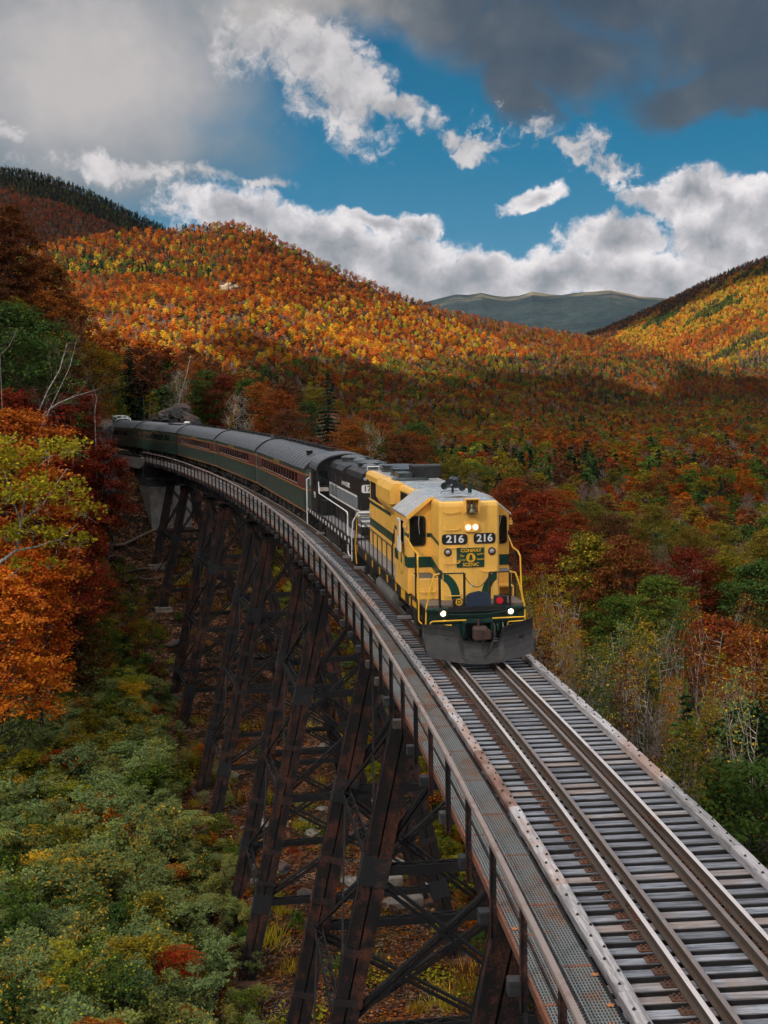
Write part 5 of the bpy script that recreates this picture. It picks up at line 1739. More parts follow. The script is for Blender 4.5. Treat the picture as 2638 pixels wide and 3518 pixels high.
b = MB(); b.lathe([(.01, 0), (.08, 0), (.06, .06), (.01, .07)], (-.70, 1.15, 3.86), (0, -1, 0), 12); Bc.part(b, 'class_light', MT['silver_window'])
b = MB(); b.box(-.13, .33, 1.02, 1.15, 3.72, 3.96); hl = Bc.part(b, 'headlight_housing', MT['black_paint'])
# white and grey striping
b = MB()
xs = -.905
b.add([(xs, 11.3, 3.02), (xs, 11.3, 3.10), (xs, 2.2, 3.10), (xs, 2.2, 3.02)], [(0, 1, 2, 3)]); b.add([(xs, 11.3, 2.42), (xs, 11.3, 2.50), (xs, 2.6, 2.50), (xs, 2.6, 2.42)], [(0, 1, 2, 3)])
b.add([(xs, 11.3, 2.42), (xs, 11.22, 2.42), (xs, 11.22, 3.10), (xs, 11.3, 3.10)], [(0, 1, 2, 3)])
b.add([(xs, 2.6, 2.50), (xs, 2.52, 2.50), (xs, 2.52, 1.92), (xs, 2.6, 1.92)], [(0, 1, 2, 3)]); b.add([(xs, 2.2, 3.10), (xs, 2.12, 3.10), (xs, 2.12, 2.5), (xs, 2.2, 2.5)], [(0, 1, 2, 3)])
for z in (2.45, 2.25, 2.05, 1.85):
    b.add([(xs, 2.2, z), (xs, 2.2, z + .08), (xs, 1.145, z + .08), (xs, 1.145, z)], [(0, 1, 2, 3)])
    b.add([(-.90, 1.145, z), (-.90, 1.145, z + .08), (.90, 1.145, z + .08), (.90, 1.145, z)], [(0, 1, 2, 3)])
Bc.part(b, 'white_stripe', MT['white_paint'])
b = MB(); xs = -.903
b.add([(xs, 11.22, 2.50), (xs, 11.22, 3.02), (xs, 2.2, 3.02), (xs, 2.2, 2.50)], [(0, 1, 2, 3)]); b.add([(xs, 2.52, 1.92), (xs, 2.52, 2.5), (xs, 1.148, 2.5), (xs, 1.148, 1.92)], [(0, 1, 2, 3)]); b.add([(-.90, 1.148, 1.85), (-.90, 1.148, 2.5), (.90, 1.148, 2.5), (.90, 1.148, 1.85)], [(0, 1, 2, 3)])
Bc.part(b, 'grey_stripe', MT['grey_stripe'])
b = MB()
for t0, n_ in ((9.8, 9), (8.6, 9), (1.5, 5)):
    for k in range(n_): b.box(-.925, -.903, t0, t0 + .55, 2.55 + k * .12, 2.59 + k * .12)
Bc.part(b, 'louvre', MT['blue_steel'])
text_obj('CONWAY SCENIC', .30, MT['white_paint'], Bc.root, (-.908, 5.6 - Bc.h, 3.36), 'left', .015, spacing=1.1)
# roof: two big fans and domes
for (x, t, r) in ((.10, 9.4, .62), (.10, 4.3, .62)):
    b = MB(); b.lathe([(.02, 0), (r, 0), (r, .14), (r + .05, .15), (r + .05, .2), (r - .1, .22), (.3, .30), (.02, .32)], (x, t, 4.19), (0, 0, 1), 22); Bc.part(b, 'roof_fan', MT['roof_dark'])
for (x, t, r) in ((-.2, 3.0, .36), (.35, 2.6, .36), (-.1, 10.6, .3), (.2, 8.2, .36)):
    b = MB(); b.lathe([(r, 0), (r, .08), (r * .8, .17), (r * .4, .22), (.02, .23)], (x, t, 4.19), (0, 0, 1), 16); Bc.part(b, 'exhaust_dome', MT['coach_roof'])
b = MB(); b.prism([(-.88, 3.4), (-1.02, 3.6), (-1.05, 3.95), (-.85, 4.15), (-.6, 4.21), (-.6, 3.4)], 'y', 5.6, 8.0); Bc.part(b, 'brake_blister', MT['black_paint'])
pipe(Bc, [(-.55, 1.5, 4.2), (-.55, 1.5, 4.36), (-.05, 1.5, 4.36), (-.05, 1.5, 4.2)], .025, 'lifting_rail', 'white_paint')
pipe(Bc, [(-1.46, 11.2, 3.1), (-1.46, 11.0, 2.55), (-1.46, 2.1, 2.50), (-1.46, 1.35, 2.48), (-1.46, 1.22, 2.40), (-1.46, 1.20, .85), (-1.46, 1.0, .72), (-1.46, .6, .72)], .028, 'side_handrail', 'white_paint')
for t in np.linspace(1.9, 10.8, 9): Bc.part(MB().beam((-1.46, t, 1.3), (-1.46, t, 2.5), .055, .03), 'handrail_stanchion', MT['black_paint'])
pipe(Bc, [(-1.44, .25, .55), (-1.44, .2, 1.5), (-1.40, .15, 2.2), (-1.2, .1, 2.55), (-.5, .1, 2.55)], .028, 'front_handrail', 'white_paint')
pipe(Bc, [(-1.48, Lb - .1, .5), (-1.48, Lb - .1, 2.9), (-1.3, Lb - .1, 3.0)], .035, 'rear_handrail', 'white_paint')
b = MB(); b.box(-1.43, -.92, 9.9, 11.3, 1.53, 2.25); Bc.part(b, 'battery_box', MT['black_paint'])
b = MB(); b.bbox(-1.25, 1.25, 6.0, 10.2, .4, 1.15, .1); Bc.part(b, 'fuel_tank', MT['under_black'])
b = MB()
for sd in (-1, 1): b.box(min(sd * 1.0, sd * 1.45), max(sd * 1.0, sd * 1.45), .15, .9, .45, .5); b.box(min(sd * 1.0, sd * 1.45), max(sd * 1.0, sd * 1.45), .15, .9, .95, 1.0)
b.box(-.35, .35, -.5, .1, .7, 1.0); Bc.part(b, 'step_well', MT['black_paint'])
truck(Bc, 3.4); truck(Bc, Lb - 3.4)
for t_ in (1.6, Lb - 5.3):
    b = MB(); b.box(-1.62, -1.2, t_, t_ + .2, .5, .58); Bc.part(b, 'truck_step', MT['walk_grey'])


# ------------------------------------------------------------------ coaches
def roof_arc(hw, z_e, z_t, n=14, inset=0.0):
    pts = []
    for k in range(n + 1):
        f = -1 + 2 * k / n
        pts.append((f * (hw - inset), z_e + (z_t - z_e - inset) * (1 - abs(f) ** 2.3) - inset * 0))
    return pts


def coach(s_front, L, label, body, band, nwin, w0, w1, text, stripes, vents, dome=False, roofz=4.22, text_t=.5, win_w=.62, blinds=True, ribs=True, clerestory=False):
    c = Car('passenger_coach' if not dome else 'dome_coach', label, 'coach', s_front, L)
    e = .35; HWd = 1.50
    ZE = 3.42
    b = MB(); b.box(-HWd, HWd, e, L - e, 1.02, ZE)
    b.add([(-HWd, e, 1.02), (-HWd + .25, e - .22, 1.02), (HWd - .25, e - .22, 1.02), (HWd, e, 1.02), (-HWd, e, ZE), (-HWd + .25, e - .22, ZE), (HWd - .25, e - .22, ZE), (HWd, e, ZE)], [(0, 1, 5, 4), (1, 2, 6, 5), (2, 3, 7, 6), (4, 5, 6, 7)])
    body_o = c.part(b, 'body', MT[body])
    # window band proud of the side
    if band:
        b = MB(); b.box(-HWd - .012, -HWd - .001, e + .02, L - e - .02, 2.30, 3.06); c.part(b, 'window_band', MT[band])
    # roof
    prof = roof_arc(HWd + .06, ZE - .04, roofz); b = MB(); b.prism(prof, 'y', e + .02, L - e - .02)
    roof = c.part(b, 'roof', MT['coach_roof'])
    hp_ = roof_arc(HWd + .10, ZE - .02, roofz + .045)
    for t in (e - .06, L - e + .0):
        b = MB(); b.prism(hp_ + [(HWd + .06, 1.06), (-HWd - .06, 1.06)][:0], 'y', t, t + .06); b.build('end_hoop', MT['under_black'], roof)
    if ribs:
        b = MB(); nr = int(L / 1.15)
        pr2 = roof_arc(HWd + .075, ZE - .03, roofz + .016)
        for k in range(nr):
            t = e + .4 + k * (L - 2 * e - .8) / (nr - 1); b.prism(pr2, 'y', t - .022, t + .022)
        b.build('roof_seams', MT['coach_roof'], roof)
    # windows
    pitch = (w1 - w0) / nwin
    win_w = pitch * .76
    for k in range(nwin):
        t0 = w0 + k * pitch + (pitch - win_w) / 2
        xw = -HWd - .013 if band else -HWd - .001
        b = MB(); P3 = lambda t, z, x: (x, t, z)
        o4 = [(t0 - .06, 2.36), (t0 + win_w + .06, 2.36), (t0 + win_w + .06, 3.05), (t0 - .06, 3.05)]; i4 = [(t0, 2.40), (t0 + win_w, 2.40), (t0 + win_w, 3.01), (t0, 3.01)]
        vs = [P3(t, z, xw) for t, z in o4] + [P3(t, z, xw - .02) for t, z in o4] + [P3(t, z, xw - .02) for t, z in i4] + [P3(t, z, xw + .03 if not band else xw + .004) for t, z in i4]
        fs = []
        for r in range(3):
            for i in range(4): fs.append((r * 4 + i, r * 4 + (i + 1) % 4, r * 4 + 4 + (i + 1) % 4, r * 4 + 4 + i))
        b.add(vs, fs); w = c.part(b, 'window', MT[band or body])
        b = MB(); b.add([P3(t, z, xw - .003) for t, z in i4], [(0, 1, 2, 3)])
        if blinds: b.add([P3(t0, 2.42, xw - .008), P3(t0 + win_w, 2.42, xw - .008), P3(t0 + win_w, 2.46, xw - .008), P3(t0, 2.46, xw - .008)], [(0, 1, 2, 3)], 1)
        b.build('pane', [MT['dark_glass'], MT['blind_cream']], w)
    for z, h in stripes:
        b = MB(); b.box(-HWd - .022, -HWd - .013, e, L - e, z, z + h); b.add([(-HWd - .02, e, z), (-HWd + .23, e - .24, z), (-HWd + .23, e - .24, z + h), (-HWd - .02, e, z + h)], [(0, 1, 2, 3)]); c.part(b, 'orange_stripe', MT['orange_stripe'])
    if text: text_obj(text, .26, MT['gold_letter'], c.root, (-HWd - .006, L * text_t - c.h, 3.24), 'left', .01, spacing=1.5)
    # vestibule diaphragms
    for t in (e - .3, L - e + .06):
        b = MB(); b.box(-.65, .65, t - .1, t + .24, 1.1, 3.35); c.part(b, 'diaphragm', MT['under_black'])
    b = MB(); b.box(-HWd - .004, -HWd - .001, e + .1, e + .75, 1.12, 3.1); c.part(b, 'vestibule_door', MT['coach_dark_green'])
    for t in vents:
        b = MB()
        b.box(.42, .78, t - .22, t + .22, roofz - .12, roofz + .10); b.box(.36, .84, t - .26, t + .26, roofz + .10, roofz + .13)
        b.build('roof_vent', MT['under_black'], roof)
    # underframe
    b = MB(); b.box(-.35, .35, e, L - e, .75, 1.03)
    for t in np.arange(6.2, L - 6, 2.1): b.box(-1.3, -.7, t, t + random.uniform(.7, 1.5), .55, 1.0)
    b.box(-1.45, -1.1, e + .05, e + .6, .5, .55); b.box(-1.45, -1.1, e + .05, e + .6, .8, .85)
    c.part(b, 'underframe', MT['under_black'])
    truck(c, 3.2, 2.5, .46, o_side=1.05); truck(c, L - 3.2, 2.5, .46, o_side=1.05)
    return c, roof


G1, GAP = 24.07, .0
s1 = 57.75
st3 = [(1.06, .055), (2.24, .06), (3.06, .055)]
v1 = [1.5, 4.6, 6.6, 8.6, 10.6, 12.6, 14.6, 16.6, 18.6, 20.6, 22.4]
c1_, r1_ = coach(s1, 24.0, 'green coach with maroon window band, third vehicle of the train, coupled to the black locomotive', 'coach_green', 'maroon', 14, 3.2, 20.6, 'MAINE CENTRAL', st3, v1, text_t=.53)
b = MB(); b.box(-.95, -.65, 3.2, 3.5, 4.0, 4.22); b.box(-1.0, -.6, 3.12, 3.58, 4.22, 4.26); b.build('roof_stack', MT['under_black'], r1_)
c2_, r2_ = coach(s1 + G1, 24.0, 'green coach with maroon window band and an open window, between the first and third coaches', 'coach_green', 'maroon', 13, 3.6, 20.4, 'MAINE CENTRAL', st3, v1, text_t=.55)
b = MB(); b.cyl((-.1, 1.2, 4.15), (-.1, 1.2, 4.5), .13, 10); b.build('roof_stack', MT['coach_roof'], r2_)
c3_, r3_ = coach(s1 + 2 * G1, 24.0, 'green coach with shorter maroon window band, halfway along the train', 'coach_green', 'maroon', 15, 2.6, 20.8, 'CONWAY SCENIC', st3, [2, 6, 10, 14, 18, 22], text_t=.5, win_w=.55, ribs=True)
c4_, r4_ = coach(s1 + 3 * G1, 24.0, 'dark green coach without maroon, in front of the dome car', 'coach_dark_green', None, 12, 4.0, 22.2, 'CONWAY SCENIC', [(2.24, .03), (3.06, .03)], [], text_t=.5, ribs=False, blinds=False)
b = MB(); b.lathe([(.02, -.35), (.13, -.3), (.16, 0), (.13, .3), (.02, .35)], (.1, 2.2, 4.42), (1, .3, 0), 10); b.build('roof_lamp', MT['white_paint'], r4_)
b = MB(); b.box(-.6, .7, 2.6, 9, 4.2, 4.30); b.build('roof_hatch', MT['coach_roof'], r4_)
c5_, r5_ = coach(s1 + 4 * G1, 25.9, 'dark coach with a glass dome on its roof, last in view beside the rock cutting', 'coach_dark_green', None, 12, 4.0, 22.2, None, [(2.24, .03), (3.06, .03)], [], dome=True, ribs=False, blinds=False)
# glass dome: ribs and curved panes
hwD, zD = 1.30, 4.08
dome = MB(); arcD = [(hwD * math.cos(D2R(a)) * (1.0 if a not in (0, 180) else 1), zD + .72 * math.sin(D2R(a)) ** .8) for a in range(0, 181, 18)]
t0, t1, nP = 12.0, 19.2, 6
for k in range(nP):
    b = MB(); ta, tb = t0 + (t1 - t0) * k / nP, t0 + (t1 - t0) * (k + 1) / nP
    for i in range(len(arcD) - 1):
        (xa, za), (xb, zb) = arcD[i], arcD[i + 1]
        b.add([(xa, ta + .05, za), (xb, ta + .05, zb), (xb, tb - .05, zb), (xa, tb - .05, za)], [(0, 1, 2, 3)])
    b.build('dome_pane', MT['dome_glass'], r5_)
b = MB()
for k in range(nP + 1):
    t = t0 + (t1 - t0) * k / nP; b.tube([(x, t, z) for x, z in arcD], .045, 5)
for x, z in (arcD[2], arcD[4], arcD[6], arcD[8]): b.beam((x, t0, z), (x, t1, z), .06, .06)
b.build('dome_frame', MT['white_paint'], r5_)
b = MB()
fr = [(x * .86, z * 1.0 if z < zD + .1 else zD + (z - zD) * .9) for x, z in arcD]
vs = [(x, t0 - .02, z) for x, z in arcD] + [(x * .82, t0 - .75, zD + (z - zD) * .45) for x, z in arcD]
n = len(arcD); b.add(vs, [(i, i + 1, n + i + 1, n + i) for i in range(n - 1)]); b.build('dome_windscreen', MT['dome_glass'], r5_)
b = MB()
for i in (1, 3, 5, 7, 9): b.beam((arcD[i][0], t0 - .04, arcD[i][1]), (arcD[i][0] * .82, t0 - .77, zD + (arcD[i][1] - zD) * .45), .07, .05)
b.tube([(x, t0 - .03, z) for x, z in arcD], .05, 5); b.tube([(x * .82, t0 - .76, zD + (z - zD) * .45) for x, z in arcD], .05, 5)
b.build('windscreen_frame', MT['white_paint'], r5_)
# ------------------------------------------------------------------ vegetation meshes
def leaf_quads(C, size, r, up=0.35, aspect=0.62, droop=0.0, dirs=None):
    "diamond-shaped leaves at points C with random attitude"
    n = len(C)
    nrm = r.normal(size=(n, 3)); nrm[:, 2] = np.abs(nrm[:, 2]) * (1 + up * 2) + up
    if dirs is not None: nrm += dirs * 0.8
    nrm /= np.linalg.norm(nrm, axis=1)[:, None]
    t = r.normal(size=(n, 3)); t -= (t * nrm).sum(1)[:, None] * nrm; t /= np.linalg.norm(t, axis=1)[:, None]
    b = np.cross(nrm, t)
    L = size * r.uniform(.7, 1.35, n)[:, None]
    fold = nrm * L * r.uniform(-.12, .12, n)[:, None]
    v = np.stack([C - t * L * .5, C - b * L * .5 * aspect + fold, C + t * L * .5, C + b * L * .5 * aspect + fold], 1)
    return v.reshape(-1, 3), np.arange(n * 4, dtype=np.int32).reshape(-1, 4)


def lobes(H, cw, base, k, r, flat=.75):
    "rounded masses of foliage that make up one crown"
    out = []
    for i in range(k):
        f = (i + .5) / k; z = base + (H - base) * (0.12 + 0.80 * f)
        rad = cw * math.sqrt(max(.02, 1 - ((z - (base + (H - base) * .42)) / ((H - base) * .62)) ** 2)) * .62
        a = i * 2.399 + r.uniform(-.5, .5); d = rad * r.uniform(.45, 1.0) * (1 if f < .92 else .2)
        out.append((d * math.cos(a), d * math.sin(a), z, cw * r.uniform(.30, .50)))
    return out


def crown_points(lb, n, r, flat=.72, sub=26, sig=.16):
    "leaves gather in small sprays on the outside of each mass, leaving gaps between"
    P = []; D = []
    w = np.array([l[3] ** 2 for l in lb]); w /= w.sum()
    for l, k in zip(lb, r.multinomial(n, w)):
        if k == 0: continue
        d = r.normal(size=(sub, 3)); d /= np.linalg.norm(d, axis=1)[:, None]
        d[:, 2] = np.where(d[:, 2] < -.25, -d[:, 2], d[:, 2])
        c = d * (l[3] * r.uniform(.35, 1.12, sub) ** .7)[:, None] * np.array([1, 1, flat])
        i = r.integers(0, sub, k)
        P.append(np.array(l[:3]) + c[i] + r.normal(size=(k, 3)) * (l[3] * sig * r.uniform(.6, 1.4, k))[:, None] * np.array([1.25, 1.25, .6])); D.append(d[i])
    return np.vstack(P), np.vstack(D)


def tube_np(pts, rad, n=5):
    pts = np.asarray(pts, float); m = len(pts); v = []
    for i in range(m):
        d = pts[min(i + 1, m - 1)] - pts[max(i - 1, 0)]; d = d / (np.linalg.norm(d) + 1e-9)
        a = np.cross(d, [0.2, 0.97, 0.1]); a /= (np.linalg.norm(a) + 1e-9); c = np.cross(d, a)
        for k in range(n):
            t = 2 * math.pi * k / n; v.append(pts[i] + (a * math.cos(t) + c * math.sin(t)) * rad[i])
    f = [(i * n + k, i * n + (k + 1) % n, (i + 1) * n + (k + 1) % n, (i + 1) * n + k) for i in range(m - 1) for k in range(n)]
    return np.array(v), np.array(f, np.int32)


class Acc:
    def __init__(self): self.v = []; self.f = []; self.n = 0
    def add(self, v, f):
        self.v.append(v); self.f.append(f + self.n); self.n += len(v); return self
    def mesh(self, name, mat, smooth=False): return np_mesh(name, np.vstack(self.v), np.vstack(self.f), mat, smooth)


def wavy(p, q, r, k=4, amp=.08):
    p = np.array(p, float); q = np.array(q, float); L = np.linalg.norm(q - p)
    pts = [p + (q - p) * i / k + (r.normal(size=3) * amp * L * (0 < i < k)) * np.array([1, 1, .6]) for i in range(k + 1)]
    return pts


def trunk_mesh(name, H, lb, r, mat, rb=.2, n=6, twigs=0, lean=(0, 0), multi=1, tube_n=6):
    A_ = Acc()
    for mstem in range(multi):
        ox, oy = (r.uniform(-.4, .4), r.uniform(-.4, .4)) if multi > 1 else (0, 0)
        top = np.array([lean[0] + r.uniform(-.06, .06) * H + ox * 3, lean[1] + r.uniform(-.06, .06) * H + oy * 3, H * .86])
        pts = wavy((ox, oy, -.6), top, r, 6, .025)
        A_.add(*tube_np(pts, [rb * (1 - .8 * i / 6) / (1 if multi == 1 else 1.3) for i in range(7)], tube_n))
        for l in lb[mstem::multi]:
            z = max(H * .18, l[2] - l[3] * 1.0 - H * .08); f = min(.95, (z + .6) / (H * .86 + .6)); i = f * 6; i0 = min(5, int(i))
            st = pts[i0] + (pts[i0 + 1] - pts[i0]) * (i - i0)
            e = np.array(l[:3]); mid = (st + e) / 2 + np.array([0, 0, -.05 * H])
            q = [st, mid, e]
            A_.add(*tube_np(q, [rb * .32, rb * .2, rb * .06], 4))
            for _ in range(twigs):
                d = r.normal(size=3); d /= np.linalg.norm(d); d[2] = abs(d[2]) * .7
                s_ = q[1] + (q[2] - q[1]) * r.uniform(0, 1)
                A_.add(*tube_np([s_, s_ + d * l[3] * r.uniform(.5, 1.0)], [rb * .08, rb * .02], 3))
    return A_.mesh(name, mat)


def broad(seed, H, cw, base, k, nleaf, leaf, flat=.72, up=.35, rl=1.0):
    r = np.random.default_rng(seed); lb = [(a, b_, c, d * rl) for a, b_, c, d in lobes(H, cw, base, k, r)]
    P_, D_ = crown_points(lb, nleaf, r, flat)
    # a share of loose leaves breaks the outline
    v, f = leaf_quads(P_, leaf, r, up, dirs=D_)
    return lb, v, f, r


MAPLE_N, MAPLE_M, MAPLE_F = [], [], []
MAPLE_T = []          # tall ones for the steep banks
for s_ in range(4):
    H = [21, 19, 23, 20][s_]; lb, v, f, r = broad(400 + s_, H, H * .27, H * .30, 46, 17000, .25, flat=.5, rl=.62)
    MAPLE_T.append((np_mesh('crown', v, f, MT['flecked_leaves']), trunk_mesh('trunk', H, lb, r, MT['bark_grey'], .24, twigs=2)))
for s_ in range(5):
    H = [13, 15, 12, 16, 14][s_]; lb, v, f, r = broad(10 + s_, H, H * .33, H * .24, 30, 11000, .22, flat=.55, rl=.72)
    MAPLE_N.append((np_mesh('crown', v, f, MT['leaves']), trunk_mesh('trunk', H, lb, r, MT['bark_grey'], .19, twigs=3)))
for s_ in range(7):
    H = [12, 14, 11, 15, 13, 10, 12.5][s_]; lb, v, f, r = broad(30 + s_, H, H * .35, H * .25, 11, 1500, .62)
    MAPLE_M.append((np_mesh('crown', v, f, MT['leaves']), trunk_mesh('trunk', H, lb, r, MT['bark_pale'] if s_ % 3 == 0 else MT['bark_grey'], .17, tube_n=4)))
for s_ in range(7):
    H = [12, 14, 11, 15, 13, 10, 12.5][s_]; H = H * .86; lb, v, f, r = broad(50 + s_, H, H * .46, H * .10, 9, 260, 1.45, up=.25)
    A_ = Acc(); A_.add(v, f)
    MAPLE_F.append(A_.mesh('tree_far', MT['leaves']))
BIRCH_T = []
for s_ in range(4):
    r = np.random.default_rng(420 + s_); H = [18, 20, 17, 19][s_]; lb = lobes(H, H * .085, H * .60, 20, r); P_, D_ = crown_points(lb, 1150, r, 1.1)
    v, f = leaf_quads(P_, .165, r, .15); BIRCH_T.append((np_mesh('crown', v, f, MT['flecked_leaves']), trunk_mesh('trunk', H, lb, r, MT['bark_birch'], .11, twigs=4, tube_n=5, multi=1 + s_ % 2)))
# birches: tall, narrow, thin leaves and pale stems
BIRCH_N, BIRCH_M = [], []
for s_ in range(5):
    r = np.random.default_rng(80 + s_); H = [12, 14, 11, 13, 15][s_]; lb = lobes(H, H * .17, H * .38, 12, r); P_, D_ = crown_points(lb, 2600, r, 1.1)
    v, f = leaf_quads(P_, .20, r, .15); BIRCH_N.append((np_mesh('crown', v, f, MT['flecked_leaves']), trunk_mesh('trunk', H, lb, r, MT['bark_birch'], .085, twigs=4, tube_n=5, multi=1 + s_ % 2)))
for s_ in range(4):
    r = np.random.default_rng(90 + s_); H = [11, 13, 10, 12][s_]; lb = lobes(H, H * .2, H * .34, 9, r); P_, D_ = crown_points(lb, 700, r, 1.0)
    v, f = leaf_quads(P_, .42, r, .15); BIRCH_M.append((np_mesh('crown', v, f, MT['leaves']), trunk_mesh('trunk', H, lb, r, MT['bark_birch'], .12, twigs=3, tube_n=4)))


# trees already bare: fans of fine twigs
def bare(seed, H, cw, k, tw, mat, rb=.12, n3=3):
    r = np.random.default_rng(seed); lb = lobes(H, cw, H * .3, k, r)
    A_ = Acc()
    for l in lb:
        for _ in range(tw):
            d = r.normal(size=3); d /= np.linalg.norm(d); d[2] = abs(d[2]) + .3
            s0_ = np.array(l[:3]) + r.normal(size=3) * l[3] * .25
            e = s0_ + d * l[3] * r.uniform(.6, 1.2); w = np.cross(d, r.normal(size=3)); w /= np.linalg.norm(w); w *= rb * .16
            A_.add(np.array([s0_ - w, s0_ + w, e + w * .2, e - w * .2]), np.array([[0, 1, 2, 3]], np.int32))
    return A_.mesh('twigs', mat), trunk_mesh('trunk', H, lb, r, mat, rb, twigs=3, tube_n=4, multi=1 + seed % 2)


BARE_N = [bare(110 + i, [11, 13, 12][i], 3.0, 12, 26, MT['bark_birch'] if i != 1 else MT['bark_pale'], .10) for i in range(3)]
BARE_M = [bare(120 + i, [11, 12, 10][i], 3.4, 10, 40, MT['bark_pale'], .20) for i in range(3)]


def bare_far(seed, mat):
    r = np.random.default_rng(seed); H = 12; A_ = Acc()
    for _ in range(70):
        z = H * r.uniform(.25, .95); a = r.uniform(0, 6.28); d = np.array([math.cos(a), math.sin(a), 1.3]); d /= np.linalg.norm(d)
        s0_ = np.array([math.cos(a), math.sin(a), 0]) * r.uniform(0, 1.6) + [0, 0, z * .8]; e = s0_ + d * r.uniform(1.2, 3)
        w = np.cross(d, r.normal(size=3)); w /= np.linalg.norm(w); w *= .10
        A_.add(np.array([s0_ - w, s0_ + w, e + w * .4, e - w * .4]), np.array([[0, 1, 2, 3]], np.int32))
    A_.add(*tube_np([(0, 0, -1), (0.3, 0, H * .9)], [.2, .05], 3))
    return A_.mesh('tree_far', mat)


BARE_F = [bare_far(140 + i, MT['leaves']) for i in range(3)]


# spruces
def spruce(seed, H, R_, whorls, per, ln, lw, detail=1):
    r = np.random.default_rng(seed); C = []; Q = []
    for i in range(whorls):
        f = i / whorls; z = H * (.10 + .88 * f); rad = R_ * (1 - f) ** .85 * r.uniform(.8, 1.12) + .12
        nb2_ = max(4, int(per * (1 - f * .6)))
        for k in range(nb2_):
            a = r.uniform(0, 6.283); rr_ = rad * r.uniform(.75, 1.15)
            m_ = max(2, int(detail * rr_ / ln * 2.2))
            d = np.array([math.cos(a), math.sin(a), 0])
            for j in range(m_):
                u = (j + .6) / m_; c = d * rr_ * u + np.array([0, 0, z - .22 * rr_ * u + .10 * rr_ * u * u])
                t = d * ln + np.array([0, 0, -.25 * ln]); s_ = np.cross(t, [0, 0, 1]); s_ /= np.linalg.norm(s_)
                ra = r.uniform(-1.1, 1.1); s_ = (s_ * math.cos(ra) + np.array([0, 0, 1]) * math.sin(ra)) * lw * (1.25 - .6 * u) * r.uniform(.7, 1.35); tw = np.array([0, 0, r.uniform(-.12, .12) * ln])
                Q.append([c - t * .5, c - s_ + tw, c + t * .6, c + s_ - tw])
    Q.append([[-.1, 0, H * .9], [0, -.1, H * .93], [.05, 0, H * 1.04], [0, .1, H * .93]])
    v = np.array(Q).reshape(-1, 3); f = np.arange(len(v), dtype=np.int32).reshape(-1, 4)
    return v, f


SPR_N, SPR_M, SPR_F = [], [], []
for s_ in range(3):
    H = [14, 12, 16][s_]; v, f = spruce(160 + s_, H, H * .21, 34, 13, .55, .20); SPR_N.append((np_mesh('crown', v, f, MT['needles']), tube_mesh := None))
    A_ = Acc(); A_.add(*tube_np([(0, 0, -.6), (0, 0, H * .97)], [.16, .03], 6)); SPR_N[-1] = (SPR_N[-1][0], A_.mesh('trunk', MT['bark_grey']))
for s_ in range(3):
    H = [12, 14, 10][s_]; v, f = spruce(170 + s_, H, H * .21, 17, 8, 1.0, .42, .8)
    A_ = Acc(); A_.add(*tube_np([(0, 0, -.6), (0, 0, H * .97)], [.15, .03], 4)); SPR_M.append((np_mesh('crown', v, f, MT['needles']), A_.mesh('trunk', MT['bark_grey'])))
for s_ in range(3):
    H = [11, 13, 9.5][s_]; v, f = spruce(180 + s_, H, H * .2, 8, 5, 1.9, .85, .6); SPR_F.append(np_mesh('tree_far', v, f, MT['needles']))

# shrubs of the ravine floor
SHRUB = []
for s_ in range(6):
    r = np.random.default_rng(200 + s_); H = [2.2, 2.8, 1.8, 3.2, 2.4, 2.0][s_]; lb = [(r.uniform(-.8, .8), r.uniform(-.8, .8), H * r.uniform(.3, 1.05), r.uniform(.28, .5)) for _ in range(14)]
    P_, D_ = crown_points(lb, 2500, r, 1.5, 14, .2); v, f = leaf_quads(P_, .122, r, .45)
    A_ = Acc()
    for l in lb: A_.add(*tube_np([(l[0] * .15, l[1] * .15, -.2), (l[0] * .6, l[1] * .6, l[2] * .55), l[:3]], [.03, .022, .008], 3))
    SHRUB.append((np_mesh('foliage', v, f, MT['flecked_leaves']), A_.mesh('stems', MT['bark_grey'])))
# sumac: long feathered leaves in spreading rosettes
SUMAC = []
for s_ in range(3):
    r = np.random.default_rng(220 + s_); Q = []; A_ = Acc()
    for st_ in range(6):
        bx_, by_ = r.uniform(-.9, .9, 2); h = r.uniform(1.6, 2.9); A_.add(*tube_np([(bx_ * .4, by_ * .4, -.2), (bx_, by_, h)], [.035, .02], 4))
        for k in range(11):
            a = k * .57 + r.uniform(-.2, .2); d = np.array([math.cos(a), math.sin(a), 0]); L = r.uniform(.7, 1.05)
            for j in range(9):
                u = (j + 1) / 9; c = np.array([bx_, by_, h]) + d * L * u + np.array([0, 0, .35 * L * u - .55 * L * u * u])
                for sd in (-1, 1):
                    s_v = np.cross(d, [0, 0, 1]) * sd; ll = .20 * (1.15 - abs(u - .45))
                    e = c + s_v * ll + d * .06 + np.array([0, 0, -.04]); w = d * .035
                    Q.append([c - w, (c + e) / 2 - w * .9, e, (c + e) / 2 + w * .9])
    v = np.array(Q).reshape(-1, 3); f = np.arange(len(v), dtype=np.int32).reshape(-1, 4)
    SUMAC.append((np_mesh('foliage', v, f, MT['leaves']), A_.mesh('stems', MT['bark_grey'])))
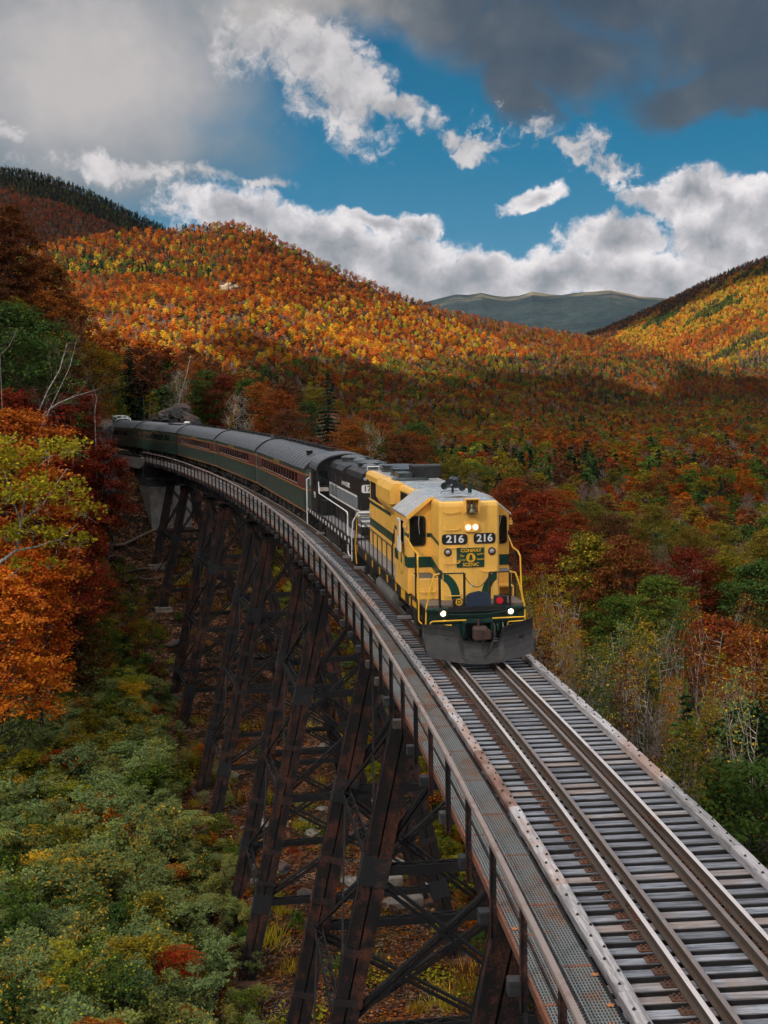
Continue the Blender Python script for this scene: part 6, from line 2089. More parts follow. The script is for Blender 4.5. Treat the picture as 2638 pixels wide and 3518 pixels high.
# low growth: herbs and grass tufts
HERB = []
for s_ in range(4):
    r = np.random.default_rng(240 + s_); P_ = np.stack([r.normal(0, .5, 260), r.normal(0, .5, 260), np.abs(r.normal(0, .28, 260)) + .04], 1)
    v, f = leaf_quads(P_, .15 if s_ < 3 else .12, r, .5); HERB.append(np_mesh('herbs', v, f, MT['flecked_leaves']))
GRASS = []
for s_ in range(2):
    r = np.random.default_rng(250 + s_); Q = []
    for _ in range(150):
        p = np.array([*r.normal(0, .35, 2), 0]); d = np.array([*r.normal(0, .28, 2), r.uniform(.5, 1.0)]) * r.uniform(.5, 1.1); w = np.array([*r.normal(0, 1, 2), 0]); w = w / np.linalg.norm(w) * .016
        Q.append([p - w, p + w, p + d * .7 + w * .6, p + d])
    v = np.array(Q).reshape(-1, 3); GRASS.append(np_mesh('grass', v, np.arange(len(v), dtype=np.int32).reshape(-1, 4), MT['leaves']))
# fallen leaves lying on the ground
LITTER = []
for s_ in range(2):
    r = np.random.default_rng(260 + s_); P_ = np.stack([r.uniform(-1, 1, 90), r.uniform(-1, 1, 90), r.uniform(.01, .06, 90)], 1)
    v, f = leaf_quads(P_, .14, r, 2.5, .8); LITTER.append(np_mesh('litter', v, f, MT['flecked_leaves']))

# ------------------------------------------------------------------ planting
COL = {
    'rust': [(0.27, 0.068, 0.012), (0.31, 0.088, 0.014), (0.22, 0.055, 0.012), (0.34, 0.108, 0.016)],
    'orange': [(0.46, 0.130, 0.014), (0.50, 0.165, 0.018), (0.42, 0.105, 0.012)],
    'red': [(0.32, 0.045, 0.012), (0.27, 0.034, 0.012), (0.36, 0.060, 0.014)],
    'crimson': [(0.16, 0.028, 0.014), (0.20, 0.036, 0.016)],
    'gold': [(0.52, 0.29, 0.022), (0.47, 0.26, 0.02), (0.56, 0.35, 0.03)],
    'olive': [(0.19, 0.150, 0.016), (0.23, 0.17, 0.018), (0.15, 0.135, 0.018)],
    'lime': [(0.28, 0.29, 0.024), (0.34, 0.32, 0.028)],
    'green': [(0.065, 0.115, 0.022), (0.085, 0.130, 0.024), (0.055, 0.100, 0.026)],
    'brown': [(0.12, 0.046, 0.020), (0.15, 0.060, 0.024)],
    'grey': [(0.22, 0.150, 0.125), (0.26, 0.185, 0.15), (0.18, 0.125, 0.11)],
    'spruce': [(0.014, 0.030, 0.017), (0.018, 0.038, 0.020), (0.011, 0.024, 0.016)],
    'teal': [(0.165, 0.235, 0.095), (0.19, 0.255, 0.095), (0.22, 0.250, 0.075)],
}
NICE = {'rust': 'rust-coloured', 'orange': 'bright orange', 'red': 'red', 'crimson': 'deep crimson', 'gold': 'golden yellow', 'olive': 'olive and yellow', 'lime': 'yellow-green', 'green': 'dark green', 'brown': 'brown', 'grey': 'grey leafless', 'spruce': 'dark', 'teal': 'blue-green'}


def tint(c, r):
    t = COL[c][int(r.integers(len(COL[c])))]; k = r.uniform(.80, 1.20)
    return tuple(float(x * k) for x in t)


FIRST = {}


def plant(kind, name, pair, xyz, sc, tc, tb, label, cat, group, rz=None, lean=None):
    root = empty(name, xyz, random.uniform(0, 6.28) if rz is None else rz); root.scale = (sc, sc, sc * random.uniform(.92, 1.1))
    if lean: root.rotation_euler.x, root.rotation_euler.y = lean
    tag(root, label, cat, group)
    for me_, n_ in zip(pair, (('crown', 'trunk') if kind != 'shrub' else ('foliage', 'stems'))):
        o = bpy.data.objects.new(n_, me_); col.objects.link(o); o.parent = root
        if n_ in ('crown', 'foliage'): o['tint'] = tc; o['tint_b'] = tb
    return root


def stuff_points(name, pts, meshes, sc, rot, idx, tc, tb, label_kind='stuff'):
    "one object that draws meshes at points through geometry nodes"
    me_ = bpy.data.meshes.new(name); n = len(pts)
    me_.vertices.add(n); me_.vertices.foreach_set('co', np.asarray(pts, np.float32).ravel())
    for nm, ty, arr in (('sc', 'FLOAT', sc), ('rz', 'FLOAT', rot), ('ix', 'INT', idx)):
        a = me_.attributes.new(nm, ty, 'POINT'); a.data.foreach_set('value', np.asarray(arr, np.int32 if ty == 'INT' else np.float32))
    for nm, arr in (('tint', tc), ('tint_b', tb)):
        a = me_.attributes.new(nm, 'FLOAT_VECTOR', 'POINT'); a.data.foreach_set('vector', np.asarray(arr, np.float32).ravel())
    o = bpy.data.objects.new(name, me_); col.objects.link(o); o['kind'] = 'stuff'
    pc = bpy.data.collections.new('source_' + name)
    for k, m_ in enumerate(meshes):
        pc.objects.link(bpy.data.objects.new('source_%02d' % k, m_))
    g = bpy.data.node_groups.new(name, 'GeometryNodeTree')
    g.interface.new_socket('Geometry', in_out='INPUT', socket_type='NodeSocketGeometry'); g.interface.new_socket('Geometry', in_out='OUTPUT', socket_type='NodeSocketGeometry')
    ni = g.nodes.new('NodeGroupInput'); no = g.nodes.new('NodeGroupOutput')
    ci = g.nodes.new('GeometryNodeCollectionInfo'); ci.inputs['Collection'].default_value = pc; ci.inputs['Separate Children'].default_value = True; ci.inputs['Reset Children'].default_value = True
    ip = g.nodes.new('GeometryNodeInstanceOnPoints'); ip.inputs['Pick Instance'].default_value = True

    def attr(nm, ty):
        a = g.nodes.new('GeometryNodeInputNamedAttribute'); a.data_type = ty; a.inputs['Name'].default_value = nm; return a.outputs['Attribute']
    mp = g.nodes.new('GeometryNodeMeshToPoints')
    g.links.new(ni.outputs[0], mp.inputs['Mesh']); g.links.new(mp.outputs[0], ip.inputs['Points'])
    g.links.new(ci.outputs[0], ip.inputs['Instance']); g.links.new(attr('ix', 'INT'), ip.inputs['Instance Index'])
    cx_ = g.nodes.new('ShaderNodeCombineXYZ'); g.links.new(attr('rz', 'FLOAT'), cx_.inputs[2])
    e2r = g.nodes.new('FunctionNodeEulerToRotation'); g.links.new(cx_.outputs[0], e2r.inputs[0]); g.links.new(e2r.outputs[0], ip.inputs['Rotation'])
    g.links.new(attr('sc', 'FLOAT'), ip.inputs['Scale']); g.links.new(ip.outputs[0], no.inputs[0])
    md = o.modifiers.new('scatter', 'NODES'); md.node_group = g
    return o


# --- where trees can be seen from the valley side of the camera
def visible_mask(x, y, z, h, margin=.006):
    az = np.degrees(np.arctan2(x, y)); r = np.hypot(x, y)
    ga = np.arange(-22, 22.01, .25); gr = np.geomspace(60, 6000, 260)
    AA_, RR_ = np.meshgrid(np.radians(ga), gr)
    Zt = ground(RR_ * np.sin(AA_), RR_ * np.cos(AA_)) + 5.0
    E_ = (Zt - CAM_H) / RR_; cm = np.maximum.accumulate(E_, 0)
    ia = np.clip(np.round((az + 22) / .25).astype(int), 0, len(ga) - 1); ir = np.clip(np.searchsorted(gr, r * .97) - 1, 0, len(gr) - 1)
    return (z + h - CAM_H) / r > cm[ir, ia] - margin


def jitter_grid(r0, r1, az0, az1, step_of, r):
    X_, Y_ = [], []
    rr_ = r0
    while rr_ < r1:
        st = step_of(rr_); n = max(1, int(math.radians(az1 - az0) * rr_ / st))
        a = np.radians(np.linspace(az0, az1, n)) + r.uniform(-.5, .5, n) * st / rr_; q = rr_ + r.uniform(-.5, .5, n) * st
        X_.append(q * np.sin(a)); Y_.append(q * np.cos(a)); rr_ += st
    return np.concatenate(X_), np.concatenate(Y_)


def n2(x, y, s, ph): return wob(x, y, s, ph)


def pick_colours(x, y, z, r):
    "species by place: conifers on the heights, reds on the middle of the hill, yellows low down"
    n = len(x); u = r.uniform(size=n)
    az = np.degrees(np.arctan2(x, y)); rr_ = np.hypot(x, y)
    el = (z + 8 - CAM_H) / rr_
    v = 848 - el * 2771                      # height on the hill, in display rows
    uu = 829.5 + np.tan(np.radians(az)) * 2771
    a, b_ = n2(x, y, 45, 3), n2(x, y, 130, 5)
    cols_ = np.array(['rust'] * n, dtype=object)
    on_r2 = (rr_ > 1750) & (uu < 420) & (z > 240)
    on_r3 = (rr_ > 3000) & (uu > 1150)
    hill = (~on_r2) & (~on_r3) & (rr_ > 600) & (z > -5)
    flat = ~(on_r2 | on_r3 | hill)

    def choose(mask, names, probs):
        k = mask.sum()
        if k: cols_[mask] = r.choice(names, size=k, p=np.array(probs) / sum(probs))
    top = hill & (v < 560 + 30 * a + 10 * b_)
    left_green = hill & (uu < 470 + 60 * a) & (v < 590 + 40 * b_)
    mid = hill & ~top & ~left_green & (v < 650 + 25 * a)
    low = hill & ~top & ~left_green & ~mid & (v < 770 + 14 * a)
    foot = hill & ~top & ~left_green & ~mid & ~low
    choose(top, ['rust', 'olive', 'spruce', 'brown', 'green', 'gold', 'orange'], [.40, .14, .20, .10, .09, .02, .05])
    choose(left_green, ['spruce', 'olive', 'lime', 'rust', 'gold', 'green'], [.48, .16, .07, .12, .05, .12])
    choose(hill & (a > .5) & (u < .45) & (v < 700), ['rust', 'brown', 'red'], [.7, .2, .1])
    choose(mid, ['rust', 'orange', 'olive', 'brown', 'lime', 'gold', 'green', 'red'], [.50, .12, .11, .09, .03, .03, .05, .07])
    choose(low, ['orange', 'grey', 'rust', 'gold', 'lime', 'olive', 'red', 'green'], [.19, .24, .16, .12, .09, .10, .06, .05])
    choose(foot, ['rust', 'green', 'spruce', 'olive', 'grey', 'red', 'brown', 'lime'], [.20, .20, .18, .17, .10, .04, .09, .04])
    ridge_shade = hill & (uu > 560) & (v < (465 + (uu - 480) * .40) + 26)  # shade of the falling flank, put into the tree colours along the ridge
    choose(ridge_shade, ['rust', 'brown', 'olive', 'grey'], [.45, .25, .15, .15])
    conif = hill & (uu > 900) & (np.abs(v - 800 + 14 * a) < 26) & (u < .5)
    choose(conif, ['spruce', 'green', 'olive'], [.6, .25, .15])
    tl = v - (347 + np.clip(uu, 0, 400) * .30)
    choose(on_r2 & (tl < 62 + 8 * a), ['spruce', 'green', 'brown'], [.85, .09, .06])
    choose(on_r2 & (tl >= 62 + 8 * a), ['grey', 'brown', 'rust', 'spruce', 'red'], [.3, .2, .26, .16, .08])
    tr = v - (640 - (uu - 1430) * .44)
    choose(on_r3 & (tr < 45 + 10 * a), ['spruce', 'rust', 'brown'], [.62, .25, .13])
    choose(on_r3 & (tr >= 45 + 10 * a), ['gold', 'orange', 'spruce', 'lime', 'olive', 'rust', 'grey'], [.26, .17, .22, .12, .1, .08, .05])
    choose(flat, ['rust', 'grey', 'green', 'olive', 'brown', 'red', 'orange', 'spruce', 'lime'], [.15, .19, .17, .20, .14, .01, .01, .11, .02])
    choose(on_r3 & (tr >= 45 + 10 * a) & (a > .25), ['spruce', 'green', 'olive'], [.6, .25, .15]); choose(on_r3 & (tr >= 45) & (b_ < -.2) & (u < .6), ['rust', 'orange', 'grey', 'red'], [.4, .3, .2, .1])
    choose(flat & (rr_ < 330) & (az < 3), ['brown', 'olive', 'green', 'rust', 'crimson', 'grey', 'spruce'], [.30, .22, .16, .12, .04, .08, .08])
    # drifts of one kind
    choose(flat & (a > .55), ['green', 'olive', 'spruce'], [.5, .35, .15]); choose(flat & (a < -.5), ['grey', 'rust', 'brown'], [.5, .3, .2])
    choose(flat & (b_ > .55) & (u < .7), ['spruce', 'green'], [.75, .25]); choose(flat & (b_ < -.7) & (u < .5), ['red', 'rust', 'brown'], [.1, .5, .4])
    # neighbours of one kind stand together, so the slopes read as drifts of colour
    d_ = (wob(x, y, 26, 9) + 0.6 * wob(x, y, 11, 4)); u2 = r.uniform(size=n)
    for mask, names in ((foot | flat, ['spruce', 'green', 'olive', 'rust', 'brown', 'grey', 'olive', 'green', 'spruce']), (mid | top, ['olive', 'rust', 'rust', 'brown', 'rust', 'orange', 'rust', 'olive']), (low, ['olive', 'grey', 'orange', 'gold', 'rust', 'orange', 'grey', 'lime'])):
        k = np.clip(((d_ + 1.2) / 2.4 * len(names)).astype(int), 0, len(names) - 1)
        cols_ = np.where(mask & (u2 < .55) & ~ridge_shade, np.array(names, dtype=object)[k], cols_)
    return cols_


prng = np.random.default_rng(99)
TINTR = None
tx, ty = jitter_grid(150, 4500, -18.6, 18.6, lambda r: (6.2 + r / 620.0) if r < 900 else (4.7 + r / 1000.0), prng)
# the conifers on the two high ridges stand closer together
for a0, a1, r0, r1 in ((-19, -9.5, 2150, 3060), (9, 18.6, 3500, 4350)):
    ex, ey = jitter_grid(r0, r1, a0, a1, lambda r: 6.5, prng)
    tx, ty = np.concatenate([tx, ex]), np.concatenate([ty, ey])
tz = ground(tx, ty)
s_, o_ = to_so(tx, ty)
ok = ~((np.abs(o_) < 9.0) & (s_ < 400)) & ~((o_ < 2) & (s_ < 118)) & ~((o_ > 4) & (o_ < 17) & (s_ > 150) & (s_ < 200))
ok &= visible_mask(tx, ty, tz, 13.0)
# a bare cliff shows through on the hill
cliff = hit(492 * DU, 628 * DU, 900)
ok &= ~((np.abs(np.degrees(np.arctan2(tx, ty)) - math.degrees(math.atan2(cliff[0], cliff[1]))) < .42) & (np.abs(np.hypot(tx, ty) - math.hypot(cliff[0], cliff[1]) + 22) < 48))
tx, ty, tz = tx[ok], ty[ok], tz[ok]
cols_ = pick_colours(tx, ty, tz, prng)
r_t = np.hypot(tx, ty)
order = np.argsort(r_t); tx, ty, tz, cols_, r_t = tx[order], ty[order], tz[order], cols_[order], r_t[order]
az_t = np.degrees(np.arctan2(tx, ty))


def where_words(a, d, s):
    if a < -6: side = 'beyond the dome car'
    elif a < -1: side = 'behind the coaches'
    elif a < 4: side = 'behind the yellow locomotive'
    elif a < 9: side = 'right of the yellow locomotive'
    else: side = 'near the right edge'
    depth = 'in the nearer woods' if d < 240 else ('halfway across the wooded flat' if d < 420 else 'far across the wooded flat')
    return side, depth


LIM = {'maple': 165, 'spruce': 120, 'bare': 120}
cnt = {'maple': 0, 'spruce': 0, 'bare': 0}
far_pts = {k: [] for k in ('M', 'F')}
for i in range(len(tx)):
    c = cols_[i]; kd = 'spruce' if c == 'spruce' else ('bare' if c == 'grey' else 'maple')
    if cnt[kd] < LIM[kd] and r_t[i] < 700:
        cnt[kd] += 1
        sc_ = float(prng.uniform(.75, 1.15)); side, depth = where_words(az_t[i], r_t[i], 0)
        near = r_t[i] < 210
        if kd == 'maple':
            pair = (MAPLE_N if near else MAPLE_M)[int(prng.integers(5))]; nm, ct = 'maple_tree', 'tree'
            lab = f'{NICE[c]} broadleaf tree {depth} {side}'
        elif kd == 'spruce':
            pair = (SPR_N if near else SPR_M)[int(prng.integers(3))]; nm, ct = 'spruce_tree', 'tree'; lab = f'dark pointed spruce {depth} {side}'
        else:
            pair = (BARE_N if near else BARE_M)[int(prng.integers(3))]; nm, ct = 'bare_tree', 'tree'; lab = f'grey leafless tree {depth} {side}'
        cc = tuple(x * .78 + .008 for x in tint(c, prng))      # duller tints down on the flat
        plant(kd, nm, pair, (float(tx[i]), float(ty[i]), float(tz[i])), sc_, cc, cc, lab, 'tree', lab.replace('tree', 'trees', 1).replace('spruce', 'spruces', 1))
    else:
        far_pts['M' if r_t[i] < 560 else 'F'].append(i)
for key, sets in (('M', (MAPLE_M, SPR_M, BARE_M)), ('F', (MAPLE_F, SPR_F, BARE_F))):
    ids = np.array(far_pts[key], int)
    if len(ids) == 0: continue
    if key == 'M':
        meshes = [p[0] for p in MAPLE_M[:7]] + [p[0] for p in SPR_M] + [p[0] for p in BARE_M]
        nm_, ns_, nb_ = 7, 3, 3
    else:
        meshes = list(MAPLE_F) + list(SPR_F) + list(BARE_F); nm_, ns_, nb_ = 7, 3, 3
    kd = np.where(cols_[ids] == 'spruce', 1, np.where(cols_[ids] == 'grey', 2, 0))
    ix = np.where(kd == 0, prng.integers(0, nm_, len(ids)), np.where(kd == 1, nm_ + prng.integers(0, ns_, len(ids)), nm_ + ns_ + prng.integers(0, nb_, len(ids))))
    tcs = np.array([tint(cols_[q], prng) for q in ids])
    sz = prng.uniform(.55, 1.30, len(ids)) * np.interp(r_t[ids], [600, 1100, 2600, 4200], [.95, .66, .72, .92]) * np.where(kd == 1, 1.12, 1)
    stuff_points('woodland' if key == 'M' else 'hillside_forest', np.stack([tx[ids], ty[ids], tz[ids] - .3], 1), meshes, sz, prng.uniform(0, 6.28, len(ids)), ix, tcs, tcs)
print('TREES', len(tx), cnt, len(far_pts['M']), len(far_pts['F']))
# ------------------------------------------------------------------ trees one can pick out, set where they stand
def xy_at(u, d):
    q = view_dir(u, 1348); a = math.atan2(q[0], q[1]); return d * math.sin(a), d * math.cos(a)


DEBUG = False


def tree_at(u, d, vtop, kind, c, label, variant=0, cb=None, H=None, lean=None, nm=None):
    x, y = xy_at(u, d); z = float(ground(x, y))
    q = view_dir(u, vtop); zt = CAM_H + d * q[2] / math.hypot(q[0], q[1])
    need = zt - z
    tall = need > 17.5
    src = {'maple': MAPLE_T if tall else MAPLE_N, 'birch': BIRCH_T if need > 15.5 else BIRCH_N, 'bare': BARE_N, 'spruce': SPR_N}[kind]
    hs = {'maple': [21, 19, 23, 20] if tall else [13, 15, 12, 16, 14], 'birch': [18, 20, 17, 19] if need > 15.5 else [12, 14, 11, 13, 15], 'bare': [11, 13, 12], 'spruce': [14, 12, 16]}[kind]
    pair = src[variant % len(src)]
    sc_ = float(np.clip(need / (hs[variant % len(src)] * 1.03), .4, 1.45))
    if DEBUG: print('TREE', u, d, vtop, kind, 'need', round(need, 1), 'sc', round(sc_, 2), 'ground', round(z, 1))
    c1 = tint(c, prng); c2 = tint(cb, prng) if cb else c1
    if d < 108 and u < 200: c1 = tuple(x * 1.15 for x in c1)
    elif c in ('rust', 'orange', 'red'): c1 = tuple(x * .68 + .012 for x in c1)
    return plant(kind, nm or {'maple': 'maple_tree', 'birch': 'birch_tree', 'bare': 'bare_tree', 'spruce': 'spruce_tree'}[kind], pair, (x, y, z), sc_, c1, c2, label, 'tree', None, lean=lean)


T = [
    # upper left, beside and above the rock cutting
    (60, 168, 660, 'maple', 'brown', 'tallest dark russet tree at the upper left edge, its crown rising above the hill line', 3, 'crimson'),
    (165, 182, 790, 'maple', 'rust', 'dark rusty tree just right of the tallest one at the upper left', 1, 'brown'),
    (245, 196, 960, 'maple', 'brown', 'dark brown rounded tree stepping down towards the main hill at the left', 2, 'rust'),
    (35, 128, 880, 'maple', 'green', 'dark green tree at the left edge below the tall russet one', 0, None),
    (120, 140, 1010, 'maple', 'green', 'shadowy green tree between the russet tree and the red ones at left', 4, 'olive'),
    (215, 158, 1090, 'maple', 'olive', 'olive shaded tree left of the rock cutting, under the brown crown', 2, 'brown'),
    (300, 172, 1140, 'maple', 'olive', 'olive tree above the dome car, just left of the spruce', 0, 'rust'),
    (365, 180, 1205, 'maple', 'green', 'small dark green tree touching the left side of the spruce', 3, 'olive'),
    (30, 118, 1180, 'maple', 'crimson', 'deep crimson tree at the left edge under the dark green one', 2, 'red'),
    (150, 128, 1290, 'maple', 'crimson', 'dark red tree behind the leaning bare birches', 1, 'red'),
    (255, 146, 1330, 'maple', 'crimson', 'deep red tree on top of the rock cutting left of the dome car', 4, 'crimson'),
    (30, 106, 1400, 'maple', 'rust', 'rust-orange maple at the left edge above the yellow birch', 0, 'orange'),
    (120, 112, 1480, 'maple', 'red', 'orange-red maple behind the top of the yellow birch', 2, 'orange'),
    (340, 140, 1490, 'maple', 'crimson', 'small crimson maple in front of the rock face under the dome car', 2, 'crimson'),
    (230, 122, 1600, 'maple', 'crimson', 'dark red maple between the yellow birch and the rock face', 3, 'red'),
    (-40, 93, 1820, 'maple', 'orange', 'large fiery orange maple at the left edge under the yellow birch', 1, 'red'),
    (60, 100, 1830, 'maple', 'orange', 'orange-red maple behind the right side of the fiery one', 3, 'red'),
    (235, 113, 2050, 'maple', 'brown', 'low brown maple beside the fallen logs', 2, 'green'),
    # behind the train
    (447, 214, 1160, 'spruce', 'spruce', 'tall black-green spruce rising above the dome car', 0, None),
    (500, 226, 1240, 'spruce', 'spruce', 'shorter spruce right behind the tall one above the dome car', 1, None),
    (415, 224, 1270, 'spruce', 'spruce', 'young spruce at the left foot of the tall spruce', 1, None),
    (560, 236, 1215, 'maple', 'rust', 'russet tree behind the twin white birch stems', 0, 'brown'),
    (655, 240, 1170, 'maple', 'brown', 'tall dark russet tree right of the white birch stems', 3, 'rust'),
    (735, 232, 1205, 'maple', 'rust', 'dark rusty tree above the second coach from the dome car', 1, 'brown'),
    (800, 226, 1260, 'maple', 'brown', 'brown tree sloping down to the right behind the coaches', 2, 'olive'),
    (880, 214, 1330, 'maple', 'olive', 'large olive-gold tree behind the middle coaches', 4, 'gold'),
    (960, 208, 1400, 'maple', 'olive', 'lower olive and gold tree right of the large olive one', 0, 'gold'),
    (820, 196, 1400, 'maple', 'gold', 'small golden tree close behind the roof of the middle coach', 2, 'olive'),
    (1050, 196, 1480, 'maple', 'green', 'small green tree just above the first coach roof', 2, 'lime'),
    (1130, 200, 1430, 'maple', 'rust', 'russet tree behind the roof of the first coach', 1, 'orange'),
    (1225, 196, 1425, 'maple', 'rust', 'russet tree behind the black locomotive', 0, 'brown'),
    (1310, 200, 1465, 'maple', 'brown', 'brownish tree between the two locomotives', 3, 'rust'),
    (618, 205, 1245, 'bare', 'grey', 'white twin-stemmed birch above the bare orange bank', 0, None),
    (520, 190, 1330, 'birch', 'olive', 'thin yellowing birch beside the black rocks above the dome car', 0, 'gold'),
    (690, 205, 1370, 'birch', 'olive', 'thin pale birch standing behind the third coach roof', 2, 'gold'),
    # right of the train
    (1760, 150, 1600, 'maple', 'rust', 'deep red tree touching the right side of the yellow locomotive cab', 0, 'red'),
    (1850, 140, 1660, 'maple', 'crimson', 'wide crimson tree right of the yellow locomotive', 4, 'rust'),
    (1930, 128, 1770, 'maple', 'red', 'dark red and brown tree below the wide crimson one', 2, 'rust'),
    (2030, 122, 1800, 'maple', 'olive', 'olive tree with a forked dark trunk right of the crimson tree', 1, 'gold'),
    (2150, 118, 1830, 'maple', 'rust', 'rusty orange tree beside the olive one', 3, 'olive'),
    (2120, 108, 1960, 'maple', 'green', 'dark green spreading tree above the birch grove', 0, 'olive'),
    (2260, 112, 1930, 'maple', 'green', 'dark spreading tree with pale drooping boughs over the grove', 4, 'olive'),
    (2365, 124, 1860, 'maple', 'crimson', 'dark maroon tree right of the spreading green ones', 2, 'brown'),
    (2500, 128, 1880, 'maple', 'olive', 'olive-green tree near the right edge beyond the grove', 1, 'green'),
    (2610, 122, 1820, 'maple', 'green', 'dark green tree at the right edge level with the headlights', 3, None),
    (2480, 104, 2060, 'maple', 'rust', 'reddish tree near the right edge above the dark oaks', 0, 'red'),
    (2600, 98, 2120, 'maple', 'brown', 'brown and red tree at the right edge above the dark oaks', 2, 'rust'),
    (1815, 96, 1990, 'birch', 'olive', 'pale birch whose top stands beside the right step of the locomotive', 1, 'gold'),
    (1870, 92, 2040, 'birch', 'orange', 'orange-leaved birch right of the snow plow', 0, 'rust'),
    (1920, 98, 2030, 'birch', 'rust', 'russet birch behind the orange-leaved one', 4, 'orange'),
    (1975, 90, 2080, 'birch', 'orange', 'second orange birch at the start of the grove', 3, 'gold'),
    (2045, 82, 2150, 'birch', 'green', 'full green birch leaning over the right guard timber', 1, 'lime'),
    (2140, 80, 2240, 'birch', 'green', 'green and orange birch right of the full green one', 4, 'gold'),
    (2370, 74, 2330, 'spruce', 'spruce', 'narrow dark evergreen standing out of the birch grove', 2, 'green'),
    (2580, 70, 2430, 'maple', 'spruce', 'dark green oak at the right edge', 0, 'green'),
    (2500, 62, 2640, 'maple', 'spruce', 'dark green oak low in the right corner of the wood', 3, 'olive'),
    (2630, 58, 2620, 'maple', 'green', 'blue-green tree cut by the right edge beside the pale guard timber', 1, 'green'),
    (2400, 66, 2700, 'maple', 'green', 'low dark tree beyond the right guard timber', 2, 'rust'),
]
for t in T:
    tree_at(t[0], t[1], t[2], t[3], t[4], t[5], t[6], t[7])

# the leaning birch with yellow-green leaves in the left foreground
r = np.random.default_rng(5)
bx0, by0 = xy_at(-150, 79); bz0 = float(ground(bx0, by0))
lbs = []
for (u, v, dd, rad) in [(60, 1600, 80, 1.5), (170, 1560, 79, 1.3), (250, 1540, 81, 1.1), (30, 1720, 78, 1.6), (130, 1700, 79, 1.5), (230, 1690, 80, 1.3), (290, 1760, 80, 1.0), (100, 1820, 79, 1.3), (200, 1850, 80, 1.1), (275, 1860, 81, .9), (20, 1850, 78, 1.1), (-60, 1650, 79, 1.8), (-120, 1800, 78, 1.7), (60, 1950, 79, .8), (180, 1940, 80, .7), (0, 1530, 80, 1.2)]:
    p = place(u, v, dd); lbs.append((p[0] - bx0, p[1] - by0, p[2] - bz0, rad))
P_, D_ = crown_points(lbs, 4300, r, .9); v, f = leaf_quads(P_, .25, r, .2)
cr = np_mesh('crown', v, f, MT['flecked_leaves'])
A_ = Acc()
rel = lambda u, v, d: place(u, v, d) - np.array([bx0, by0, bz0])
main = [(0, 0, -.5), rel(-140, 2250, 79), rel(-60, 2020, 79), rel(0, 1925, 79), rel(55, 1885, 79), rel(70, 1790, 79), rel(95, 1650, 79.5)]
A_.add(*tube_np(main, [.20, .17, .15, .13, .11, .09, .04], 6))
for q in ([main[4], rel(130, 1870, 79), rel(205, 1845, 79.5), rel(270, 1790, 80)], [main[5], rel(40, 1700, 79), rel(10, 1600, 79)], [main[5], rel(150, 1720, 79.5), rel(230, 1600, 80)], [main[2], rel(-100, 1850, 79), rel(-100, 1700, 79)]):
    A_.add(*tube_np(q, [.075 * (1 - .7 * i / (len(q) - 1)) for i in range(len(q))], 5))
for l in lbs:
    for _ in range(7):
        d = r.normal(size=3); d /= np.linalg.norm(d); A_.add(*tube_np([np.array(l[:3]), np.array(l[:3]) + d * l[3]], [.02, .006], 3))
plant('birch', 'birch_tree', (cr, A_.mesh('trunk', MT['bark_birch'])), (bx0, by0, bz0), 1.0, (0.30, 0.28, 0.022), (0.55, 0.36, 0.02), 'white-stemmed birch with yellow-green leaves leaning in from the left edge', 'tree', None, rz=0.0)

# bare grey birches leaning over the rock cutting
for (pts_, rad, lab) in [
    ([(128, 1480, 118), (138, 1400, 118), (165, 1340, 118), (205, 1270, 119), (230, 1180, 120)], .13, 'thick pale leaning birch stem left of the rock cutting'),
    ([(150, 1420, 116), (200, 1385, 117), (260, 1360, 118), (330, 1340, 120)], .10, 'bare birch limb reaching right over the rock cutting'),
    ([(70, 1600, 108), (150, 1450, 110), (240, 1260, 112), (262, 1170, 112)], .07, 'slim bare birch crossing the thick leaning stem'),
    ([(325, 1415, 140), (332, 1370, 140), (318, 1320, 140)], .09, 'short forked white stem at the top of the rock face'),
    ([(0, 1220, 110), (30, 1190, 110), (60, 1130, 111)], .035, 'thin pale branches against the dark trees at the left edge'),
    ([(600, 1430, 197), (620, 1360, 198), (640, 1290, 199), (655, 1220, 200)], .13, 'pale crooked birch on the orange bank above the coaches'),
]:
    pp = [place(*q) for q in pts_]; x0, y0 = pp[0][0], pp[0][1]; zg = float(ground(x0, y0)); root = empty('birch_tree', (x0, y0, zg)); tag(root, lab, 'tree')
    o0 = np.array([x0, y0, zg]); A_ = Acc(); w = [np.array([0, 0, -.5])] + [p - o0 for p in pp]
    rad *= .62; A_.add(*tube_np(w, [rad * 1.15] + [rad * (1 - .7 * i / len(pp)) for i in range(len(pp))], 5))
    rr2 = np.random.default_rng(len(lab)); tw = Acc()
    for i in range(1, len(w) - 1):
        for _ in range(7):
            s0_ = w[i] + (w[i + 1] - w[i]) * rr2.uniform(); d = (w[-1] - w[i]) / (np.linalg.norm(w[-1] - w[i]) + 1e-6) + rr2.normal(size=3) * .8; d /= np.linalg.norm(d); L = rr2.uniform(1.5, 4.5)
            m1 = s0_ + d * L * .5 + rr2.normal(size=3) * .2; e = m1 + (d + rr2.normal(size=3) * .35) * L * .5
            tw.add(*tube_np([s0_, m1, e], [rad * .22, rad * .13, rad * .03], 3))
            for _k in range(3):
                d2 = d + rr2.normal(size=3) * .7; tw.add(*tube_np([m1, m1 + d2 * L * .35], [rad * .09, rad * .02], 3))
    for me_, n_ in ((A_.mesh('stem', MT['bark_birch']), 'trunk'), (tw.mesh('branches', MT['bark_pale']), 'branches')):
        o = bpy.data.objects.new(n_, me_); col.objects.link(o); o.parent = root

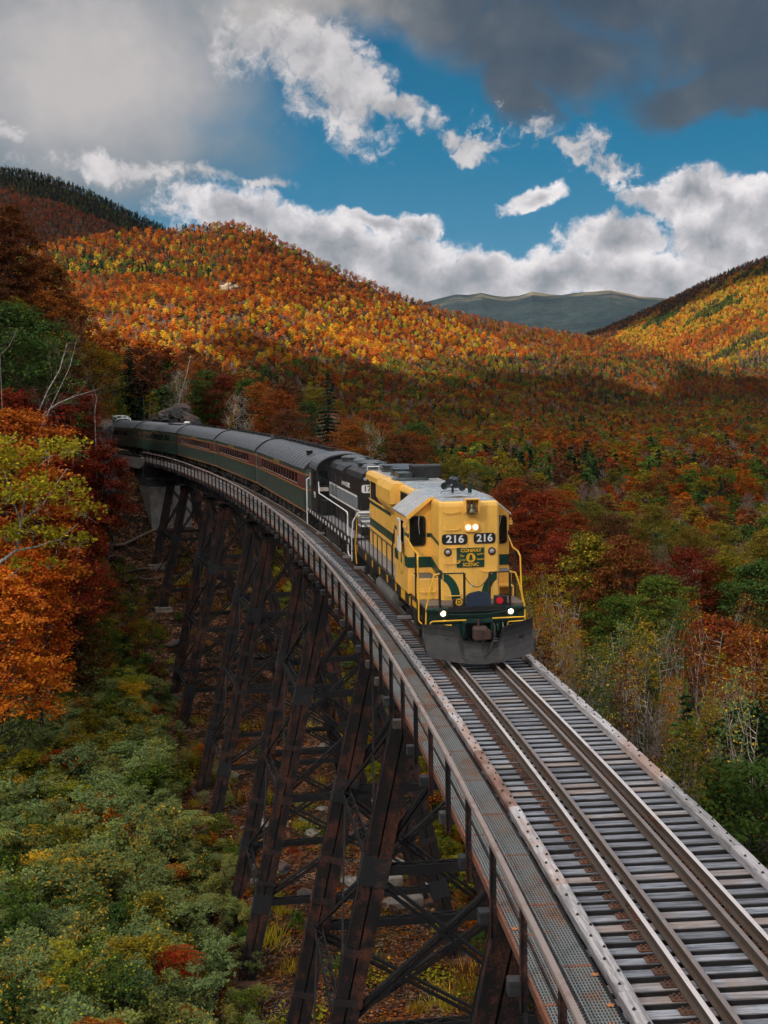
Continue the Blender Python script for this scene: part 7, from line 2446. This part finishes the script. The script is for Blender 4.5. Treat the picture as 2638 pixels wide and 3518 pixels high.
# ------------------------------------------------------------------ birch grove right of the bridge
gx, gy = jitter_grid(56, 150, 1, 18.6, lambda r: 2.2 + (r > 105) * .9, prng)
s_, o_ = to_so(gx, gy); ok = (o_ > 9) & (s_ > 30) & (np.random.default_rng(3).uniform(size=len(gx)) < .72); gx, gy = gx[ok], gy[ok]; gz = ground(gx, gy)
gr_ = np.hypot(gx, gy); order = np.argsort(gr_); gx, gy, gz, gr_ = gx[order], gy[order], gz[order], gr_[order]
bc = 0; mc = 0
for i in range(len(gx)):
    a = math.degrees(math.atan2(gx[i], gy[i])); u_ = prng.uniform()
    dk = prng.choice(['orange', 'rust', 'olive', 'olive', 'brown', 'green', 'grey', 'gold'] if a < 9 else ['olive', 'green', 'brown', 'rust', 'grey', 'olive', 'brown', 'green', 'teal'])
    if gr_[i] > 125 and u_ < .40: continue
    pos = (float(gx[i]), float(gy[i]), float(gz[i])); side = 'near the snow plow' if a < 7.5 else ('near its middle' if a < 12 else 'towards the right edge')
    dep = 'front' if gr_[i] < 85 else 'back'
    if dk == 'grey' or u_ > .74:
        lab = f'thin leafless tree at the {dep} of the grove {side}'; plant('bare', 'bare_tree', BARE_N[int(prng.integers(3))], pos, float(prng.uniform(.8, 1.1)), tint('grey', prng), tint('grey', prng), lab, 'tree', 'thin leafless trees of the grove, ' + dep + ' ' + side)
    elif gr_[i] > 118 and u_ < .5:
        lab = f'{NICE[dk]} rounded tree at the back of the birch grove {side}'; plant('maple', 'maple_tree', MAPLE_N[int(prng.integers(5))], pos, float(prng.uniform(.65, .95)), tint(dk, prng), tint(dk, prng), lab, 'tree', f'{NICE[dk]} rounded trees behind the grove {side}')
    else:
        lab = f'slim {NICE[dk]} birch at the {dep} of the grove {side}'; plant('birch', 'birch_tree', BIRCH_T[int(prng.integers(4))], pos, float(prng.uniform(.62, .95)), tint(dk, prng), tint('gold' if u_ < .5 else dk, prng), lab, 'tree', f'slim {NICE[dk]} birches at the {dep} of the grove {side}')

# woods on the left bank above the ravine
wx, wy = jitter_grid(112, 175, -20, -7.5, lambda r: 5.2, prng)
s_, o_ = to_so(wx, wy); ok = (o_ < -10) & (s_ > 120); wx, wy = wx[ok], wy[ok]; wz = ground(wx, wy)
for i in range(len(wx)):
    c = prng.choice(['rust', 'crimson', 'brown', 'green', 'olive', 'red', 'brown']); lab = f'{NICE[c]} tree on the steep bank left of the rock cutting'
    plant('maple', 'maple_tree', MAPLE_N[int(prng.integers(5))], (float(wx[i]), float(wy[i]), float(wz[i])), float(prng.uniform(.55, .85)), tint(c, prng), tint(c, prng), lab, 'tree', f'{NICE[c]} trees on the steep left bank')

# ------------------------------------------------------------------ undergrowth
ux, uy = jitter_grid(50, 150, -20, 18.6, lambda r: 1.3, prng)
s_, o_ = to_so(ux, uy); uz = ground(ux, uy)
un = prng.uniform(size=len(ux)); wv = wob(ux, uy, 4.5, 2)
dens = np.where(o_ < -4.8, np.where(s_ < 121, .97, .80), np.where(np.abs(o_) <= 6.8, .035 + .14 * (wv > .5), np.where(o_ > 12, .16, np.where((s_ > 35) & (s_ < 85), .62, .35))))
dens = np.where((o_ < -3.5) & (o_ > -7.5) & (s_ > 75), dens * .45, dens)
dens = np.where((s_ > 135) & (np.abs(o_) < 7), 0, dens)
ok = un < dens; ux, uy, uz, s_, o_, wv = ux[ok], uy[ok], uz[ok], s_[ok], o_[ok], wv[ok]
ur = np.hypot(ux, uy); order = np.argsort(ur); ux, uy, uz, s_, o_, ur, wv = [q[order] for q in (ux, uy, uz, s_, o_, ur, wv)]
w2 = wob(ux, uy, 9, 7)
ns = 0; rows_ = []
shr_meshes = []
for p in SHRUB: shr_meshes.append(p[0])
for p in SUMAC: shr_meshes.append(p[0])
for i in range(len(ux)):
    u_ = prng.uniform(); left = o_[i] < -3
    if left and w2[i] > .75 and u_ < .5: kd = 'sumac'
    elif u_ < .05: kd = 'sumac'
    else: kd = 'shrub'
    q = prng.uniform()
    if (not left) and abs(o_[i]) < 14 and q < .7: c = 'lime' if q < .35 else 'olive'
    if left: c = 'teal' if q < .62 else ('green' if q < .83 else ('lime' if q < .86 else ('olive' if q < .95 else ('gold' if q < .965 else ('olive' if q < .985 else 'rust')))))
    else: c = 'lime' if q < .25 else ('olive' if q < .5 else ('green' if q < .72 else ('rust' if q < .86 else 'crimson')))
    if s_[i] > 112 and left: c = 'green' if q < .55 else ('brown' if q < .72 else ('crimson' if q < .80 else 'olive'))
    if kd == 'sumac' and q > .72: c = 'red'
    cb = 'gold' if prng.uniform() < .35 else ('lime' if prng.uniform() < .5 else c)
    scl = float(prng.uniform(.7, 1.25)) * (1.2 if left and s_[i] < 105 and o_[i] < -9 else .8) * (.6 if abs(o_[i]) < 6.8 else 1)
    c1, c2 = tint(c, prng), tint(cb, prng)
    if ns < 290 and left:
        ns += 1
        place_w = ('in the lower left corner' if ux[i] < -9 else 'beside the near columns') if ur[i] < 60 else ('near the left edge' if ux[i] < -13 else ('midway to the columns' if ux[i] < -8 else 'close to the columns'))
        sz_ = 'tall' if scl > 1.3 else ('low' if scl < 1.0 else 'middling')
        if kd == 'sumac': lab = f'{sz_} {"red" if c == "red" else "green"} feathery sumac {place_w} on the ravine floor'
        else: lab = f'{sz_} {NICE[c]} leafy shrub {place_w} on the ravine floor'
        pair = SUMAC[int(prng.integers(3))] if kd == 'sumac' else SHRUB[int(prng.integers(6))]
        plant('shrub', 'sumac_bush' if kd == 'sumac' else 'shrub', pair, (float(ux[i]), float(uy[i]), float(uz[i])), scl, c1, c2, lab, 'shrub', lab.replace('sumac', 'sumacs').replace('shrub ', 'shrubs '))
    else:
        rows_.append((ux[i], uy[i], uz[i], scl, (6 + int(prng.integers(3))) if kd == 'sumac' else int(prng.integers(6)), c1, c2))
stuff_points('undergrowth', [q[:3] for q in rows_], shr_meshes, [q[3] for q in rows_], prng.uniform(0, 6.28, len(rows_)), [q[4] for q in rows_], [q[5] for q in rows_], [q[6] for q in rows_])
# herbs, grass, litter
hx, hy = jitter_grid(48, 160, -20, 18.6, lambda r: .95 + r * .003, prng)
s_, o_ = to_so(hx, hy); hz = ground(hx, hy); wv = wob(hx, hy, 5.5, 5); un = prng.uniform(size=len(hx))
bedok = ~((np.abs(o_) < 5.2) & (s_ > 141))
under = (np.abs(o_) < 9)
d_h = np.where(under, .10 + .4 * (wv > .45), .75)
m1 = (un < d_h) & bedok
cs_ = [tint(prng.choice(['green', 'olive', 'teal', 'lime', 'brown', 'rust'] if not under[i] else ['olive', 'lime', 'green', 'brown', 'brown']), prng) for i in np.where(m1)[0]]
k = m1.sum(); stuff_points('ground_plants', np.column_stack([hx, hy, hz])[m1], HERB + GRASS, prng.uniform(.6, 1.4, k), prng.uniform(0, 6.28, k), prng.integers(0, 6, k), cs_, [tint('gold', prng) for _ in range(k)])
m2 = (un > .25) & bedok & (under | (s_ > 110) | (o_ > 5))
k = m2.sum(); stuff_points('fallen_leaves', np.column_stack([hx, hy, hz + .02])[m2], LITTER, prng.uniform(.7, 1.2, k), prng.uniform(0, 6.28, k), prng.integers(0, 2, k), [tint(prng.choice(['brown', 'brown', 'rust', 'grey']), prng) for _ in range(k)], [tint(prng.choice(['grey', 'grey', 'orange']), prng) for _ in range(k)])
print('UNDER', len(ux), len(rows_), m1.sum(), m2.sum())


# ------------------------------------------------------------------ rocks, cliff, logs
def rock_mesh(name, seed, mat, planes=26, sub=3, rough=.06):
    import bmesh
    bm = bmesh.new(); bmesh.ops.create_icosphere(bm, subdivisions=sub, radius=1)
    r_ = np.random.default_rng(seed); N_ = r_.normal(size=(planes, 3)); N_ /= np.linalg.norm(N_, axis=1)[:, None]; h = r_.uniform(.55, .95, planes)
    for v_ in bm.verts:
        p = np.array(v_.co); d = N_ @ p; ok_ = d > .05; k = min(1.15, (h[ok_] / d[ok_]).min() if ok_.any() else 1) + r_.normal() * rough * .5; v_.co = Vector(p * k)
    me_ = bpy.data.meshes.new(name); bm.to_mesh(me_); bm.free(); me_.materials.append(mat); return me_


RK = [rock_mesh('rock', 300 + i, MT['ledge_rock'], 12, 3, .10) for i in range(5)]
RP = [rock_mesh('rock', 320 + i, MT['pale_stone'], 14, 2) for i in range(4)]
RKB = [rock_mesh('rock', 340 + i, MT['ledge_rock'], 30, 4) for i in range(3)]


def rock_at(s, o, dz, sc, me_, label, rot=None, name='boulder', group=None):
    x, y, _ = trk(s, o); z = float(ground(x, y)) + dz
    q = inst(name, me_, None, (x, y, z), rot or (random.uniform(-.3, .3), random.uniform(-.3, .3), random.uniform(0, 6)), sc); tag(q, label, 'rock', group); return q


# the rock face the dome car disappears behind
cut = empty('rock_face', trk(150, -7, -1)); tag(cut, 'grey craggy rock face standing left of the track where the dome car disappears', 'rock')
cl = Vector(cut.location)
for k, (s, o, z, sc) in enumerate([(147.5, -6.6, .2, (2.0, 2.6, 3.0)), (150.5, -7.2, 2.0, (2.6, 3.2, 3.6)), (154, -7.6, 2.8, (2.8, 3.6, 4.2)), (148.5, -9.6, 1.0, (3.0, 2.8, 3.8)), (146.3, -9.2, -1.8, (2.6, 2.4, 2.6)), (145.2, -12.4, -1.0, (3.0, 2.2, 3.4)), (158, -8.0, 3.0, (2.8, 3.8, 4.0)), (147.5, -14.0, 2.4, (3.4, 3.0, 3.2)), (163, -8.4, 3.0, (3.0, 3.8, 4.2)), (144.3, -6.3, -3.0, (1.8, 1.6, 1.8))]):
    q = inst('crag', RKB[k % 3], cut, Vector(trk(s, o, z)) - cl, (random.uniform(-.2, .2), random.uniform(-.2, .2), tang(s) + random.uniform(-.4, .4)), sc)
for k, (s, o, dz, sc, lab) in enumerate([
    (170, 6.8, .5, 1.3, 'black wet boulder just right of the dome car'), (174, 8.5, .8, 1.5, 'large black rock behind the glass dome'), (179, 9.8, 1.2, 2.0, 'highest grey rock above the dome car'),
    (166, 7.8, .6, 1.5, 'small black rock at the foot of the orange bank'), (183, 8.2, .8, 1.6, 'dark rock left of the glass dome'), (172, 11.5, 1.4, 1.9, 'dark rock between the dome car and the orange bank'),
    (168, 9.4, 1.4, 1.6, 'black ledge rock left of the boulders by the dome car'), (177, 7.0, .4, 1.2, 'low black rock beside the rails behind the dome'), (181, 12.0, 1.8, 2.0, 'upper black ledge rock beneath the spruces'), (186, 9.5, .8, 1.5, 'black rock at the edge of the orange bank'), (175, 11.0, 2.0, 1.7, 'jagged black rock above the large one behind the dome'), (190, 8.0, .5, 1.2, 'last small black rock up the line')]):
    rock_at(s, o, dz, (sc, sc * 1.1, sc * .85), RK[k % 5], lab)
# tumbled dark and pale stones between the trestle legs
rk_r = random.Random(4); words = ['at the foot of the second tower', 'at the foot of the third tower', 'in the gully between two towers']
for k in range(34):
    s = rk_r.uniform(62, 122); o = rk_r.uniform(-5, 9); pale = rk_r.random() < .5; sc = rk_r.uniform(.25, .85)
    w = words[0] if s > 100 else (words[1] if s > 76 else words[2]); sz = 'large' if sc > .6 else ('middling' if sc > .42 else 'small'); lab = f'{sz} {"pale" if pale else "dark"} stone {w}'
    rock_at(s, o, sc * .15, (sc, sc * rk_r.uniform(.7, 1.3), sc * .6), (RP[k % 4] if pale else RK[k % 5]), lab, group=lab.replace('stone', 'stones'))
# old squared foundation stones low between the near towers
for k, (s, o, sc, lab) in enumerate([(64, 3.4, (1.5, .55, .38), 'long pale squared block lying under the near part of the trestle'), (62.5, 2.0, (.9, .5, .3), 'small pale squared block in front of the long one'), (60.6, 4.2, (1.2, .5, .34), 'flat pale slab below the long squared block'), (61.8, 5.4, (1.1, .6, .4), 'pale squared block to the right of the slab'), (65.8, 4.8, (.8, .6, .5), 'pale block behind the long squared one')]):
    x, y, _ = trk(s, o); b = MB(); b.bbox(-sc[0], sc[0], -sc[1], sc[1], -.3, sc[2], .07); q = b.build('stone_block', MT['pale_stone'], None, loc=(x, y, float(ground(x, y)) + .12), rz=tang(s) + .1 + .1 * k); tag(q, lab, 'stone')
# cliff on the hill
ch_ = empty('cliff', (float(cliff[0]), float(cliff[1]), float(ground(cliff[0], cliff[1])))); tag(ch_, 'bare pale cliff showing through the orange forest of the main hill', 'cliff')
RC = [rock_mesh('crag', 360 + i, MT['cliff_rock'], 34, 4, .05) for i in range(3)]
for k, (dx, dy, dz, sx, sz) in enumerate([(-7, 0, 2, 5, 6), (-2, -2, 3, 5, 7), (4, 0, 3, 5, 6), (10, 3, 4, 5, 4), (-12, 2, 1, 4, 4), (1, 3, 6, 8, 5)]):
    inst('crag', RC[k % 3], ch_, (dx, dy, dz), (0, 0, k), (sx, 6, sz))
# fallen logs on the steep bank
for k, (a, b_, rad, lab) in enumerate([((315, 1915, 128), (655, 1805, 133), .20, 'long grey fallen log slanting up towards the abutment'), ((330, 2000, 124), (600, 1945, 127), .13, 'straight pale fallen pole below the long grey log'), ((240, 1960, 118), (420, 1925, 121), .15, 'short fallen log beside the red maples'), ((430, 2010, 121), (660, 1985, 124), .10, 'thin fallen branch near the stone pier')]):
    pts_ = []
    for i in range(7):
        g_ = hit(a[0] + (b_[0] - a[0]) * i / 6, a[1] + (b_[1] - a[1]) * i / 6); pts_.append((g_[0], g_[1], g_[2] + rad * 1.2 + .15 * (i % 2)))
    b = MB(); b.tube(pts_, [rad * (1 - .08 * i) for i in range(7)], 7)
    q = b.build('fallen_log', MT['log_bark']); tag(q, lab, 'log')
# leaves dropped on the walkway
for k, (s, o, lab) in enumerate([(4.35, -1.78, 'orange maple leaf lying on the near grating by the guard timber'), (3.5, -1.80, 'small orange leaf on the grating near the bottom'), (5.9, -2.55, 'yellow leaf on the outer edge of the grating'), (3.0, -1.9, 'curled brown leaf on the lowest grating panel')]):
    b = MB(); n = 10; vs = [(0, 0, .012)] + [(math.cos(2 * math.pi * i / n) * (.07 if i % 2 else .035), math.sin(2 * math.pi * i / n) * (.07 if i % 2 else .035), .005 + .012 * (i % 2)) for i in range(n)]
    b.add(vs, [(0, 1 + i, 1 + (i + 1) % n) for i in range(n)]); q = b.build('fallen_leaf', MT['orange_stripe'], None, loc=trk(s, o, -.165), rz=k); tag(q, lab, 'leaf')
# ------------------------------------------------------------------ the air of the valley
b = MB(); b.box(-9000, 9000, -3200, 15500, -75, 1180)
hz_o = b.build('haze', [])
mh = bpy.data.materials.new('haze'); mh.use_nodes = True; mh.node_tree.nodes.clear(); N = NT(mh.node_tree)
ho = N.node('ShaderNodeOutputMaterial'); pv = N.node('ShaderNodeVolumePrincipled')
pv.inputs['Color'].default_value = (0.78, 0.88, 1.0, 1); pv.inputs['Density'].default_value = 0.8e-5; pv.inputs['Anisotropy'].default_value = 0.2
N.put(ho.inputs['Volume'], pv.outputs[0])
hz_o.data.materials.append(mh); tag(hz_o, kind='stuff')
scene.cycles.volume_bounces = 0
